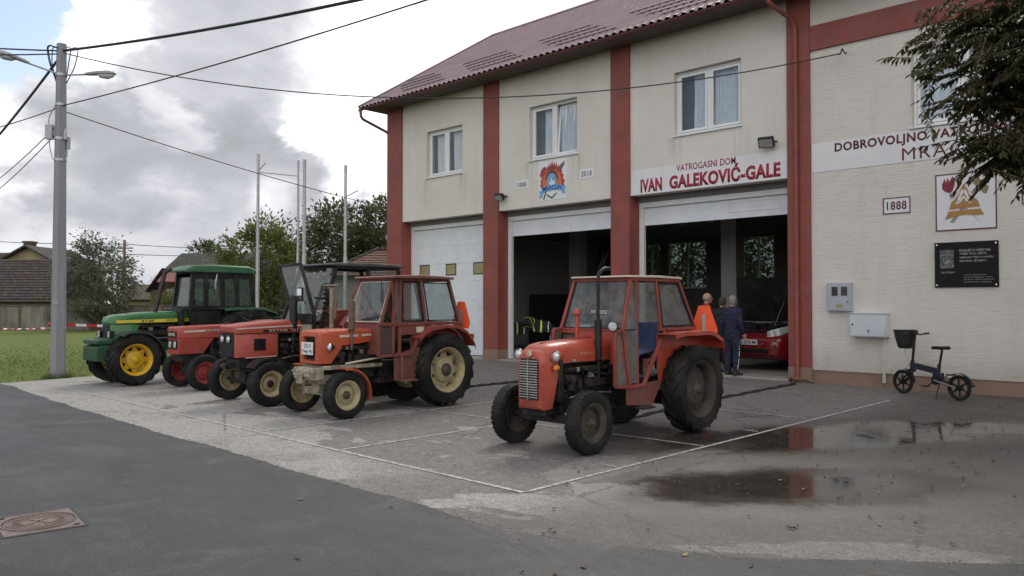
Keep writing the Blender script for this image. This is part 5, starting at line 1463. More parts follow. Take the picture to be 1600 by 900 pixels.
frame_bars(cf_, [((-hw1, .96, zt), (hw1, .96, zt)), ((-hw1, 2.14, zt), (hw1, 2.14, zt)), ((-hw0, 2.34, zb), (hw0, 2.34, zb)), ((-hw0, .74, zb), (hw0, .74, zb)), ((-hw1, .96, zt), (-hw0, .70, zb)), ((hw1, .96, zt), (hw0, .70, zb)), ((-hw1, .96, zt), (-hw1, 1.04, zt)), ((hw1, .96, zt), (hw1, 1.04, zt))], .04, .04)
cf_.build('cab_frame', cab_brown, t, .005)
fp = MB()
fp.panel([(-hw0, .68, .90), (hw0, .68, .90), (hw0, .72, zb), (-hw0, .72, zb)], .01)
fp.build('front_panel', cab_brown, t)
for s in (-1, 1):
    MB().panel([(s * (hw0 + .004), .68, .92), (s * (hw0 + .004), .92, .92), (s * (hw0 + .004), .92, zb - .04), (s * (hw0 + .004), .68, zb - .04)], .008).build('side_panel', mat('dark_side_panel', (.07, .045, .04), .5, var=.2) if 'dark_side_panel' not in MATS else MATS['dark_side_panel'], t, .004)
    MB().panel([(s * (hw0 + .002), 1.09, zb - .17), (s * (hw0 + .002), 1.58, zb - .17), (s * (hw0 + .002), 1.60, zb), (s * (hw0 + .002), 1.07, zb)], .014).build('door_panel', cab_brown, t, .004)
    dh = MB().bx(min(s * (hw0 + .01), s * (hw0 + .03)), max(s * (hw0 + .01), s * (hw0 + .03)), 1.40, 1.55, zb - .14, zb - .05); dh.build('door_handle_plate', pale_trim, t, .004)
    MB().panel([(s * hw0, .96, zb + .03), (s * hw0, 1.05, zb + .03), (s * hw1, 1.10, zt - .03), (s * hw1, 1.06, zt - .03)], .005).build('quarter_window', glass_c, t)
    MB().panel([(s * hw0, 1.10, zb + .03), (s * hw0, 1.57, zb + .03), (s * hw1, 1.50, zt - .04), (s * hw1, 1.14, zt - .04)], .005).build('door_window', glass_c, t)
    MB().panel([(s * hw0, 1.64, zb + .03), (s * hw0, 2.30, zb + .03), (s * hw1, 2.11, zt - .04), (s * hw1, 1.56, zt - .04)], .005).build('rear_side_window', glass_c, t)
    k = MB(); pts = [(s * (hw0 + .014), 1.66, zb + .05), (s * (hw0 + .014), 2.28, zb + .05), (s * (hw1 + .014), 2.10, zt - .05), (s * (hw1 + .014), 1.58, zt - .05)]
    for a, b in zip(pts, pts[1:] + pts[:1]): k.bar(a, b, .018, .012, up=(1, 0, 0))
    pts = [(s * (hw0 + .014), 1.12, zb + .05), (s * (hw0 + .014), 1.55, zb + .05), (s * (hw1 + .014), 1.48, zt - .05), (s * (hw1 + .014), 1.16, zt - .05)]
    for a, b in zip(pts, pts[1:] + pts[:1]): k.bar(a, b, .018, .012, up=(1, 0, 0))
    k.build('window_seal', black_plastic, t)
    MB().panel([(s * (hw0 - .02), .98, .48), (s * (hw0 - .02), 1.42, .46), (s * (hw0 - .02), 1.50, 1.0), (s * (hw0 - .02), .98, zs)], .012).build('side_skirt', cab_brown, t, .004)
    st = MB().bx(min(s * .48, s * .66), max(s * .48, s * .66), 1.02, 1.30, .475, .50).bar((s * .56, 1.06, .50), (s * .54, 1.06, .88), .04, .012).bar((s * .56, 1.27, .50), (s * .54, 1.20, .80), .03, .012)
    st.build('step', cab_brown, t, .004)
    fender(t, s, 1.99, .6, .40, .66, [(-.60, 1.15), (-.50, 1.24), (-.34, 1.31), (-.05, 1.345), (.22, 1.33), (.42, 1.24), (.56, 1.10), (.62, .98)], MATS['dull_red_paint'])
    lb = MB().bx(min(s * .54, s * .64), max(s * .54, s * .64), 2.545, 2.60, 1.10, 1.18); lb.build('tail_lamp', mat('tail_red', (.35, .02, .02), .3) if 'tail_red' not in MATS else MATS['tail_red'], t, .006)
MB().panel([(-hw0 + .03, .705, zb + .03), (hw0 - .03, .705, zb + .03), (hw1 - .02, .955, zt - .03), (-hw1 + .02, .955, zt - .03)], .005).build('windscreen', glass_c, t)
wp = MB(); wp.bar((.18, .93, zt - .04), (.34, .80, 1.72), .014, .012).bar((.30, .86, 1.92), (.40, .78, 1.62), .012, .02)
wp.bar((-.05, .70, zb + .07), (.46, .705, zb + .14), .02, .012)
wp.build('wiper', black_plastic, t)
k = MB(); pts = [(-hw0 + .04, .700, zb + .04), (hw0 - .04, .700, zb + .04), (hw1 - .03, .95, zt - .04), (-hw1 + .03, .95, zt - .04)]
for a, b in zip(pts, pts[1:] + pts[:1]): k.bar(a, b, .016, .014, up=(0, 1, 0))
k.build('windscreen_seal', pale_trim, t)
MB().panel([(-hw0 + .03, 2.35, zb + .03), (hw0 - .03, 2.35, zb + .03), (hw1 - .03, 2.16, zt - .03), (-hw1 + .03, 2.16, zt - .03)], .005).build('rear_window', glass_c, t)
rf_ = MB(); rf_.loft([rsec(y, hw, z, z2, .015, 2) for y, hw, z, z2 in ((.88, .50, 2.10, 2.12), (.92, .535, 2.098, 2.14), (1.5, .54, 2.105, 2.16), (2.16, .535, 2.098, 2.14), (2.20, .50, 2.10, 2.12))])
rf_.build('roof', mat('brown_roof_sheet', (.20, .07, .055), .6, var=.2, dirt=(.10, .06, .05), damt=.6), t, .004)
seat(t, 1.72, 1.02, black_plastic)
steering(t, 1.12, 1.44)
MB().bx(-.28, .30, .80, 1.02, 1.05, 1.33).build('dashboard', black_plastic, t, .03)
smv_triangle(t, (.42, 2.50, 1.50), .46, R(8))
MB().tube(arc_pts([(.33, .2, .78), (.34, .55, .82), (.33, 1.0, .86)], 4), .016, 8).build('side_rail', pale_trim, t)
MB().bx(-.20, .20, .9, 1.6, .42, .50).build('tool_box', dark_metal, t, .02)

shift_cab(t, _before, .07, .0)
# ------------------------------------------------------------------- 3. long red tractor with black headlight mask
t = empty('tractor', (-12.64, 6.66, 0))
tag(t, 'long salmon red tractor with black headlight mask and swung open cab door', 'tractor', 'tractors lined up on the forecourt')
wheel_pair(t, 'front_wheel', .71, 0.0, .372, wd=.21, rr=.20, tyre=tyre_clean, rim=cream_rim, hub=dark_metal, disc=-.05, ribs=1)
wheel_pair(t, 'rear_wheel', .70, 2.22, .74, wd=.40, rr=.42, tyre=tyre_m, rim=cream_rim, hub=hub_grey, lugs=18, disc=.1)
front_axle(t, .71, .372)
engine(t, .35, 1.25, .62, 1.22, .27, 21)
chassis(t, 1.1, 2.25, 2.22, .70)
b_ = MB(); b_.loft([rsec(y, hw, z0, z1, rt, 5) for y, hw, z0, z1, rt in ((-.40, .255, 1.22, 1.30, .03), (-.37, .27, 1.19, 1.325, .05), (-.1, .275, 1.19, 1.365, .07), (.35, .28, 1.19, 1.40, .08), (1.25, .285, 1.19, 1.42, .08))])
bo = b_.build('bonnet', salmon_red, t, .006, 50)
for s in (-1, 1):
    MB().panel([(s * .279, -.36, 1.262), (s * .289, 1.25, 1.315), (s * .289, 1.25, 1.34), (s * .279, -.36, 1.285)], .006).build('bonnet_stripe', pale_trim, bo)
    sp_ = MB().panel([(s * .276, .12, 1.205), (s * .287, 1.10, 1.215), (s * .287, 1.10, 1.262), (s * .276, .12, 1.246)], .005).build('name_strip', black_plastic, bo)
    text_mesh('ZETOR 7211', (lambda s: (lambda u, v, w_: (s * (.2815 + w_ + .011 * u), (.22 + u) if s > 0 else (.85 - u), 1.216 + v + u * .008)))(s), .62, .032, mats=pale_trim, parent=bo, bold=.02, spacing=1.1)
c_ = MB()   # side cowls
c_.loft([rsec(y, hw, z0, z1, .01, 2) for y, hw, z0, z1 in ((-.385, .25, .80, 1.188), (-.36, .268, .79, 1.188), (.40, .274, .79, 1.188))])
c_.build('front_cowl', salmon_red, t, .01, 50)
mk = MB(); mk.loft([rsec(-.408, .225, .80, 1.19, .03, 3), rsec(-.386, .24, .79, 1.195, .03, 3)]); mko = mk.build('headlight_mask', black_plastic, t, .004)
for s in (-1, 1):
    headlight(t, (s * .11, -.412, 1.10), .062, black_plastic, deep=.03)
    MB().panel([(s * .277, -.05, .90), (s * .277, .17, .90), (s * .277, .17, 1.10), (s * .277, -.05, 1.10)], .008).build('side_louvre', black_plastic, t, .008)
    wkl = MB().panel([(s * .272, -.2, .775), (s * .272, .38, .785), (s * .272, .38, .80), (s * .272, -.2, .79)], .01).build('cowl_edge', pale_trim, t)
MB().bx(-.22, .22, -.30, .5, .60, .775).build('front_bolster', dark_metal, t, .02)
MB().tube([(-.1, -.46, .64), (.02, -.30, .66)], .03, 8).bx(-.05, .05, -.45, -.28, .60, .70).build('tow_pin', dark_metal, t, .005)
for s in (-1, 1):
    f = MB(); ring = []
    for k in range(12):
        a = R(140 - k * 11); rad = .43
        ring.append([(s * .52, math.cos(a) * rad, .372 + math.sin(a) * rad), (s * .78, math.cos(a) * rad, .372 + math.sin(a) * rad), (s * .785, math.cos(a) * (rad - .03), .372 + math.sin(a) * (rad - .03)), (s * .78, math.cos(a) * (rad - .012), .372 + math.sin(a) * (rad - .012)), (s * .52, math.cos(a) * (rad - .012), .372 + math.sin(a) * (rad - .012))])
    f.loft(ring); f.bar((s * .56, .2, .72), (s * .25, .22, .72), .04, .015)
    if s > 0: f.build('mudguard', black_paint, t, .004)
ex = MB()
ex.lathe([(.03, 0), (.07, .03), (.07, .56), (.05, .60), (.0, .60)], (.235, .72, 1.24), (0, 0, 1), 18)
ex.tube([(.235, .72, .98), (.235, .72, 1.3)], .03, 10)
ex.build('exhaust_pipe', black_paint, t)
# dark cab
zt, zb, hw0, hw1 = 2.36, 1.36, .66, .60
cf_ = MB()
left = [((hw1, 1.36, zt), (hw0, 1.02, zb)), ((hw1, 2.05, zt), (hw0, 2.05, zb)), ((hw1, 2.75, zt), (hw0, 2.85, zb)), ((hw0, 1.02, zb), (hw0, 1.06, .75)), ((hw0, 2.05, zb), (hw0, 1.72, .75)), ((hw0, 1.06, .75), (hw0, 1.72, .75)), ((hw0, 2.05, zb), (hw0, 2.85, zb)), ((hw1, 1.36, zt), (hw1, 2.75, zt))]
frame_bars(cf_, left, .06, .06); frame_bars(cf_, mirror_x(left), .06, .06)
frame_bars(cf_, [((-hw1, 1.36, zt), (hw1, 1.36, zt)), ((-hw1, 2.75, zt), (hw1, 2.75, zt)), ((-hw0, 2.85, zb), (hw0, 2.85, zb)), ((-hw0, 1.02, zb), (hw0, 1.02, zb))], .05, .06)
cf_.build('cab_frame', black_paint, t, .006)
grey_roof = mat('dark_grey_roof', (.045, .045, .047), .6, var=.25, dirt=(.12, .115, .11), damt=.5)
rf_ = MB(); rf_.loft([rsec(y, hw, z, z2, .02, 2) for y, hw, z, z2 in ((1.24, .64, 2.385, 2.40), (1.28, .68, 2.375, 2.425), (2.0, .69, 2.38, 2.445), (2.80, .68, 2.375, 2.43), (2.86, .64, 2.385, 2.40))])
rf_.build('roof', grey_roof, t, .005)
MB().panel([(-hw0 + .04, 1.04, zb + .04), (hw0 - .04, 1.04, zb + .04), (hw1 - .03, 1.37, zt - .03), (-hw1 + .03, 1.37, zt - .03)], .005).build('windscreen', glass_c, t)
MB().panel([(-hw0, 1.03, .95), (hw0, 1.03, .95), (hw0, 1.03, zb), (-hw0, 1.03, zb)], .02).build('front_panel', mat('beige_cab_panel', (.36, .31, .24), .6, var=.1), t)
for s in (-1, 1):
    MB().panel([(s * hw0, 2.08, zb + .03), (s * hw0, 2.82, zb + .03), (s * hw1, 2.72, zt - .04), (s * hw1, 2.08, zt - .04)], .005).build('rear_side_window', glass_c, t)
    fender(t, s, 2.22, .74, .48, .86, [(-.72, 1.30), (-.6, 1.46), (-.35, 1.56), (.2, 1.58), (.6, 1.45), (.82, 1.2)], salmon_red)
MB().panel([(-hw0, 2.86, zb + .03), (hw0, 2.86, zb + .03), (hw1, 2.76, zt - .04), (-hw1, 2.76, zt - .04)], .005).build('rear_window', glass_c, t)
wl_ = MB().bx(.43, .55, 1.26, 1.34, 2.22, 2.33); wl_.build('work_lamp', mat('work_lamp_grey', (.2, .2, .21), .4), t, .01)
sm2 = MB()
for s in (-1, 1):
    sm2.tube([(s * .276, -.38, 1.19), (s * .281, .42, 1.19), (s * .287, 1.25, 1.192)], .006, 6)
    sm2.tube([(s * .278, .40, .80), (s * .278, .40, 1.185)], .006, 6)
    sm2.tube(arc_pts([(s * .26, .4, .95), (s * .31, .6, .90), (s * .29, .9, 1.05), (s * .27, 1.2, .95)], 5), .012, 6)
sm2.build('hoses_and_seams', black_plastic, t)
# open door: glass above, beige panel below, hinged on the near front pillar and swung across the windscreen
dA, dB, dC, dD = Vector((-.50, .86, 2.385)), Vector((.24, .86, 2.40)), Vector((.68, .86, 1.50)), Vector((-.02, .86, 1.50))
door = MB()
for a, b in ((dA, dB), (dB, dC), (dD, dA)): door.bar(a, b, .05, .05, up=(0, 1, 0))
door.bar(dD + Vector((-.02, 0, -.07)), dC + Vector((.02, 0, -.07)), .05, .18, up=(0, 0, 1))
E_, F_ = Vector((.62, .86, 1.05)), Vector((.30, .86, 1.05))
door.bar(dD, F_, .04, .05, up=(0, 1, 0)); door.bar(dC, E_, .04, .05, up=(0, 1, 0)); door.bar(F_, E_, .04, .04)
door.bar(dC + Vector((0, 0, .3)), Vector((.66, 1.06, 1.78)), .03, .03); door.bar(E_, Vector((.66, 1.06, 1.1)), .03, .03)
do = door.build('cab_door', black_paint, t, .005)
MB().panel([dD + Vector((.0, 0, .02)), dC + Vector((-.02, 0, .02)), dB + Vector((-.02, 0, -.02)), dA + Vector((.03, 0, -.02))], .005).build('door_window', glass_c, do)
MB().panel([F_ + Vector((.01, 0, .02)), E_ + Vector((-.02, 0, .02)), dC + Vector((-.03, 0, -.17)), dD + Vector((.06, 0, -.17))], .012).build('door_panel', MATS['beige_cab_panel'], do)
mr = MB(); mr.box((.32, .80, 1.86), (.17, .03, .24)); mr.tube([(.38, .82, 1.76), (.44, .85, 1.68)], .01, 6); mo = mr.build('mirror', black_plastic, t, .03)
MB().box((.32, .783, 1.86), (.14, .004, .20)).build('mirror_glass', MATS['mirror_silver'], mo)
seat(t, 1.85, 1.10, black_plastic); steering(t, 1.35, 1.48)
# rusty screw mast of the linkage behind the cab door
ms = MB()
ms.tube([(.86, 1.10, 1.25), (.86, 1.10, 1.98)], .045, 8).bx(.70, 1.02, 1.05, 1.15, 1.22, 1.27).bx(.62, 1.06, 1.07, 1.13, 2.0, 2.03)
ms.build('linkage_post', mat('flaking_beige_steel', (.30, .24, .17), .8, var=.3, scale=9, dirt=(.13, .08, .06), damt=.8, dscale=6), t, .006)
cl = MB()
cl.tube([(.68 + .055 * math.cos(k * .8), 1.10 + .055 * math.sin(k * .8), 1.32 + k * .0105) for k in range(62)], .012, 6)
cl.tube([(.68, 1.10, 1.28), (.68, 1.10, 2.0)], .02, 8)
cl.build('coil_spring', dark_metal, t)
MB().tube([(1.02, 1.06, 1.42), (.98, 1.10, 1.75)], .025, 8).box((1.0, 1.08, 1.48), (.12, .06, .05)).build('linkage_arm', rust, t)

# ------------------------------------------------------------------- 4. low red tractor without a cab
t = empty('tractor', (-15.55, 6.98, 0))
tag(t, 'low boxy red tractor without a cab, beside the green one', 'tractor', 'tractors lined up on the forecourt')
wheel_pair(t, 'front_wheel', .54, 0.0, .348, wd=.18, rr=.20, tyre=tyre_clean, rim=red_rim, hub=red_rim, disc=.05, ribs=1)
wheel_pair(t, 'rear_wheel', .62, 2.0, .64, wd=.32, rr=.36, tyre=tyre_m, rim=red_rim, hub=hub_grey, lugs=17, disc=.05)
front_axle(t, .54, .348)
engine(t, .30, 1.15, .60, 1.12, .25, 31)
chassis(t, 1.05, 2.0, 2.0, .60)
b_ = MB(); b_.loft([rsec(y, hw, z0, z1, .03, 3) for y, hw, z0, z1 in ((-.40, .235, 1.02, 1.215), (-.37, .25, 1.01, 1.235), (.3, .255, 1.01, 1.26), (1.15, .26, 1.01, 1.275))])
bo = b_.build('bonnet', salmon_red, t, .012, 50)
for s in (-1, 1):
    MB().panel([(s * .253, -.28, 1.125), (s * .262, .75, 1.15), (s * .262, .75, 1.19), (s * .253, -.28, 1.165)], .005).build('name_strip', pale_trim, bo)
    text_mesh('AURORA', (lambda s: (lambda u, v, w_: (s * (.2595 + w_ + .006 * u), (.14 + u) if s > 0 else (.5 - u), 1.138 + v + u * .02)))(s), .40, .035, mats=ink, parent=bo, bold=.03, spacing=1.15)
sc = MB(); sc.prism([(-.38, .70), (.12, .70), (.34, 1.008), (-.38, 1.008)], lambda u, v, w_: (w_, u, v), -.248, .248)
sc.build('front_cowl', salmon_red, t, .01)
gm = MB().bx(-.21, .21, -.412, -.40, 1.03, 1.15); gmo = gm.build('grille', black_plastic, t, .004)
text_mesh('SAME', plane_front(-.15, -.412, 1.06), .30, .06, mats=pale_trim, parent=gmo, bold=.03)
lm = MB().bx(-.21, .21, -.394, -.382, .80, .98); lmo = lm.build('headlight_mask', black_plastic, t, .004)
for s in (-1, 1):
    h_ = MB().bx(s * .11 - .05, s * .11 + .05, -.405, -.394, .83, .95); h_.build('headlight', lamp_glass, t, .006)
MB().bx(-.20, .20, -.30, .4, .55, .698).build('front_bolster', dark_metal, t, .02)
for s in (-1, 1):
    fender(t, s, 2.0, .64, .40, .72, [(-.66, 1.0), (-.55, 1.22), (-.3, 1.33), (.2, 1.34), (.5, 1.22), (.68, 1.0)], salmon_red)
seat(t, 1.62, 1.0, black_plastic); steering(t, 1.15, 1.40)
MB().bx(-.26, .26, 1.15, 1.25, .8, 1.28).build('dashboard', black_plastic, t, .03)
ro = MB()
for s in (-1, 1): ro.tube([(s * .42, 2.15, .9), (s * .42, 2.15, 1.52)], .03, 8)
ro.tube([(-.42, 2.15, 1.52), (.42, 2.15, 1.52)], .03, 8)
ro.build('roll_bar', black_paint, t)
bc = MB(); bc.tube([(.42, 2.16, 1.52), (.42, 2.16, 1.68)], .015, 8).lathe([(.045, 0), (.05, .02), (.04, .09), (.0, .10)], (.42, 2.16, 1.68), (0, 0, 1), 14); bc.build('rear_lamp', dark_metal, t)

# ------------------------------------------------------------------- 5. green tractor
t = empty('tractor', (-17.52, 6.40, 0))
tag(t, 'large green tractor with yellow wheels and a leaning black exhaust', 'tractor', 'tractors lined up on the forecourt')
wheel_pair(t, 'front_wheel', .55, 0.0, .535, wd=.34, rr=.315, tyre=tyre_m, rim=yellow_p, hub=yellow_p, lugs=16, star=True, disc=.1)
wheel_pair(t, 'rear_wheel', .66, 2.42, .80, wd=.44, rr=.46, tyre=tyre_m, rim=yellow_p, hub=yellow_p, lugs=20, disc=.1)
ax = MB(); ax.lathe([(.10, -.4), (.12, -.1), (.18, 0), (.12, .1), (.10, .4)], (0, 0, .535), (1, 0, 0), 16)
ax.bx(-.2, .2, -.4, .9, .68, .86); ax.build('front_axle', green_d, t, .01)
engine(t, -.10, 1.10, .82, 1.36, .27, 41)
chassis(t, 1.0, 2.42, 2.42, .80, .2)
_before = set(t.children)
b_ = MB(); b_.loft([rsec(y, hw, z0, z1, rt, 6) for y, hw, z0, z1, rt in ((-.52, .22, 1.27, 1.36, .05), (-.49, .25, 1.27, 1.41, .08), (-.36, .275, 1.27, 1.455, .10), (.1, .285, 1.275, 1.505, .11), (1.18, .29, 1.29, 1.545, .11))])
bo = b_.build('bonnet', green_p, t, .006, 50)
ys_ = mat('stripe_yellow', (.72, .56, .05), .45, var=.05)
for s in (-1, 1):
    MB().panel([(s * .281, -.40, 1.285), (s * .295, 1.18, 1.305), (s * .295, 1.18, 1.375), (s * .281, -.40, 1.345)], .008).build('bonnet_stripe', ys_, bo)
    text_mesh('2140', (lambda s: (lambda u, v, w_: (s * (.2915 + w_ + .004 * u), (.10 + u) if s > 0 else (.38 - u), 1.302 + v + u * .012)))(s), .26, .045, mats=ink, parent=bo, bold=.04, spacing=1.2)
    text_mesh('JOHN DEERE', (lambda s: (lambda u, v, w_: (s * (.2955 + w_ + .004 * u), (.60 + u) if s > 0 else (1.08 - u), 1.31 + v + u * .012)))(s), .48, .042, mats=ink, parent=bo, bold=.02, spacing=1.05)
for y, r_ in ((-.12, .03), (.36, .022)): MB().lathe([(r_, 0), (r_, .02), (r_ * .6, .03), (.0, .03)], (.05, y, 1.49 + .03 * y), (0, 0, 1), 12).build('filler_cap', black_paint, t)
sc = MB(); sc.loft([rsec(y, hw, z0, z1, .02, 3) for y, hw, z0, z1 in ((-.50, .22, .92, 1.268), (-.46, .25, .90, 1.268), (.05, .27, .90, 1.268))])
sc.build('front_cowl', green_p, t, .01, 50)
gm = MB().bx(-.19, .19, -.51, -.50, .96, 1.25); gm.build('grille', black_plastic, t, .004)
wt = MB()
wt.bx(-.34, .34, -.80, -.52, .78, .98).bx(-.40, .40, -.98, -.66, .86, .95)
wt.build('front_frame', green_d, t, .02)
for k in range(9):
    x = -.36 + k * .09
    q = MB().prism([(-.98, .52), (-.72, .48), (-.66, .56), (-.66, .84), (-.90, .84), (-.98, .80)], lambda u, v, w_: (w_, u, v), x - .038, x + .038); q.build('front_weight', green_d, t, .012)
for o in set(t.children) - _before: o.location.y += (.30 if o.name.split('.')[0] in ('front_frame', 'front_weight') else .14)
for s in (-1, 1):
    gd = MB().box((s * .28, -.36, 1.06), (.10, .10, .14)); o = gd.build('headlight', black_paint, t, .01)
    MB().box((s * .28, -.415, 1.06), (.085, .006, .12)).build('lens', lamp_glass, o)
    f = MB(); ring = []
    for k in range(14):
        a = R(122 - k * 10.5); rad = .60
        ring.append([(s * .38, math.cos(a) * rad, .535 + math.sin(a) * rad), (s * .74, math.cos(a) * rad, .535 + math.sin(a) * rad), (s * .745, math.cos(a) * (rad - .04), .535 + math.sin(a) * (rad - .04)), (s * .74, math.cos(a) * (rad - .014), .535 + math.sin(a) * (rad - .014)), (s * .38, math.cos(a) * (rad - .014), .535 + math.sin(a) * (rad - .014))])
    f.loft(ring); f.build('mudguard', mat('dark_green_plastic', (.022, .04, .03), .45, var=.15) if 'dark_green_plastic' not in MATS else MATS['dark_green_plastic'], t, .005)
ex = MB(); ex.tube([(.0, .62, 1.45), (.0, .84, 2.38), (.02, .98, 2.47)], [.05, .052, .04], 12)
ex.build('exhaust_pipe', mat('sooty_exhaust', (.035, .027, .025), .6, .2, var=.3, dirt=(.09, .05, .04), damt=.4), t)
zt, zb, zs, hw0, hw1 = 2.40, 1.60, 1.0, .42, .385
_before = set(t.children)
cf_ = MB()
left = [((hw1, 1.12, zt), (hw0, 1.05, zb)), ((hw0, 1.05, zb), (hw0, 1.12, zs)), ((hw1, 1.40, zt), (hw0, 1.40, zb)), ((hw1, 1.78, zt), (hw0, 1.80, zb)), ((hw0, 1.80, zb), (hw0, 1.60, zs)), ((hw1, 2.48, zt), (hw0, 2.54, zb)), ((hw0, 1.05, zb), (hw0, 2.54, zb)), ((hw1, 1.12, zt), (hw1, 2.48, zt)), ((hw0, 1.12, zs), (hw0, 1.60, zs)), ((hw1, 2.12, zt), (hw0, 2.14, zb))]
frame_bars(cf_, left, .07, .09); frame_bars(cf_, mirror_x(left), .07, .09)
frame_bars(cf_, [((-hw1, 1.12, zt), (hw1, 1.12, zt)), ((-hw1, 2.48, zt), (hw1, 2.48, zt)), ((-hw0, 2.54, zb), (hw0, 2.54, zb)), ((-hw0, 1.05, zb), (hw0, 1.05, zb))], .07, .09)
for s in (-1, 1): cf_.panel([(s * (hw1 + .005), 1.12, zt - .14), (s * (hw1 + .005), 2.50, zt - .14), (s * hw1, 2.48, zt), (s * hw1, 1.12, zt)], .02)
cf_.build('cab_frame', black_paint, t, .008)
rf_ = MB(); rf_.loft([rsec(y, hw, z, z2, rt, 4) for y, hw, z, z2, rt in ((.92, .36, 2.40, 2.43, .01), (.98, .43, 2.395, 2.47, .04), (1.12, .45, 2.40, 2.545, .06), (1.5, .45, 2.40, 2.57, .06), (2.42, .44, 2.40, 2.555, .06), (2.58, .43, 2.40, 2.50, .05), (2.64, .36, 2.40, 2.43, .01))])
rf_.build('roof', mat('roof_green', (.024, .105, .044), .45, var=.08, dirt=(.10, .17, .10), damt=.4), t, .006, 45)
MB().panel([(-hw0 + .04, 1.06, zb + .04), (hw0 - .04, 1.06, zb + .04), (hw1 - .03, 1.13, zt - .12), (-hw1 + .03, 1.13, zt - .12)], .005).build('windscreen', glass_c, t)
glass_g = glassmat('green_tint_glass', (.55, .72, .66), .04, 1.2)
for s in (-1, 1):
    for nm, (ya, yb, yc, yd) in (('quarter_window', (1.10, 1.36, 1.36, 1.16)), ('door_window', (1.44, 1.76, 1.74, 1.44)), ('rear_side_window', (1.85, 2.10, 2.09, 1.82)), ('rear_side_window', (2.18, 2.50, 2.45, 2.17))):
        MB().panel([(s * hw0, ya, zb + .04), (s * hw0, yb, zb + .04), (s * hw1, yc, zt - .14), (s * hw1, yd, zt - .14)], .005).build(nm, glass_g, t)
    MB().panel([(s * (hw0 + .004), 1.10, zs), (s * (hw0 + .004), 1.78, zs), (s * (hw0 + .004), 1.78, zb), (s * (hw0 + .004), 1.08, zb)], .02).build('door_panel', black_paint, t, .006)
    fender(t, s, 2.42, .8, .45, .84, [(-.60, 1.585), (-.2, 1.605), (.35, 1.60), (.62, 1.52), (.95, 1.32), (1.02, 1.2)], MATS['roof_green'])
    mr = MB(); mr.bar((s * (hw1 + .03), 1.85, 2.40), (s * (hw1 + .20), 1.72, 2.15), .03, .02).box((s * (hw1 + .21), 1.71, 2.10), (.05, .03, .16)); mr.build('work_lamp_arm', steel, t, .004)
MB().panel([(-hw0, 2.55, zb + .04), (hw0, 2.55, zb + .04), (hw1, 2.49, zt - .14), (-hw1, 2.49, zt - .14)], .005).build('rear_window', glass_g, t)
seat(t, 2.15, 1.45, black_plastic); steering(t, 1.58, 1.72)
MB().bx(-.45, .45, 1.1, 2.8, 1.0, 1.05).build('cab_floor', black_paint, t)
MB().bx(-.48, .48, 1.0, 1.08, .9, 1.58).build('bulkhead', black_paint, t, .01)
shift_cab(t, _before, .03, .17)
# =================================================================== THINGS IN AND ROUND THE GARAGE
# ------------------------------------------------------------------- red car with its bonnet up (nose towards -Y)
car_red = mat('car_red_paint', (.20, .008, .012), .22, var=.05, coat=.6)
car = empty('parked_car', (-9.22, 17.95, .055)); car.scale = (1.15, 1.15, 1.22)
tag(car, 'dark red hatchback car parked inside the right bay with its bonnet raised', 'car')
b = MB()
def crs(y, hw, z0, z1, rt, tp=.0): return rsec(y, hw, z0, z1, rt, 5, tp)
b.loft([crs(.02, .72, .30, .62, .10, .06), crs(.10, .80, .24, .70, .12, .05), crs(.35, .85, .22, .80, .10, .03), crs(1.05, .87, .20, .92, .10, .02), crs(1.3, .87, .20, .95, .08, .02), crs(3.6, .87, .20, .97, .10, .02), crs(4.05, .80, .30, .92, .14, .05), crs(4.15, .70, .36, .84, .14, .05)])
b.build('body', car_red, car, .02, 50)
rfm = MB()
def cabr(y, hwb, hwt, z0, z1): return [(-hwb, y, z0), (-hwt, y, z1 - .05), (-hwt + .10, y, z1), (hwt - .10, y, z1), (hwt, y, z1 - .05), (hwb, y, z0)]
rfm.loft([cabr(1.10, .80, .78, .93, .97), cabr(1.85, .80, .62, .95, 1.43), cabr(2.4, .80, .62, .95, 1.48), cabr(3.3, .80, .62, .95, 1.44), cabr(4.0, .76, .66, .93, 1.05)])
rfm.build('cabin', mat('dark_car_glass', (.015, .017, .018), .06, coat=.5), car, .01, 60)
MB().loft([[(x, y, z) for x, z in ((-.60, zz), (-.50, zz + .025), (.50, zz + .025), (.60, zz), (.5, zz - .01), (-.5, zz - .01))] for y, zz in ((1.86, 1.435), (2.4, 1.485), (3.3, 1.445))]).build('roof_panel', car_red, car, .005, 60)
hd = MB(); M = Matrix.Translation((0, 1.12, .98)) @ Matrix.Rotation(R(117), 4, 'X')
rings = []
for k in range(6):
    u = k / 5; hwk = .68 - .12 * (1 - u) ** 2 if u < 1 else .68
    hwk = .70 - .10 * u * u
    zc = .05 * math.sin(PI * .5 * (1 - u)) - .05
    rings.append([M @ Vector(p) for p in [(-hwk, .98 * u, zc - .02), (-hwk * .5, .98 * u, zc + .01), (0, .98 * u, zc + .02), (hwk * .5, .98 * u, zc + .01), (hwk, .98 * u, zc - .02), (hwk, .98 * u, zc - .04), (0, .98 * u, zc - .01), (-hwk, .98 * u, zc - .04)]])
hd.loft(rings); hd.build('bonnet', [black_paint], car, .004, 50)
eb = MB(); r_ = random.Random(4)
eb.bx(-.66, .66, .22, 1.08, .60, .80)
for k in range(26): eb.box((r_.uniform(-.58, .58), r_.uniform(.3, 1.0), .82 + r_.uniform(0, .06)), (r_.uniform(.08, .25), r_.uniform(.08, .2), r_.uniform(.06, .16)), rz=r_.uniform(-.3, .3))
eb.build('engine_bay', black_plastic, car, .005)
sty = MB(); sty.tube([(.40, .45, .86), (.42, 1.02, 1.50)], .008, 6); sty.build('bonnet_stay', steel, car)
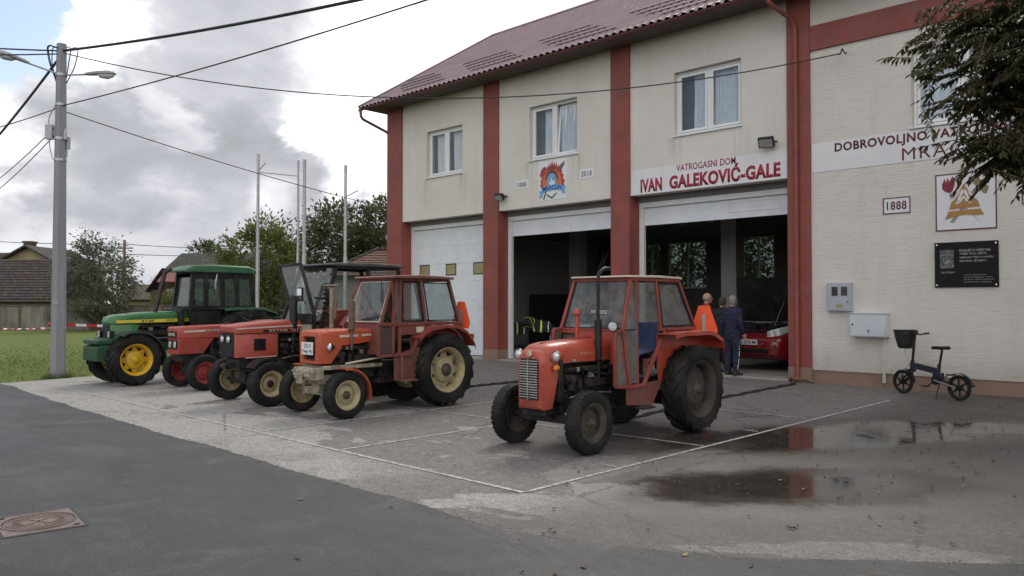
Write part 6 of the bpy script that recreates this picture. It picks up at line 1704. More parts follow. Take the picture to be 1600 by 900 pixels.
for s in (-1, 1):
    h_ = MB(); h_.loft([[(s * (.42 + a * .40), .075 + .19 * a * a + .02 * v_, .70 + .14 * a + .09 * w2 * (1 - .3 * a)) for v_, w2 in ((0, -1), (1, -1), (1, 1), (0, 1))] for a in (0, .35, .7, 1.0)])
    h_.build('headlight', lamp_glass, car, .012, 60)
    MB().lathe([(.0, 0), (.045, 0), (.05, .02), (.0, .03)], (s * .60, .035, .44), (0, -1, 0), 14).build('fog_lamp', lamp_glass, car)
    for y in (.72, 3.25):
        w2 = MB(); w2.ring([(.19, -.09), (.27, -.095), (.305, -.06), (.31, 0), (.305, .06), (.27, .095), (.19, .09)], (s * .80, y, .31), (1, 0, 0), 28)
        wt_ = w2.build('wheel', tyre_clean, car)
        MB().lathe([(.19, s * .08), (.17, s * .06), (.05, s * .085), (.0, s * .085)], (s * .80, y, .31), (1, 0, 0), 20, cap=False).build('rim', steel, wt_)
    mm = MB().box((s * .93, 1.55, 1.0), (.16, .09, .12)); mm.build('wing_mirror', car_red, car, .03)
bp = MB(); bp.loft([crs(-.03, .60, .34, .60, .08, .04), crs(.03, .76, .30, .60, .08, .04), crs(.16, .84, .30, .60, .06, .02)]); bp.build('front_bumper', car_red, car, .015, 50)
MB().bx(-.5, .5, -.045, -.025, .36, .45).build('air_inlet', black_plastic, car, .01)
np_ = MB().bx(-.26, .26, -.052, -.034, .52, .63).build('number_plate', MATS['plate_white'], car, .003)
text_mesh('ZG 573·M', plane_front(-.22, -.052, .545), .44, .06, mats=ink, parent=np_, bold=.01)

# ------------------------------------------------------------------- people
skin_m = mat('skin', (.46, .27, .20), .6, var=.08, scale=20)
def remesh(mb, name, m, parent, vox, it=6, fold=0.0):
    o = mb.build(name, m, None, smooth=0)
    md = o.modifiers.new('r', 'REMESH'); md.mode = 'VOXEL'; md.voxel_size = vox
    sm = o.modifiers.new('s', 'SMOOTH'); sm.iterations = it; sm.factor = .5
    dg = bpy.context.evaluated_depsgraph_get()
    me = bpy.data.meshes.new_from_object(o.evaluated_get(dg))
    o.modifiers.clear(); old = o.data; o.data = me; bpy.data.meshes.remove(old)
    me.name = name
    if fold:
        me.update()
        for v in me.vertices:
            p = v.co
            f = noise.noise(Vector((p.x * 9, p.y * 9, p.z * 21 + 4 * noise.noise(p * 3))))
            v.co = p + v.normal * (fold * f)
    me.materials.clear(); me.materials.append(m)
    me.polygons.foreach_set('use_smooth', [True] * len(me.polygons))
    o.parent = parent
    return o
def ell_ring(c, rx, ry, n=16): return [(c[0] + rx * math.cos(2 * PI * k / n), c[1] + ry * math.sin(2 * PI * k / n), c[2]) for k in range(n)]
def person(loc, rz, H, label, coat, trousers, shoes, hair, bald=False, arms=None, head_yaw=0.0, lean=0.0, stripe=None, coat_len=.50):
    """faces -Y in its own frame; H height; arms: {side: (elbow, wrist)} as fractions of H"""
    root = empty('person', loc, rz)
    tag(root, label, 'person')
    s = H
    arms = arms or {}
    def limbs(k, sleeves=False, legs=True, hands=True):
        pass
    hipz, kneez, ankz, shz, nz = .52 * s, .285 * s, .045 * s, .815 * s, .86 * s
    hx, sx_ = .055 * s, .112 * s
    ly = lean * s
    legs = {}
    for sd in (-1, 1):
        legs[sd] = [(sd * hx, 0, hipz), (sd * hx * 1.1, -.012 * s, kneez), (sd * hx * 1.15, .012 * s, ankz)]
    A = {}
    for sd in (-1, 1):
        if sd in arms: e, w_ = arms[sd]; A[sd] = [(sd * sx_, ly, shz - .012 * s), tuple(q * s for q in e), tuple(q * s for q in w_)]
        else: A[sd] = [(sd * sx_, ly, shz - .012 * s), (sd * .142 * s, ly * .7 + .012 * s, .64 * s), (sd * .138 * s, ly * .4 - .035 * s, .50 * s)]
    def torso(mb, g):
        mb.loft([ell_ring((0, ly * f, z * s), (rx + g) * s, (ry + g) * s) for f, z, rx, ry in ((0, .47, .088, .062), (0, .52, .098, .070), (.3, .60, .088, .064), (.6, .70, .100, .068), (.9, .775, .112, .066), (1, .815, .100, .056), (1, .842, .055, .042))])
    def arm(mb, sd, g, to_wrist=True):
        a, b, c = A[sd]
        mb.tube([(a[0] * .8, a[1], a[2] + .006 * s), a, b, c], [(.036 + g) * s, (.034 + g) * s, (.026 + g) * s, (.019 + g) * s], 10)
        mb.sphere(a, (.036 + g) * s, 10, 7); mb.sphere(b, (.027 + g) * s, 10, 7)
    def leg(mb, sd, g, end=1.0):
        a, b, c = legs[sd]
        mb.tube([(a[0], a[1], a[2] + .02 * s), ((a[0] + b[0]) / 2, a[1] - .006 * s, (a[2] + b[2]) / 2), b, ((b[0] + c[0]) / 2, b[1] + .016 * s, (b[2] + c[2]) / 2 + .02 * s), c], [(.056 + g) * s, (.048 + g) * s, (.036 + g) * s, (.034 + g) * s, (.022 + g) * s], 12)
    body = MB()
    torso(body, -.004)
    hc = Vector((0, ly * 1.15 - .010 * s, .932 * s))
    body.tube([(0, ly, .82 * s), (0, ly * 1.1, .90 * s)], [.034 * s, .031 * s], 12)
    Mh = Matrix.Translation(hc) @ Matrix.Rotation(head_yaw, 4, 'Z')
    hb = MB()
    hb.sphere((0, .004 * s, .012 * s), .056 * s, 16, 12, (.80, 1.0, 1.0))
    hb.sphere((0, -.012 * s, -.026 * s), .040 * s, 14, 10, (.84, .92, .95))
    hb.tube([(0, -.050 * s, .012 * s), (0, -.064 * s, -.012 * s), (0, -.052 * s, -.016 * s)], [.006 * s, .0095 * s, .007 * s], 8)
    hb.sphere((0, -.046 * s, -.048 * s), .014 * s, 10, 7)                      # chin
    hb.tube([(-.015 * s, -.0485 * s, -.032 * s), (.015 * s, -.0485 * s, -.032 * s)], .0045 * s, 6)   # lips
    hb.tube([(-.026 * s, -.045 * s, .016 * s), (.026 * s, -.045 * s, .016 * s)], .006 * s, 6)        # brow
    for sd in (-1, 1): hb.sphere((sd * .046 * s, .006 * s, -.006 * s), .016 * s, 8, 6, (.35, .7, 1.1))
    hb.v = [Mh @ v for v in hb.v]
    body.add(hb.v, hb.f)
    for sd in (-1, 1):
        arm(body, sd, -.004); leg(body, sd, -.006)
        a, b_, c = [Vector(q) for q in A[sd]]
        d = (c - b_).normalized(); side = Vector((0, -1, 0)) - d * Vector((0, -1, 0)).dot(d); side.normalize(); nrm = d.cross(side)
        p0, p1 = c, c + d * .052 * s
        body.loft([[p + side * (u * .021 * s) + nrm * (v * .010 * s) for u, v in ((-1, -1), (1, -1), (1, 1), (-1, 1))] for p in (p0, p1)])
        for k in range(4):
            q = p1 + side * ((k - 1.5) * .0125 * s)
            L = (.040, .046, .043, .034)[k] * s
            body.tube([q - d * .008 * s, q + d * L * .5 + nrm * sd * .003 * s, q + d * L + nrm * sd * -.010 * s], [.0062 * s, .0056 * s, .0046 * s], 6)
        q = p0 + d * .018 * s + side * .018 * s
        body.tube([q, q + side * .016 * s + d * .018 * s, q + side * .018 * s + d * .040 * s], [.0075 * s, .0065 * s, .005 * s], 6)
        f = legs[sd][2]
        body.tube([(f[0], f[1], f[2]), (f[0], f[1] - .01 * s, .03 * s), (f[0], f[1] - .09 * s, .018 * s)], [.022 * s, .024 * s, .018 * s], 8)
    bo = remesh(body, 'body', skin_m, root, .0085, 5)
    # eyes
    ey = MB()
    for sd in (-1, 1): ey.sphere(Mh @ Vector((sd * .018 * s, -.0475 * s, .003 * s)), .0052 * s, 8, 6)
    ey.build('eyes', mat('eye_dark', (.03, .025, .02), .2) if 'eye_dark' not in MATS else MATS['eye_dark'], bo)
    hr = MB()
    if bald:
        hr.sphere((0, .014 * s, -.002 * s), .0555 * s, 16, 10, (.83, .86, .72))
    else:
        hr.sphere((0, .010 * s, .018 * s), .0575 * s, 16, 12, (.84, 1.0, .98))
        hr.sphere((0, .022 * s, -.012 * s), .048 * s, 14, 10, (.93, .85, .9))
    hr.v = [Mh @ v for v in hr.v]
    remesh(hr, 'hair', hair, bo, .007, 3)
    ct = MB(); torso(ct, .010)
    ct.loft([ell_ring((0, 0, z * s), rx * s, ry * s) for z, rx, ry in ((coat_len - .02, .105, .078), (coat_len + .06, .108, .080))])
    for sd in (-1, 1): arm(ct, sd, .008)
    ct.loft([ell_ring((0, ly * 1.05, z * s), r1 * s, r1 * s) for z, r1 in ((.835, .050), (.868, .043))])
    co = remesh(ct, 'jacket', coat, root, .013, 5, .014)
    tr_ = MB()
    tr_.loft([ell_ring((0, 0, z * s), rx * s, ry * s) for z, rx, ry in ((.44, .092, .064), (.50, .104, .074), (.55, .100, .070))])
    for sd in (-1, 1): leg(tr_, sd, .009)
    to = remesh(tr_, 'trousers', trousers, root, .013, 5, .013)
    if stripe:
        sm_ = MB()
        for sd in (-1, 1):
            a, b_, c = legs[sd]
            sm_.tube([(a[0] + sd * .052 * s, a[1], a[2] - .02 * s), ((a[0] + b_[0]) / 2 + sd * .049 * s, 0, (a[2] + b_[2]) / 2), (b_[0] + sd * .040 * s, b_[1], b_[2]), ((b_[0] + c[0]) / 2 + sd * .036 * s, b_[1] + .016 * s, (b_[2] + c[2]) / 2), (c[0] + sd * .026 * s, c[1], c[2] + .02 * s)], .0065 * s, 6)
        sm_.build('side_stripe', stripe, to)
    for sd in (-1, 1):
        f = legs[sd][2]; sh = MB()
        sh.loft([[(f[0] + dx * w_ * s, f[1] + y * s, z * s) for dx, z in ((-1, 0), (-1, h * .6), (-.6, h), (.6, h), (1, h * .6), (1, 0))] for y, w_, h in ((.040, .018, .045), (.02, .024, .055), (-.02, .025, .052), (-.06, .027, .036), (-.10, .024, .026), (-.122, .012, .015))])
        sh.build('shoe', shoes, root, .004, 60)
    return root
navy = mat('navy_cloth', (.014, .016, .042), .85, var=.2, scale=8)
dark_cloth = mat('charcoal_cloth', (.016, .016, .020), .9, var=.25, scale=8)
red_cloth = mat('red_cloth', (.30, .022, .030), .85, var=.12, scale=8)
grey_hair = mat('grey_hair', (.24, .22, .20), .8, var=.25, scale=40)
dark_hair = mat('dark_hair', (.05, .04, .035), .7, var=.3, scale=40)
shoe_m = mat('dark_shoes', (.03, .027, .025), .5)
# front of the group: man in the navy tracksuit, back three-quarter to the camera, looking at the car
person((-8.92, 16.68, .045), R(165), 1.84, 'grey haired person in a navy tracksuit with white side stripes, standing before the red car', navy, navy, shoe_m, grey_hair, head_yaw=R(35), stripe=sign_white,
       arms={1: ((.145, .02, .65), (.150, -.05, .515)), -1: ((-.145, .015, .65), (-.135, -.055, .52))})
person((-9.38, 17.05, .055), R(178), 1.80, 'person in black clothes standing behind the navy tracksuit', dark_cloth, dark_cloth, shoe_m, dark_hair, head_yaw=R(20))
person((-9.88, 17.20, .055), R(120), 1.90, 'bald person in a red top, seen behind the orange warning triangle', red_cloth, dark_cloth, shoe_m, grey_hair, bald=True, head_yaw=R(10))

# ------------------------------------------------------------------- trestle with turnout jackets
rk = empty('trestle', (-16.55, 18.1, .055), R(40))
tag(rk, 'thin steel trestle carrying turnout jackets just inside the middle bay', 'trestle')
q = MB()
q.tube([(-.75, 0, .86), (.75, 0, .86)], .02, 8)
for x in (-.62, .62):
    for s in (-1, 1): q.tube([(x, 0, .86), (x * 1.05, s * .36, .0)], .016, 8)
    q.tube([(x, -.20, .42), (x, .20, .42)], .012, 6)
q.tube([(-.75, .0, .86), (-1.0, -.12, .30)], .016, 8)
q.build('frame', steel, rk)
turn_m = mat('black_turnout_cloth', (.017, .018, .022), .9, var=.3, scale=6, bump=.4, bscale=25)
hiviz = mat('yellow_reflective_tape', (.62, .75, .12), .4, var=.15, scale=15)
silver_t = mat('silver_reflective_tape', (.5, .5, .5), .35, var=.15)
def turnout(x, z, rz, label, seed):
    o = empty('turnout_jacket', (0, 0, 0)); o.location = Matrix.Rotation(R(40), 4, 'Z') @ Vector((x, 0, 0)) + Vector((-16.55, 18.1, .055 + z)); o.rotation_euler = (0, 0, R(40) + rz)
    tag(o, label, 'jacket', 'turnout jackets on the trestle')
    mb = MB(); ringsJ = []; n = 20; rr = random.Random(seed)
    for k in range(9):
        u = k / 8 - .5
        prof_ = []
        for j in range(n):
            a = 2 * PI * j / n
            w1_ = .20 + .04 * math.sin(6 * u + seed); h1_ = .16 * (1 - (2 * abs(u)) ** 3) + .03
            p = Vector((u * .78, math.cos(a) * w1_, .02 + math.sin(a) * h1_ - (.16 * (math.cos(a) ** 2) if math.sin(a) < .3 else .04)))
            p += Vector(noise.noise_vector(p * 6 + Vector((seed, 0, 0)))) * .045
            prof_.append(p)
        ringsJ.append(prof_)
    mb.loft(ringsJ); bo_ = mb.build('cloth', turn_m, o, smooth=70)
    for uu, mm, w in ((.0, hiviz, .028), (-.30, hiviz, .024), (.28, silver_t, .02)):
        t_ = MB(); A_ = []
        for j in range(n + 1):
            a = 2 * PI * (j % n) / n
            k = (uu + .5) * 8; k0 = int(k); f = k - k0
            p = ringsJ[k0][j % n].lerp(ringsJ[min(8, k0 + 1)][j % n], f)
            c = Vector((uu * .78, 0, 0)); d = (p - c).normalized() * .006
            A_.append(p + d)
        t_.loft([[p - Vector((w, 0, 0)), p + Vector((w, 0, 0)), p + Vector((w, 0, 0)) * .9 - (p - Vector((uu * .78, 0, 0))).normalized() * .012, p - Vector((w, 0, 0)) * .9 - (p - Vector((uu * .78, 0, 0))).normalized() * .012] for p in A_], cap=False)
        t_.build('reflective_band', mm, bo_, smooth=60)
turnout(-.42, .90, R(8), 'black turnout jacket with yellow bands on the pillar end of the trestle', 3)
turnout(.36, .94, R(-6), 'black turnout jacket with broad yellow bands at the inner end of the trestle', 7)
turnout(-.02, 1.07, R(70), 'crumpled black turnout jacket lying on top of the other two', 12)
# crate beside it
ct_ = empty('storage_crate', (-15.35, 19.2, .055), R(20)); tag(ct_, 'grey plastic crate on a low bench behind the turnout jackets', 'crate')
cm = MB(); cm.bx(-.3, .3, -.2, .2, .74, .77)
for a, b_, c, d in ((-.3, .3, -.2, -.185), (-.3, .3, .185, .2), (-.3, -.285, -.185, .185), (.285, .3, -.185, .185)): cm.bx(a, b_, c, d, .77, 1.0)
cm.bx(-.33, .33, -.215, -.2, .97, 1.0); cm.build('box', lgrey_box, ct_, .004)
cb = MB().bx(-.6, .6, -.3, .3, .69, .735)
for x in (-.55, .55):
    for y in (-.25, .25): cb.bx(x - .03, x + .03, y - .03, y + .03, 0, .69)
o = cb.build('bench', mat('old_wood', (.17, .12, .08), .8, var=.25, scale=4, stretch=(1, 8, 8)), None, .004); o.location = (-15.35, 19.2, .055); o.rotation_euler = (0, 0, R(20))
tag(o, 'low wooden bench with a crate on it inside the middle bay', 'bench')
# ladder leaning on the side wall
ld = empty('ladder', (-18.6, 22.6, .055), R(-35)); tag(ld, 'aluminium ladder leaning in the dark middle bay', 'ladder')
for x in (-.2, .2): MB().bar((x, 0, 0), (x, 1.35, 3.55), .03, .07).build('rail', steel, ld)
for k in range(11):
    f = (k + .6) / 11.5
    MB().tube([(-.2, 1.35 * f, 3.55 * f), (.2, 1.35 * f, 3.55 * f)], .016, 8).build('rung', steel, ld)
# dark steel lockers and shelving at the back
lock_m = mat('dark_locker_paint', (.055, .055, .06), .5, var=.15)
for i, (x, y, w, d, h, lab) in enumerate(((-18.9, 27.4, 1.9, .6, 1.95, 'wide dark steel locker against the back wall, behind the ladder'), (-20.9, 24.5, .7, 2.6, 2.0, 'long dark locker along the side wall of the middle bay'), (-12.9, 27.45, 2.6, .55, 1.15, 'low dark workbench cupboard under the bright rear windows'))):
    o = empty('locker', (x, y, .055)); tag(o, lab, 'locker')
    MB().bx(-w / 2, w / 2, -d / 2, d / 2, 0, h).build('cabinet', lock_m, o, .01)
    n = 4
    for k in range(n):
        if w > d: dd = MB().bx(-w / 2 + w * k / n + .015, -w / 2 + w * (k + 1) / n - .015, -d / 2 - .018, -d / 2 - .001, .05, h - .04)
        else: dd = MB().bx(w / 2 + .001, w / 2 + .018, -d / 2 + d * k / n + .015, -d / 2 + d * (k + 1) / n - .015, .05, h - .04)
        dd.build('locker_door', lock_m, o, .004)
for i, (x, s, c) in enumerate(((-13.9, .34, (.30, .06, .05)), (-13.2, .28, (.35, .33, .3)), (-12.5, .4, (.10, .12, .15)), (-11.9, .25, (.28, .2, .1)))):
    o = MB(); o.bx(-s / 2, s / 2, -.15, .15, 0, s * .7); o.bx(-s / 2 - .01, s / 2 + .01, -.16, .16, s * .7, s * .7 + .03)
    ob = o.build('storage_box', mat('storage_box_paint_' + 'abcd'[i], c, .6, var=.1), None, .008); ob.location = (x, 27.42, 1.212)
    tag(ob, ('red', 'pale grey', 'dark blue grey', 'brown')[i] + ' storage box on the low cupboard under the rear windows', 'box', 'boxes on the cupboard')
# helmets on a wall shelf under the bright rear window, coiled hoses on the side wall
o = MB().bx(-1.35, 1.35, -.16, .16, 0, .03).bx(-1.2, -1.16, -.02, .16, -.25, 0).bx(1.16, 1.2, -.02, .16, -.25, 0).build('wall_shelf', MATS['old_wood'], None, .003); o.location = (-13.6, 27.82, 2.16)
tag(o, 'narrow wall shelf carrying helmets under the right rear window', 'shelf')
for i in range(6):
    hm = empty('helmet', (-14.7 + i * .42, 27.80, 2.19)); tag(hm, 'white helmet standing out among the dark ones on the wall shelf' if i == 2 else 'dark helmet in the row on the wall shelf', 'helmet', 'helmets on the wall shelf')
    mm_ = sign_white if i == 2 else lock_m
    MB().lathe([(.14, .0), (.135, .06), (.11, .13), (.06, .17), (.0, .18)], (0, 0, .03), (0, 0, 1), 16).build('shell', mm_, hm)
    MB().lathe([(.13, .02), (.175, .0), (.175, .012), (.13, .04)], (0, -.01, .02), (0, 0, 1), 16).build('brim', mm_, hm)
for i, (y, lab) in enumerate(((20.2, 'coiled hose on the side wall nearest the closed door'), (21.6, 'second coiled hose on the side wall, deeper in'))):
    hz = MB()
    for k in range(4): hz.ring([(.30 + .028 * math.cos(a), .035 * k + .028 * math.sin(a)) for a in [PI * q / 4 for q in range(8)]], (-21.47, y, 1.9), (1, 0, 0), 28)
    tag(hz.build('hose_coil', mat('hose_canvas', (.20, .17, .13), .9, var=.2) if i == 0 else MATS['hose_canvas']), lab, 'hose', 'coiled hoses on the side wall')

# ------------------------------------------------------------------- folding e-bike
bk = empty('folding_bicycle', (-4.42, 15.62, 0), math.atan2(.50, -1.03)); bk.scale = (1.12, 1.12, 1.08); tag(bk, 'dark blue folding electric bicycle with a front basket, on its kickstand by the wall', 'bicycle')
bike_blue = mat('midnight_blue_frame', (.012, .014, .030), .35, var=.1, coat=.3)
WB, WR = 1.02, .208
xf, xr = .56, -.52
for x, nm in ((xf, 'front'), (xr, 'rear')):
    tm = MB(); pr_ = []
    for k in range(12):
        a = 2 * PI * k / 12; pr_.append((WR - .022 + .022 * math.cos(a), .023 * math.sin(a)))
    tm.ring(pr_, (0, 0, 0), (0, 1, 0), 36); wo2 = tm.build('wheel', tyre_clean, bk, loc=(x, 0, WR))
    rm = MB(); rm.ring([(WR - .038, -.015), (WR - .038, .015), (WR - .062, .012), (WR - .062, -.012)], (0, 0, 0), (0, 1, 0), 36)
    for k in range(6):
        a = 2 * PI * k / 6 + .3
        rm.bar((.03 * math.cos(a), 0, .03 * math.sin(a)), ((WR - .05) * math.cos(a + .15), 0, (WR - .05) * math.sin(a + .15)), .026, .016, up=(0, 1, 0))
    rm.lathe([(.0, -.05), (.045, -.05), (.05, -.02), (.05, .02), (.045, .05), (.0, .05)], (0, 0, 0), (0, 1, 0), 18)
    rm.build('rim', black_paint, wo2, .002)
fm = MB()
fm.loft([[(x, s_ * hw, z + v * hh) for s_, v in ((-1, -1), (1, -1), (1, 1), (-1, 1))] for x, z, hw, hh in ((.38, .50, .03, .045), (.30, .505, .035, .05), (-.05, .455, .035, .05), (-.16, .44, .03, .045))])
fm.tube([(.38, 0, .42), (.355, 0, .60)], .032, 10)
fm.tube([(-.16, 0, .56), (-.13, 0, .30)], .028, 10)
fm.bx(-.22, -.06, -.04, .04, .28, .42)
fm.build('frame', bike_blue, bk, .006)
fk = MB()
for s in (-1, 1):
    fk.tube([(.37, s * .055, .42), (.55, s * .06, WR)], .014, 8)
    fk.tube([(-.13, s * .05, .30), (xr, s * .065, WR)], .014, 8)
fk.bx(.35, .40, -.07, .07, .40, .44)
fk.build('fork', black_paint, bk)
cs = MB(); cs.tube([(-.12, .075, .295), (xr, .075, WR - .0)], .016, 8); cs.build('chain_guard', mat('grey_guard', (.2, .2, .21), .4, .4), bk)
stm = MB(); stm.tube([(.357, 0, .58), (.31, 0, 1.02)], .022, 10); stm.tube(arc_pts([(.31, -.28, 1.05), (.31, -.1, 1.04), (.31, .1, 1.04), (.25, .28, 1.06)], 4), .012, 8)
for s in (-1, 1): stm.tube([(.30 if s < 0 else .265, s * .20, 1.05), (.31 if s < 0 else .25, s * .31, 1.055)], .018, 8); stm.tube([(.33, s * .16, 1.04), (.39, s * .24, 1.01)], .007, 6)
stm.bx(.28, .36, -.05, .05, 1.03, 1.09)
stm.build('handlebar', black_paint, bk, .003)
bs = MB(); N = 20
for (z, sc) in ((0, .70),): pass
ringsB = []
for z, sc in ((.79, .62), (.81, .78), (.92, .98), (1.08, 1.2), (1.10, 1.23)):
    ringsB.append([(.50 + .135 * sc * math.cos(2 * PI * k / N), .165 * sc * math.sin(2 * PI * k / N), z) for k in range(N)])
inner_ = [[(.50 + (x - .50) * .94, y * .95, z + .006) for x, y, z in r2] for r2 in reversed(ringsB)]
bs.loft(ringsB + inner_)
bs.build('basket', mat('black_wire_mesh', (.025, .025, .028), .5, var=.3, scale=60), bk, smooth=50)
br = MB(); br.ring([(.99, 0), (1.0, .01), (1.01, 0), (1.0, -.01)], (0, 0, 0), (0, 0, 1), 4)
rim_pts = [(.50 + .167 * math.cos(2 * PI * k / 24), .205 * math.sin(2 * PI * k / 24), 1.105) for k in range(25)]
MB().tube(rim_pts, .008, 6).build('basket_rim', black_paint, bk)
MB().tube(arc_pts([(.42, .05, .86), (.47, .06, .74), (.44, .04, .62), (.38, .03, .55)], 5), .009, 6).build('cable', grey_box, bk)
MB().lathe([(.0, 0), (.025, 0), (.028, .03), (.0, .035)], (.42, 0, .52), (1, 0, 0), 12).build('headlight', lamp_glass, bk)
sp2 = MB(); sp2.tube([(-.145, 0, .44), (-.215, 0, .80)], .019, 10); sp2.build('seat_post', black_paint, bk)
sd_ = MB(); sd_.loft([[(x, y * w, z + q2) for y, q2 in ((-1, -.02), (-.7, .015), (0, .022), (.7, .015), (1, -.02), (.5, -.035), (-.5, -.035))] for x, w, z in ((-.33, .06, .845), (-.30, .085, .85), (-.22, .08, .84), (-.12, .035, .84), (-.04, .025, .835), (-.02, .012, .832))])
sd_.build('saddle', black_plastic, bk, .01, 60)
cr_ = MB(); cr_.lathe([(.0, 0), (.075, 0), (.075, .006), (.0, .006)], (-.13, .055, .29), (0, 1, 0), 20)
cr_.bar((-.13, .07, .29), (.0, .07, .19), .012, .022, up=(0, 1, 0)); cr_.bar((-.13, -.07, .29), (-.26, -.07, .39), .012, .022, up=(0, 1, 0)); cr_.bx(-.05, .05, .08, .17, .18, .20); cr_.bx(-.31, -.21, -.17, -.08, .38, .40)
cr_.build('crank', black_paint, bk, .003)
mg = MB()
mg.loft([[(xr + math.cos(a) * (WR + dr_), s_ * .028, WR + math.sin(a) * (WR + dr_)) for s_, dr_ in ((-1, .025), (1, .025), (1, .018), (-1, .018))] for a in [R(60 + k * 10) for k in range(11)]])
mg.loft([[(xf + math.cos(a) * (WR + dr_), s_ * .028, WR + math.sin(a) * (WR + dr_)) for s_, dr_ in ((-1, .025), (1, .025), (1, .018), (-1, .018))] for a in [R(100 + k * 10) for k in range(9)]])
mg.box((xr - .23, 0, .26), (.05, .05, .03), ry=.5)
mg.build('mudguard', black_plastic, bk)
MB().tube([(-.20, .05, .25), (-.26, .19, .01)], .010, 8).build('kickstand', black_paint, bk)

# ------------------------------------------------------------------- manhole in the road
mh = empty('manhole_cover', (-6.90, 1.90, 0), R(-7)); tag(mh, 'reddish square framed manhole with a round ribbed lid set in the dark road', 'manhole')
iron = mat('reddish_cast_iron', (.19, .140, .125), .6, .15, var=.2, scale=10, dirt=(.10, .08, .075), damt=.6, dscale=6, bump=.3, bscale=40)
MB().bx(-.31, .31, -.265, .265, -.05, .008).build('frame', iron, mh, .004)
MB().bx(-.335, .335, -.29, .29, -.04, .0025).build('seam', tar, mh)
MB().ring([(.236, .0082), (.244, .0082), (.244, .0095), (.236, .0095)], (0, 0, 0), (0, 0, 1), 48).build('lid_gap', tar, mh)
lid = MB(); lid.lathe([(.235, .0085), (.235, .011), (.0, .0115)], (0, 0, 0), (0, 0, 1), 48, cap=False)
for r1 in (.254, .215, .185, .12): lid.ring([(r1 - .007, .010), (r1 + .007, .010), (r1 + .005, .0165), (r1 - .005, .0165)], (0, 0, 0), (0, 0, 1), 48)
for k in range(24):
    a = 2 * PI * k / 24
    lid.box((.15 * math.cos(a), .15 * math.sin(a), .013), (.045, .012, .008), rz=a)
lid.bar((-.09, -.05, .013), (.09, .05, .013), .02, .008); lid.bar((-.06, .07, .013), (.06, -.07, .013), .02, .008)
lid.build('lid', iron, mh)
for sx2, sy2 in ((1, 1), (-1, -1)): MB().lathe([(.022, .008), (.022, .013), (.0, .013)], (sx2 * .265, sy2 * .215, 0), (0, 0, 1), 12).build('lifting_hole', black_paint, mh)

# ------------------------------------------------------------------- concrete power pole with two street lamps
concrete_pole = mat('pole_concrete', (.27, .27, .29), .8, var=.08, scale=3, dirt=(.20, .20, .215), damt=.5, dscale=2, stretch=(3, 3, .4), bump=.15)
PX, PY = -20.33, 5.96
po = empty('power_pole', (PX, PY, 0)); tag(po, 'grey tapered concrete power pole with two lamps at the lawn corner', 'pole')
pm = MB()
pm.loft([[(sx2 * w, sy2 * d, z) for sx2, sy2 in ((-1, -.6), (-.6, -1), (.6, -1), (1, -.6), (1, .6), (.6, 1), (-.6, 1), (-1, .6))] for z, w, d in ((-.1, .148, .148), (7.78, .092, .092))])
pm.build('shaft', concrete_pole, po, .004)
hwm = MB()
for z, rr in ((7.05, .115), (6.35, .118), (5.55, .125), (5.05, .13)):
    hwm = MB(); hwm.lathe([(rr, -.03), (rr + .006, -.03), (rr + .006, .03), (rr, .03)], (0, 0, z), (0, 0, 1), 16); hwm.build('clamp', steel, po)
lamp_shell = mat('street_lamp_shell', (.30, .30, .31), .4, .4, var=.1)
view_r = Vector((.722, .692, 0))
for sgn, dz, tilt_ in ((-1, .30, .12), (1, .02, .0)):
    a = MB()
    base = Vector((0, 0, 7.05)); end = base + view_r * (sgn * .62) + Vector((0, 0, dz * .62))
    if sgn < 0: end += Vector((.05, -.20, .06))
    a.tube([base, end], .022, 8)
    dirv = (end - base).normalized()
    arm_o = a.build('lamp_arm', steel, po)
    h = MB(); L = .72
    up = Vector((0, 0, 1)); sd2 = dirv.cross(up).normalized(); upv = sd2.cross(dirv)
    st_ = end - dirv * .06
    rr = []
    for u, w, t0, b0 in ((0, .04, .04, .035), (.12, .065, .06, .06), (.38, .08, .075, .06), (.42, .10, .08, .07), (.75, .105, .085, .08), (.95, .07, .05, .05), (1.0, .03, .02, .02)):
        c = st_ + dirv * (L * u)
        rr.append([c + sd2 * (w * math.cos(q)) + upv * ((t0 if math.sin(q) > 0 else b0 * .4) * math.sin(q)) for q in [2 * PI * k / 12 for k in range(12)]])
    h.loft(rr); ho = h.build('lamp_head', lamp_shell, po, smooth=60)
    l2 = MB(); rr = []
    for u, w, b0 in ((.42, .07, .02), (.5, .088, .07), (.72, .088, .10), (.9, .06, .06), (.95, .03, .02)):
        c = st_ + dirv * (L * u)
        rr.append([c + sd2 * (w * math.cos(q)) - upv * (.02 + b0 * max(0, -math.sin(q))) for q in [PI + PI * k / 10 for k in range(11)]])
    l2.loft(rr); l2.build('lamp_bowl', mat('lamp_bowl_plastic', (.55, .56, .58), .15, var=.1) if 'lamp_bowl_plastic' not in MATS else MATS['lamp_bowl_plastic'], ho, smooth=60)
ins = MB()
for x, y, z in ((-.16, .0, 6.0), (-.20, -.08, 5.75), (-.14, .06, 5.7), (.17, .05, 5.62)):
    ins.lathe([(.0, 0), (.035, .01), (.04, .12), (.03, .20), (.015, .26), (.0, .27)], (x, y, z - .12), (0, 0, 1), 10)
ins.box((-.24, -.16, 5.72), (.16, .12, .34), rz=.75)
ins.box((.10, .14, 5.45), (.07, .07, .28))
ins.tube(arc_pts([(-.02, -.12, 6.3), (-.22, -.2, 6.05), (-.22, -.16, 5.3), (-.05, -.12, 5.0), (.12, .10, 5.05), (.13, .12, 5.6)], 5), .014, 6)
ins.build('junction_gear', grey_box, po, .004)
lp = MB(); r_ = random.Random(9)
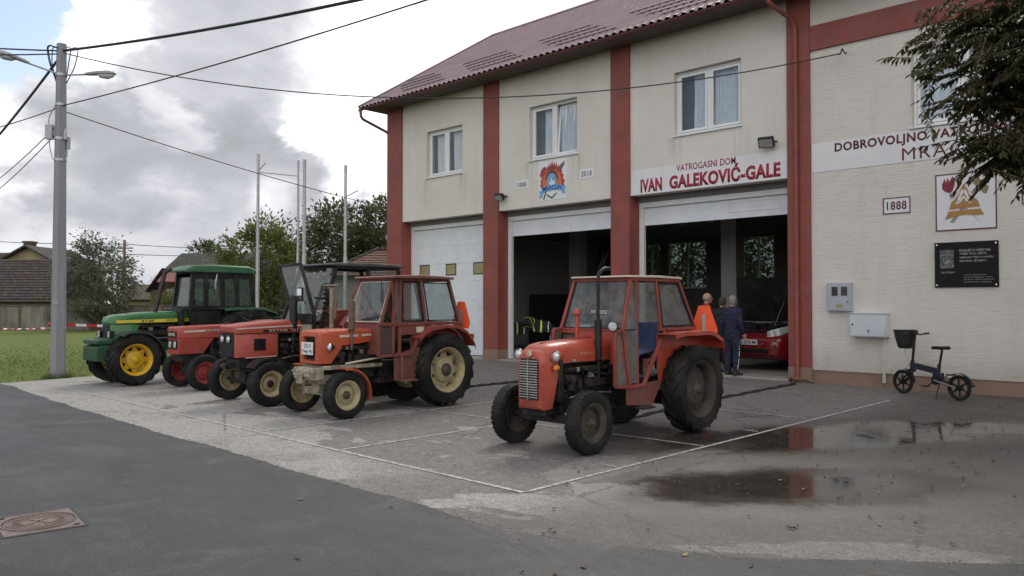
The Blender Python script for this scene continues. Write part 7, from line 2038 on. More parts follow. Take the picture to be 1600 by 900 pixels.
for k in range(5):
    p0 = Vector((r_.uniform(-.1, .1), r_.uniform(-.1, .1), 7.65)); s2 = -1 if k < 3 else 1
    lp.tube(arc_pts([p0, p0 + Vector((s2 * r_.uniform(.12, .3), s2 * r_.uniform(.1, .25), .1)), p0 + Vector((s2 * .2, s2 * .15, -.3 - .25 * r_.random())), Vector((s2 * .1, s2 * .08, 7.0 - .2 * r_.random()))], 5), .011, 6)
lp.build('cable_loop', black_plastic, po)
MB().box((.148, -.10, 1.72), (.01, .07, .09)).build('number_tag', grey_box, po)

# overhead cables
cable_m = mat('black_cable', (.025, .026, .03), .6)
def cable(a, b, sag, r, label, n=28):
    a, b = Vector(a), Vector(b)
    o = MB().tube([a.lerp(b, k / n) - Vector((0, 0, sag * 4 * (k / n) * (1 - k / n))) for k in range(n + 1)], r, 6).build('overhead_cable', cable_m)
    tag(o, label, 'cable', 'overhead cables meeting at the concrete pole')
def past(a, q, f): a = Vector(a); return a + (Vector(q) - a) * f
pt_ = (PX, PY, 7.62); pl_ = (PX, PY, 6.32)
cable(pt_, past(pt_, (-13.77, 7.43, 7.60), 4.2), .7, .030, 'thick twisted overhead cable from the pole top towards the upper left edge of the sky')
cable((PX, PY, 7.58), (-6.32, WY - .28, 6.86), 1.0, .013, 'long overhead cable from the pole top across the facade to the wall hook')
cable(pl_, past(pl_, (-10.42, 7.48, 6.75), 3.2), .55, .013, 'thin overhead cable rising from below the lamps to the top edge of the sky')
cable((PX, PY, 6.22), (-21.95, WY + .05, 5.0), .12, .012, 'thin overhead cable dropping from the pole to the corner pillar of the fire station')
cable(pt_, (-23.5, -3.9, 7.35), .25, .018, 'uppermost overhead cable leaving the pole top leftwards')
cable((PX, PY, 7.55), (-23.6, -3.5, 6.95), .3, .016, 'second overhead cable leaving the pole top leftwards, just under the uppermost')
cable((PX - .1, PY, 7.50), (-39.5, 6.9, 5.95), .3, .034, 'thick service cable slanting down from the pole top across the lamp arm')
cable((PX, PY, 6.30), (-33, 3.6, 6.75), .3, .012, 'level overhead cable leaving the pole leftwards below the lamps')
cable((PX - .15, PY - .1, 5.80), (-44, 8.2, 6.15), .35, .012, 'upper one of two thin cables slanting down left from the grey gear box')
cable((PX - .15, PY - .1, 5.62), (-44, 8.2, 5.55), .35, .012, 'lower one of two thin cables slanting down left from the grey gear box')

# ------------------------------------------------------------------- barrier tape
tape_r = mat('tape_red', (.55, .03, .03), .4); tape_w = mat('tape_white', (.75, .75, .74), .4)
def tape(pts, label, seg=.22, h=.06, name='barrier_tape', tw=0.0):
    mb = MB(); k = 0
    L = 0
    for a, b in zip(pts, pts[1:]):
        a, b = Vector(a), Vector(b); n = max(1, int((b - a).length / seg))
        for i in range(n):
            p, q = a.lerp(b, i / n), a.lerp(b, (i + 1) / n)
            sag1, sag2 = .05 * math.sin(PI * i / n), .05 * math.sin(PI * (i + 1) / n)
            mb.mi = k % 2; k += 1
            t1, t2 = tw * i, tw * (i + 1)
            d = (q - p).normalized(); sdv = Vector((-d.y, d.x, 0))
            def rr(p, s, t): return [p + Vector((0, 0, -s)) + (Vector((0, 0, 1)) * math.cos(t) + sdv * math.sin(t)) * (u * h / 2) + (sdv * math.cos(t) - Vector((0, 0, 1)) * math.sin(t)) * (v * .0015) for u, v in ((-1, -1), (1, -1), (1, 1), (-1, 1))]
            mb.loft([rr(p, sag1, t1), rr(q, sag2, t2)])
    o = mb.build(name, [tape_r, tape_w], None, smooth=0)
    return tag(o, label, 'tape', 'red and white barrier tape')
tape([(PX - .05, PY + .15, 1.20), (-20.30, 9.6, 1.16)], 'red and white barrier tape stretched from the pole behind the green tractor')
tape([(PX - .15, PY, 1.13), (-24.5, 5.0, 1.10), (-30, 4.9, 1.0)], 'twisted red and white barrier tape running from the pole to the left edge', .16, .05, tw=.9)
kn = MB(); r_ = random.Random(2)
for k in range(9):
    kn.mi = k % 2
    a = Vector((PX - .16, PY - .05, 1.22)) + Vector((r_.uniform(-.06, .04), r_.uniform(-.06, .06), r_.uniform(-.10, .14)))
    kn.box(a, (.08, .07, .035), rz=r_.uniform(0, 3), rx=r_.uniform(-.6, .6))
tag(kn.build('tape_knot', [tape_r, tape_w]), 'crumpled knot of red and white tape tied round the pole', 'tape')
sk = MB().tube([(-20.30, 9.65, 0), (-20.30, 9.65, 1.25)], .03, 8); tag(sk.build('stake', MATS['old_wood']), 'wooden stake behind the green tractor holding the barrier tape end', 'stake')

# ------------------------------------------------------------------- flag poles on the lawn
def flagpole(x, y, h, r, label, arm=None):
    o = empty('flagpole', (x, y, 0)); tag(o, label, 'flagpole', 'bare metal flagpoles on the lawn')
    MB().tube([(0, 0, -.05), (0, 0, h * .5), (0, 0, h * .5 + .01), (0, 0, h)], [r, r, r * .8, r * .7], 10).build('shaft', steel, o)
    MB().lathe([(r * .78, 0), (r * .82, .3), (r * .6, .31), (.0, .33)], (0, 0, h - .25), (0, 0, 1), 10).build('finial', steel, o)
    if arm:
        m_ = MB()
        for a, b_ in arm: m_.tube([a, b_], .022, 6)
        m_.build('arm', steel, o)
vr = view_r
flagpole(-27.70, 14.94, 7.35, .075, 'tall bare flagpole behind the green tractor with a level crossbar', [((0, 0, 6.75), tuple(vr * .28 + Vector((0, 0, 7.05)))), ((0, 0, 6.70), tuple(vr * 1.55 + Vector((0, 0, 6.55))))])
flagpole(-26.55, 15.97, 7.10, .055, 'thinner left pole of the close pair of flagpoles')
flagpole(-26.36, 16.12, 7.12, .085, 'thicker right pole of the close pair of flagpoles')
flagpole(-25.26, 17.22, 6.90, .075, 'single flagpole nearest the fire station with a short slanted arm', [((0, 0, 5.75), tuple(vr * .48 + Vector((0, 0, 6.0))))])
MB_ = None

# ------------------------------------------------------------------- fallen leaves
lv = MB(); r_ = random.Random(17)
for k in range(330):
    if k < 270: x = -3.9 + r_.gauss(0, 1.6) + 1.2; y = 9.5 + r_.gauss(0, 3.2)
    else: x = r_.uniform(-7, 2); y = r_.uniform(3.5, 16)
    if y > 16.4: continue
    s = r_.uniform(.012, .034); a = r_.uniform(0, 6.3)
    z = .012
    pts = []
    for u, v in ((-1, 0), (-.4, .42), (.4, .36), (1, 0), (.4, -.36), (-.4, -.42)):
        pts.append((x + s * (u * math.cos(a) - v * math.sin(a)), y + s * (u * math.sin(a) + v * math.cos(a)), z + .006 * math.sin(u * 3 + k) + .004 * v))
    lv.mi = 0 if r_.random() < .86 else 1
    b0 = len(lv.v); lv.add(pts, [(0, 1, 2, 3, 4, 5)])
tag(lv.build('fallen_leaves', [mat('dead_leaf_brown', (.075, .045, .025), .8, var=.4, scale=3), mat('dead_leaf_yellow', (.30, .22, .06), .7, var=.3, scale=3)], smooth=0), kind='stuff')
o = bpy.data.objects['fallen_leaves']; o['label'] = 'small brown and yellow leaves scattered over the wet forecourt'
# =================================================================== BACKGROUND
RT = Vector((.72236, .69152, 0)); FW = Vector((-.69152, .72236, 0))
FROT = math.atan2(RT.y, RT.x)
def far(u, d, z=0.0):
    """u metres to the right and d metres ahead of where the photographer stood"""
    p = RT * u + FW * d
    return Vector((p.x, p.y, z))
GZ = -.03
def leafmat(name, a, b, c2=None, trans=.25):
    m, nt, pr = newmat(name)
    g = nt.new('ShaderNodeNewGeometry'); P = g.outputs['Position']
    oi = nt.new('ShaderNodeTexWhiteNoise'); oi.noise_dimensions = '3D'
    nt.link(nt.vmath('FLOOR', nt.vmath('MULTIPLY', P, (5, 5, 5))) if False else nt.vmath('SNAP', P, (.16, .16, .16)), oi.inputs[0])
    n = nt.noise(P, 1.1, 6, .65)
    f = nt.math('ADD', nt.math('MULTIPLY', oi.outputs[0], .45), nt.math('MULTIPLY', n, .6), clamp=True)
    c = nt.mix(nt.ramp(f, [(.25, 0.0), (.75, 1.0)]), a, b)
    if c2: c = nt.mix(nt.ramp(nt.noise(nt.mapping(P, loc=(4, 8, 2)), .8, 5, .6), [(.5, 0.0), (.7, .6)]), c, c2)
    nt.set(pr.inputs['Base Color'], c); pr.inputs['Roughness'].default_value = .6
    pr.inputs['Specular IOR Level'].default_value = .25
    tr = nt.new('ShaderNodeBsdfTranslucent'); nt.set(tr.inputs[0], c)
    mx = nt.new('ShaderNodeMixShader'); mx.inputs[0].default_value = trans
    nt.link(pr.outputs[0], mx.inputs[1]); nt.link(tr.outputs[0], mx.inputs[2]); nt.link(mx.outputs[0], nt.n['Material Output'].inputs['Surface'])
    return m
bark = mat('bark', (.085, .065, .05), .9, var=.35, scale=8, stretch=(3, 3, .5), bump=.5, bscale=20)

def leaf_quad(mb, p, d, nrm, L, W):
    """a pointed leaf, four vertices plus fold"""
    d = d.normalized(); sd = d.cross(nrm)
    if sd.length < 1e-4: sd = d.orthogonal()
    sd.normalize()
    up = sd.cross(d) * (W * .25)
    mb.add([p, p + d * L * .45 + sd * W * .5 + up, p + d * L, p + d * L * .45 - sd * W * .5 + up], [(0, 1, 2), (0, 2, 3)])

def tree(name, base, h, crown_c, crown_r, n_cl, per, leaf, lm, label, cat='tree', seed=1, trunk_r=.12, droop=0.0, group=None, wisps=0, cl_r=.5, trunk_m=None, shape=1.0):
    """trunk and limbs reaching into leaf clumps spread through an uneven crown"""
    r = random.Random(seed)
    base = Vector(base)
    o = empty(name, base); tag(o, label, cat, group)
    cc = Vector(crown_c) - base; cr = Vector(crown_r)
    tk = MB(); lf = MB()
    top = Vector((cc.x * .8, cc.y * .8, cc.z + cr.z * .4))
    tk.tube([(0, 0, -.1), (0, 0, .3), tuple(top * .45 + Vector((r.uniform(-.1, .1), r.uniform(-.1, .1), 0))), tuple(top)], [trunk_r * 1.3, trunk_r, trunk_r * .75, trunk_r * .2], 9)
    centers = []
    for k in range(n_cl):
        while True:
            v = Vector((r.uniform(-1, 1), r.uniform(-1, 1), r.uniform(-1, 1)))
            l = v.length
            if l > 1 or l < .25: continue
            break
        v = v.normalized() * (l ** .55)
        wob = 1 + .35 * noise.noise(v * 2.1 + Vector((seed * 3.7, 0, 0)))
        if v.z > 0: v.x *= 1 - .25 * v.z * shape; v.y *= 1 - .25 * v.z * shape
        c = cc + Vector((v.x * cr.x * wob, v.y * cr.y * wob, v.z * cr.z * wob))
        centers.append(c)
    for i, c in enumerate(centers):
        if i % 2 == 0:
            a = top * r.uniform(.35, .95)
            m_ = a.lerp(c, .5) + Vector((0, 0, -.06 * cr.z + r.uniform(-.1, .1)))
            tk.tube([a, m_, c], [trunk_r * .28, trunk_r * .16, trunk_r * .05], 5, cap=False)
        rad = cl_r * r.uniform(.6, 1.25)
        dens = int(per * r.uniform(.6, 1.3))
        for q in range(dens):
            v = Vector((r.gauss(0, 1), r.gauss(0, 1), r.gauss(0, .8)))
            p = c + v * rad * .5
            d = (v.normalized() * .7 + (c - cc).normalized() * .5 + Vector((r.uniform(-.5, .5), r.uniform(-.5, .5), r.uniform(-.4, .3) - droop)))
            nrm = Vector((r.uniform(-1, 1), r.uniform(-1, 1), r.uniform(.2, 1.2)))
            L = leaf * r.uniform(.6, 1.3)
            leaf_quad(lf, p, d, nrm, L, L * r.uniform(.38, .6))
    for k in range(wisps):       # loose shoots breaking the outline
        a = r.uniform(0, 2 * PI); el = r.uniform(-.2, 1.2)
        dirv = Vector((math.cos(a) * math.cos(el), math.sin(a) * math.cos(el), math.sin(el)))
        p0 = cc + Vector((dirv.x * cr.x, dirv.y * cr.y, dirv.z * cr.z)) * .72
        L = r.uniform(.25, .5) * max(cr)
        pts = [p0 + dirv * L * t + Vector((0, 0, -droop * L * t * t * .6)) for t in (0, .33, .66, 1)]
        tk.tube(pts, [.02, .014, .009, .004], 4, cap=False)
        for q in range(26):
            t = r.random(); p = pts[0].lerp(pts[3], t) + Vector((r.gauss(0, .07), r.gauss(0, .07), r.gauss(0, .07))) * L
            leaf_quad(lf, p, dirv + Vector((r.uniform(-.9, .9), r.uniform(-.9, .9), r.uniform(-.7, .4) - droop)), Vector((r.uniform(-1, 1), r.uniform(-1, 1), 1)), leaf * r.uniform(.7, 1.2), leaf * .45)
    tk.build('trunk', trunk_m or bark, o, smooth=60)
    lf.build('crown', lm, o, smooth=0)
    return o
lm_yg = leafmat('leaf_yellow_green', (.085, .120, .030), (.175, .205, .060), (.18, .165, .07), .48)
lm_dk = leafmat('leaf_dark_green', (.055, .078, .036), (.115, .138, .062), (.12, .115, .06), .45)
lm_wl = leafmat('leaf_grey_green', (.090, .108, .068), (.18, .195, .13), None, .48)
tree('leafy_tree', far(-13.5, 42, GZ), 6.3, far(-13.5, 42, 3.35), (2.2, 2.2, 2.7), 95, 75, .24, lm_yg, 'yellow green bushy tree behind the crossbar flagpole', seed=4, trunk_r=.16, wisps=26, cl_r=.75, group='trees beyond the lawn')
tree('leafy_tree', far(-9.6, 47, GZ), 8.6, far(-10.2, 47, 4.6), (3.2, 3.0, 2.7), 120, 75, .27, lm_dk, 'dark walnut like tree between the pair of flagpoles and the single one', seed=9, trunk_r=.2, wisps=34, cl_r=.85, group='trees beyond the lawn')
tree('leafy_tree', far(-7.0, 46, GZ), 8.4, far(-6.9, 46, 4.8), (2.6, 2.6, 2.8), 95, 70, .27, lm_dk, 'dark tree rising over the clay tiled roof beside the corner pillar', seed=15, trunk_r=.2, wisps=30, cl_r=.8, group='trees beyond the lawn')
tree('willow_tree', far(-26.2, 50, GZ), 6.2, far(-26.2, 50, 3.4), (2.15, 2.0, 2.45), 80, 85, .20, lm_wl, 'feathery grey green tree behind the concrete wall, right of the power pole', seed=22, trunk_r=.14, wisps=60, cl_r=.62, droop=.35, group='trees beyond the lawn')
tree('small_tree', far(-35.0, 90, GZ), 9.0, far(-35.0, 90, 6.8), (2.4, 2.2, 1.7), 26, 45, .34, lm_dk, 'bare looking treetop peeping over the dark barn roof', seed=31, trunk_r=.2, wisps=30, cl_r=.7, group='trees beyond the lawn')
tree('small_tree', far(-38.6, 76, GZ), 5.2, far(-38.6, 76, 4.6), (1.0, 1.0, 1.2), 12, 40, .22, lm_wl, 'tiny treetop between the feathery tree and the brown hut', seed=33, trunk_r=.1, wisps=8, cl_r=.5, group='trees beyond the lawn')
for i, (u_, d_, r_s, hh, lab) in enumerate(((-24.2, 56, 1.8, 2.5, 'olive green shrub right of the feathery tree, in front of the yellowish outbuilding'), (-14.6, 52, 2.4, 2.3, 'dark bush under the yellow green tree'), (-10.8, 40, 1.7, 2.3, 'dark hedge bush left of the clay tiled roof'), (-31, 70, 3.0, 3.6, 'blurred green bush behind the brown hut'), (-17.8, 50, 2.2, 2.4, 'dark bush behind the cab of the green tractor'))):
    tree('bush', far(u_, d_, GZ), hh, far(u_, d_, hh * .5), (r_s, 1.2, hh * .55), 34, 60, .2, lm_yg if i in (0,) else lm_dk, lab, 'bush', seed=50 + i, trunk_r=.06, wisps=10, cl_r=.6, group='bushes beyond the lawn')
# trees behind the station, seen through the rear windows
for i, (x, y) in enumerate(((-15.2, 32.6), (-20.0, 33.0), (-24.6, 33.5))):
    tree('garden_tree', (x, y, GZ), 6.5, (x, y, 3.4), (3.0, 1.8, 3.1), 90, 75, .26, lm_yg, ('sunlit green tree behind the right rear window', 'green tree behind the left rear window', 'green tree behind the far left rear window')[i], 'tree', seed=70 + i, wisps=10, cl_r=.8, group='trees behind the station')

# ------------------------------------------------------------------- concrete wall along the lawn
def wallmat():
    m, nt, pr = newmat('stained_concrete_wall')
    g = nt.new('ShaderNodeNewGeometry'); P = g.outputs['Position']
    st = nt.noise(nt.mapping(P, scale=(1.3, 1.3, .28)), 1.0, 9, .62)
    c = nt.mix(nt.ramp(st, [(.36, 0.0), (.62, 1.0)]), (.060, .054, .047), (.235, .215, .185))
    c = nt.mix(nt.ramp(nt.noise(P, .8, 6, .6), [(.45, 0.0), (.65, .5)]), c, (.10, .105, .07))
    nt.set(pr.inputs['Base Color'], c); pr.inputs['Roughness'].default_value = .9
    b = nt.new('ShaderNodeBump'); b.inputs['Strength'].default_value = .4; nt.link(nt.noise(P, 12, 6, .6), b.inputs['Height']); nt.link(b.outputs[0], pr.inputs['Normal'])
    return m
wm = wallmat()
wl = empty('concrete_wall', far(-22, 51, 0), FROT); tag(wl, 'low stained concrete wall closing the lawn in front of the houses', 'wall')
q = MB()
for k in range(17):
    xa = -19 + k * 2.3
    q.bx(xa + .01, xa + 2.29, -.1, .1, -.1, 1.48 + .03 * math.sin(k * 2.1))
q.build('wall_panel', wm, wl, .01)
q = MB()
for k in range(18): q.bx(-19 + k * 2.3 - .09, -19 + k * 2.3 + .09, -.13, .13, -.1, 1.56)
q.bx(-19, 20, -.14, .14, 1.515, 1.60)
q.build('coping', mat('mossy_coping', (.10, .085, .065), .9, var=.3, scale=4, space='World'), wl, .01)

def tilemat(name, a, b, mossy, s=(3.2, 3.0)):
    m, nt, pr = newmat(name)
    t_ = nt.new('ShaderNodeTexCoord'); V = t_.outputs['UV']
    g = nt.new('ShaderNodeNewGeometry'); P = g.outputs['Position']
    br = nt.new('ShaderNodeTexBrick'); nt.link(V, br.inputs[0])
    br.inputs['Scale'].default_value = 1.0
    br.inputs['Brick Width'].default_value = .22; br.inputs['Row Height'].default_value = .17; br.inputs['Mortar Size'].default_value = .018
    br.inputs['Color1'].default_value = (*a, 1); br.inputs['Color2'].default_value = (*b, 1); br.inputs['Mortar'].default_value = (.015, .012, .010, 1)
    c = nt.mix(nt.ramp(nt.noise(P, .55, 8, .65, .5), [(.42, 0.0), (.6, .85)]), br.outputs[0], mossy)
    c = nt.mix(nt.ramp(nt.noise(P, 5, 7, .7), [(.52, 0.0), (.64, .5)]), c, (.20, .17, .14))
    nt.set(pr.inputs['Base Color'], c); pr.inputs['Roughness'].default_value = .85
    b_ = nt.new('ShaderNodeBump'); b_.inputs['Strength'].default_value = .8; b_.inputs['Distance'].default_value = .03
    nt.link(br.outputs[1], b_.inputs['Height']); b_.invert = True; nt.link(b_.outputs[0], pr.inputs['Normal'])
    return m
tile_old = tilemat('old_clay_tiles', (.085, .050, .040), (.055, .038, .034), (.030, .027, .025))
tile_red = tilemat('clay_tiles', (.22, .105, .065), (.16, .075, .05), (.11, .07, .05))
tile_dark = tilemat('grey_barn_tiles', (.050, .048, .046), (.040, .040, .039), (.045, .052, .035))
def roof_poly(parent, pts, th, m, name='roof', rows=None):
    """tilted roof sheet with real thickness, UVs in metres (u along the eave, v up the slope); stepped tile rows"""
    pts = [Vector(p) for p in pts]
    e = (pts[1] - pts[0]).normalized(); nrm = (pts[1] - pts[0]).cross(pts[-1] - pts[0]).normalized(); v = nrm.cross(e)
    mb = MB().panel(pts, th)
    if rows:
        # overlapping courses
        H = max((p - pts[0]).dot(v) for p in pts)
        k = 0
        while k * rows < H - .02:
            y0, y1 = k * rows, min(H, (k + 1) * rows + .03)
            def span(y):
                xs = []
                n_ = len(pts)
                for i in range(n_):
                    a, b = pts[i], pts[(i + 1) % n_]
                    ya, yb = (a - pts[0]).dot(v), (b - pts[0]).dot(v)
                    if abs(yb - ya) < 1e-6: continue
                    t_ = (y - ya) / (yb - ya)
                    if -1e-6 <= t_ <= 1 + 1e-6: xs.append((a.lerp(b, t_) - pts[0]).dot(e))
                return min(xs), max(xs)
            a0, b0 = span(min(max(y0, 1e-4), H - 1e-4)); a1, b1 = span(min(y1, H - 1e-4))
            def P(x, y, w_): return pts[0] + e * x + v * y + nrm * w_
            mb.loft([[P(a0, y0, th / 2 + .045), P(b0, y0, th / 2 + .045), P(b0, y0, th / 2), P(a0, y0, th / 2)], [P(a1, y1, th / 2 + .004), P(b1, y1, th / 2 + .004), P(b1, y1, th / 2), P(a1, y1, th / 2)]])
            k += 1
    o = mb.build(name, m, parent, smooth=0)
    me = o.data; uv = me.uv_layers.new(name='UVMap')
    for lp_ in me.loops:
        co = me.vertices[lp_.vertex_index].co
        uv.data[lp_.index].uv = ((co - pts[0]).dot(e), (co - pts[0]).dot(v))
    return o
# old house at the left edge: long dark tiled roof in front, gable with chimney behind
hs = empty('farmhouse', far(-33.5, 55, 0), FROT); tag(hs, 'old farm outbuilding with a big dark mossy tiled roof at the left edge', 'house')
dim_wall = mat('brown_farm_wall', (.11, .085, .065), .9, var=.25, scale=1.2, space='World')
MB().bx(-7, 2.0, 0, 4.5, -.1, 2.05).build('wall', dim_wall, hs)
roof_poly(hs, [(-7.5, -.5, 1.95), (2.15, -.5, 1.95), (2.15, 3.6, 4.95), (-7.5, 3.6, 4.95)], .10, tile_old, rows=.34)
roof_poly(hs, [(2.15, 7.0, 1.95), (-7.5, 7.0, 1.95), (-7.5, 3.6, 4.95), (2.15, 3.6, 4.95)], .10, tile_old)
MB().bx(-7.4, 2.1, -.55, -.45, 1.83, 1.95).build('eave_board', mat('weathered_board', (.12, .10, .085), .9, var=.3, scale=3), hs)
g2 = empty('gabled_house', far(-39.3, 64, 0), FROT); tag(g2, 'house with a pale yellow gable and brick chimney behind the mossy roof', 'house')
yl = mat('faded_yellow_render', (.33, .28, .17), .9, var=.12, scale=.8, space='World')
gp = MB(); gp.prism([(-3.0, -.1), (3.0, -.1), (3.0, 4.7), (0, 6.25), (-3.0, 4.7)], lambda u, v, w_: (u, w_, v), 0, 6); gp.build('wall', yl, g2)
for s in (-1, 1): roof_poly(g2, [(s * 3.5, -.6, 4.42), (s * 3.5, 6.4, 4.42), (0, 6.4, 6.35), (0, -.6, 6.35)] if s > 0 else [(s * 3.5, 6.4, 4.42), (s * 3.5, -.6, 4.42), (0, -.6, 6.35), (0, 6.4, 6.35)], .14, tile_old)
MB().bx(-3.3, 3.3, -.35, -.05, 4.05, 4.18).build('gable_cornice', dim_wall, g2)
ch = MB().bx(-1.45, -.75, 1.6, 2.3, 4.8, 6.75).bx(-1.52, -.68, 1.53, 2.37, 6.75, 6.9); ch.build('chimney', mat('chimney_brick', (.10, .075, .065), .9, var=.25, scale=6), g2, .01)
g3 = empty('rear_house', far(-46.8, 74, 0), FROT); tag(g3, 'dark house roof seen partly behind the yellow gable, at both its sides', 'house')
MB().bx(-6.5, 3.0, 0, 6, -.1, 4.6).build('wall', dim_wall, g3)
roof_poly(g3, [(-6.6, -.4, 4.5), (3.6, -.4, 4.5), (2.4, 3, 6.6), (-6.6, 3, 6.6)], .12, tile_old)
# yellowish outbuilding behind the feathery tree
ob_ = empty('outbuilding', far(-25.5, 62, 0), FROT); tag(ob_, 'low yellowish outbuilding hidden behind the feathery tree and the concrete wall', 'house')
MB().bx(-5.2, 2.6, 0, 4, -.1, 2.0).build('wall', mat('ochre_render', (.30, .27, .15), .9, var=.15, scale=.8, space='World'), ob_)
roof_poly(ob_, [(-5.5, -.3, 1.95), (2.9, -.3, 1.95), (2.9, 2.2, 3.2), (-5.5, 2.2, 3.2)], .1, tilemat('brown_tiles', (.12, .085, .06), (.09, .065, .05), (.07, .075, .04)))
# brown hut with a red roof and balcony
ht = empty('wooden_hut', far(-25.6, 58, 0), FROT); tag(ht, 'brown wooden hut with a dull red roof and slatted balcony, behind the green bonnet', 'house')
hut_m = mat('brown_hut_boards', (.115, .072, .055), .85, var=.25, scale=2.5, stretch=(4, 4, .6))
gp = MB(); gp.prism([(0, -.1), (4.6, -.1), (4.6, 3.3), (0, 3.3)], lambda u, v, w_: (u, w_, v), 0, 3.2); gp.build('wall', hut_m, ht)
red_roof = mat('dull_red_roof', (.20, .070, .06), .7, var=.12, scale=1, stretch=(8, 1, 1))
roof_poly(ht, [(-.15, -.9, 3.25), (4.9, -.9, 3.25), (4.9, 1.4, 4.35), (-.35, 1.4, 4.35)], .08, red_roof)
lt = MB(); lt.panel([(-1.55, 0.3, 2.55), (-1.55, 3.0, 2.55), (-.30, 3.0, 4.3), (-.30, .3, 4.3)], .08); lt.build('side_roof', tile_old, ht)
MB().bx(-1.3, 0, .6, 2.8, -.1, 2.7).build('lean_to', hut_m, ht)
bl_ = MB()
for k in range(19): bl_.bx(.55 + k * .20, .55 + k * .20 + .155, -.80, -.77, 1.95, 2.75)
bl_.bx(.5, 4.5, -.78, -.74, 2.0, 2.06).bx(.5, 4.5, -.78, -.74, 2.62, 2.68)
bl_.build('balcony_slats', mat('pale_weathered_boards', (.34, .31, .28), .9, var=.15, scale=3), ht)
MB().bx(.4, 4.6, -.8, 0, 1.82, 1.94).build('balcony_floor', hut_m, ht)
for x in (.9, 2.4):
    wn = MB()
    for a, b_, c, d in ((x, x + .9, .95, 1.01), (x, x + .9, 1.55, 1.61), (x, x + .06, 1.01, 1.55), (x + .84, x + .9, 1.01, 1.55)): wn.bx(a, b_, -.04, .0, c, d)
    wo3 = wn.build('window', mat('grey_frame', (.26, .23, .21), .8) if 'grey_frame' not in MATS else MATS['grey_frame'], ht)
    MB().bx(x + .06, x + .84, -.02, -.002, 1.01, 1.55).build('pane', black_plastic, wo3)
# dark barn
bn = empty('barn', far(-29.0, 76, 0), FROT); tag(bn, 'long barn with a plain dark grey roof rising behind the brown hut', 'barn')
MB().bx(-5.0, 9, .6, 8, -.1, 4.35).build('wall', dim_wall, bn)
roof_poly(bn, [(-5.4, 0, 4.2), (9.5, 0, 4.2), (9.5, 4.4, 6.75), (-4.75, 4.4, 6.75)], .14, tile_dark)
# house with clay roof by the station
th_ = empty('tiled_house', far(-8.5, 37, 0), FROT); tag(th_, 'house with a hipped clay tiled roof tucked behind the corner pillar', 'house')
MB().bx(-.3, 4.2, .6, 5.2, -.1, 3.05).build('wall', mat('grey_house_render', (.26, .24, .22), .9, var=.12, scale=1, space='World'), th_)
roof_poly(th_, [(-.6, 0.1, 2.95), (4.5, 0.1, 2.95), (4.5, 2.9, 4.35), (1.6, 2.9, 4.35)], .1, tile_red, rows=.3)
roof_poly(th_, [(-.6, 5.7, 2.95), (-.6, .1, 2.95), (1.6, 2.9, 4.35), (1.6, 2.91, 4.35)], .1, tile_red)
rg = MB()
for a, b_ in (((-.6, .1, 3.0), (1.6, 2.9, 4.42)), ((1.6, 2.9, 4.42), (4.5, 2.9, 4.42))):
    n = 9
    for k in range(n):
        p, q_ = Vector(a).lerp(Vector(b_), k / n), Vector(a).lerp(Vector(b_), (k + 1.1) / n)
        rg.tube([p, q_], [.11, .085], 8)
rg.build('ridge_tiles', tile_red, th_)
# wooden pole behind the feathery tree and its wire
wp_ = empty('wooden_pole', far(-33.0, 67, 0)); tag(wp_, 'dark wooden pole sticking up behind the feathery tree', 'pole')
MB().tube([(0, 0, -.1), (0, 0, 7.1)], [.15, .11], 8).build('shaft', MATS['old_wood'], wp_)
MB().bar((-.5, -.5, 6.4), (.5, .5, 6.4), .08, .1).build('cross_arm', MATS['old_wood'], wp_)
for k, (za, zb_, zc, lab) in enumerate(((7.6, 6.75, 6.6, 'faint far cable over the house roofs at the left'), (5.2, 5.9, 6.15, 'second faint far cable between the feathery tree and the barn'))):
    A_, B_, C_ = far(-52, 66, za), far(-33, 67, zb_), far(-18, 68, zc)
    m_ = MB()
    if k == 0: m_.tube([A_.lerp(B_, t / 12) - Vector((0, 0, .3 * 4 * (t / 12) * (1 - t / 12))) for t in range(13)], .03, 5)
    m_.tube([B_.lerp(C_, t / 12) - Vector((0, 0, .25 * 4 * (t / 12) * (1 - t / 12))) for t in range(13)], .03, 5)
    tag(m_.build('far_cable', mat('far_cable_grey', (.12, .12, .13), .7) if k == 0 else MATS['far_cable_grey']), lab, 'cable', 'far cables')

# ------------------------------------------------------------------- grass blades on the near lawn
gb = MB(); r = random.Random(77)
for k in range(15000):
    x = -20.0 - abs(r.gauss(0, 6.5)); y = r.uniform(4.7, 17)
    if x < -46: continue
    h = r.uniform(.015, .05); a = r.uniform(0, PI); w_ = .006 + .004 * (-(x + 20)) / 10
    dx, dy = math.cos(a) * w_, math.sin(a) * w_
    lx, ly = r.uniform(-.03, .03), r.uniform(-.03, .03)
    gb.add([(x - dx, y - dy, -.03), (x + dx, y + dy, -.03), (x + lx, y + ly, h)], [(0, 1, 2)])
for k in range(500):   # taller tufts round the pole and along the edge
    a = r.uniform(0, 2 * PI); d = r.uniform(.12, .34)
    x, y = PX + math.cos(a) * d, PY + math.sin(a) * d
    gb.add([(x - .006, y, -.03), (x + .006, y, -.03), (x + r.uniform(-.06, .06), y + r.uniform(-.06, .06), r.uniform(.06, .18))], [(0, 1, 2)])
go_ = gb.build('lawn_grass', leafmat('grass_blade', (.085, .120, .026), (.155, .20, .05), None, .3), smooth=0); tag(go_, 'short green lawn grass beside the forecourt', kind='stuff')

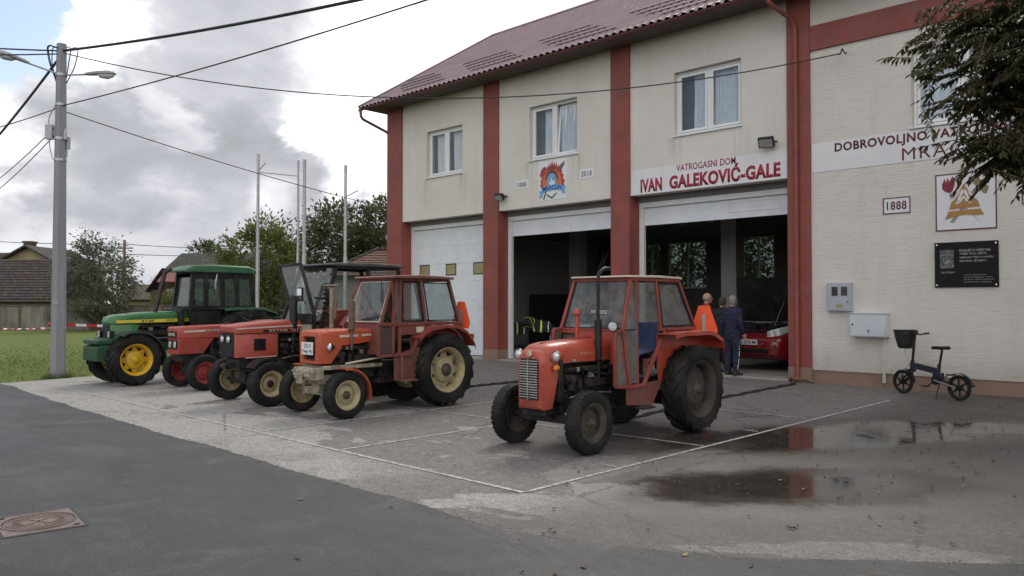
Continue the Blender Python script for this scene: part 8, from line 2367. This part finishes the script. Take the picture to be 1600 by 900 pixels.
# ------------------------------------------------------------------- near tree overhanging from the right
def near_tree():
    r = random.Random(8)
    base = Vector((-.2, 11.3, 0))
    o = empty('overhanging_tree', base); tag(o, 'dark leafed tree reaching in from the right edge over the wall sign', 'tree')
    tk = MB(); lf = MB()
    tk.tube([(0, 0, -.05), (0, 0, .3), (-.1, -.1, 1.6), (-.25, -.25, 3.2), (-.3, -.3, 5.4), (-.2, -.2, 7.2)], [.24, .17, .15, .13, .09, .03], 12)
    def leafspray(p, d, n, L, drp):
        """one twig with paired narrow leaflets hanging from it"""
        d = d.normalized()
        side = d.cross(Vector((0, 0, 1)))
        if side.length < .1: side = Vector((1, 0, 0))
        side.normalize()
        tip = p + d * L + Vector((0, 0, -drp * L))
        tk.tube([p, p.lerp(tip, .5) + Vector((0, 0, .12 * L * drp)), tip], [.006, .004, .002], 4, cap=False)
        for k in range(n):
            t = (k + .6) / n
            q = p.lerp(tip, t) + Vector((0, 0, .12 * L * drp * 4 * t * (1 - t)))
            for s in (-1, 1):
                ld_ = d * .55 + side * s * r.uniform(.5, 1.0) + Vector((0, 0, -r.uniform(.25, 1.0)))
                ll = r.uniform(.06, .13)
                leaf_quad(lf, q, ld_, Vector((r.uniform(-.5, .5), r.uniform(-.5, .5), 1)), ll, ll * r.uniform(.30, .42))
        leaf_quad(lf, tip, d + Vector((0, 0, -.6)), Vector((0, 0, 1)), .10, .035)
    def limb(a, b, w, n_sp, spread, drp=.35, n=7, L=(.22, .42)):
        a, b = Vector(a), Vector(b) + Vector((.19, .18, 0))
        mid = a.lerp(b, .5) + Vector((0, 0, .18 * (b - a).length * .6))
        P = lambda t: a.lerp(mid, t).lerp(mid.lerp(b, t), t)
        tk.tube([P(k / 8) for k in range(9)], [w * (1 - .85 * k / 8) for k in range(9)], 7, cap=False)
        for k in range(n_sp):
            t = .18 + .82 * (k + r.random()) / n_sp
            q = P(min(1, t)) + Vector((r.gauss(0, spread), r.gauss(0, spread), r.gauss(0, spread * .55)))
            tg = (P(min(1, t + .02)) - P(t - .02)).normalized()
            dv = tg * r.uniform(.1, 1) + Vector((r.uniform(-1, 1), r.uniform(-1, 1), r.uniform(-.45, .35)))
            leafspray(q, dv, n, r.uniform(*L), drp * r.uniform(.4, 1.4))
    S = Vector((-.25, -.25, 0))
    # limb ends are where boughs end in space, relative to the trunk foot
    for st_z, end, w, ns, sp in (
            (3.9, (-2.35, -2.50, 4.16), .040, 62, .20), (3.6, (-2.18, -2.60, 3.74), .035, 55, .17), (4.3, (-2.50, -2.20, 4.66), .040, 60, .22),
            (4.4, (-2.10, -2.30, 4.75), .040, 60, .24), (4.0, (-1.72, -2.68, 4.15), .040, 60, .24), (4.2, (-1.40, -2.66, 4.30), .040, 60, .24),
            (3.8, (-1.45, -2.45, 3.98), .035, 50, .18), (3.8, (-1.88, -2.30, 3.84), .035, 60, .18),
            (3.2, (-2.08, -2.70, 3.28), .032, 46, .13), (3.0, (-1.95, -2.62, 3.18), .030, 46, .14), (2.9, (-1.64, -2.58, 3.10), .030, 52, .15),
            (2.9, (-1.42, -2.37, 3.14), .030, 52, .15), (3.2, (-1.65, -1.66, 3.48), .028, 30, .12), (3.2, (-1.95, -1.70, 3.46), .028, 30, .12),
            (3.2, (-1.30, -1.73, 3.55), .030, 40, .2), (4.9, (-1.95, -2.42, 5.20), .040, 60, .28), (4.9, (-1.45, -2.48, 5.10), .040, 60, .28),
            (5.2, (-.4, -2.6, 5.0), .045, 60, .35), (4.6, (.6, -2.3, 4.3), .045, 60, .35), (5.2, (2.0, -.6, 5.2), .045, 60, .38), (5.4, (1.2, 1.6, 5.4), .045, 60, .38), (5.4, (-1.6, 1.4, 5.5), .045, 60, .38), (6.2, (-1.4, -1.4, 6.3), .04, 60, .38), (6.4, (.4, -1.0, 7.0), .04, 60, .4), (6.4, (.2, .9, 6.9), .04, 60, .4)):
        limb(S + Vector((0, 0, st_z)), end, w, int(ns * 2.5), sp, n=8)
    tk.build('trunk', bark, o, smooth=60)
    lf.build('crown', leafmat('leaf_dark_bronze', (.030, .034, .012), (.062, .062, .022), (.070, .042, .018), .32), o, smooth=0)
near_tree()
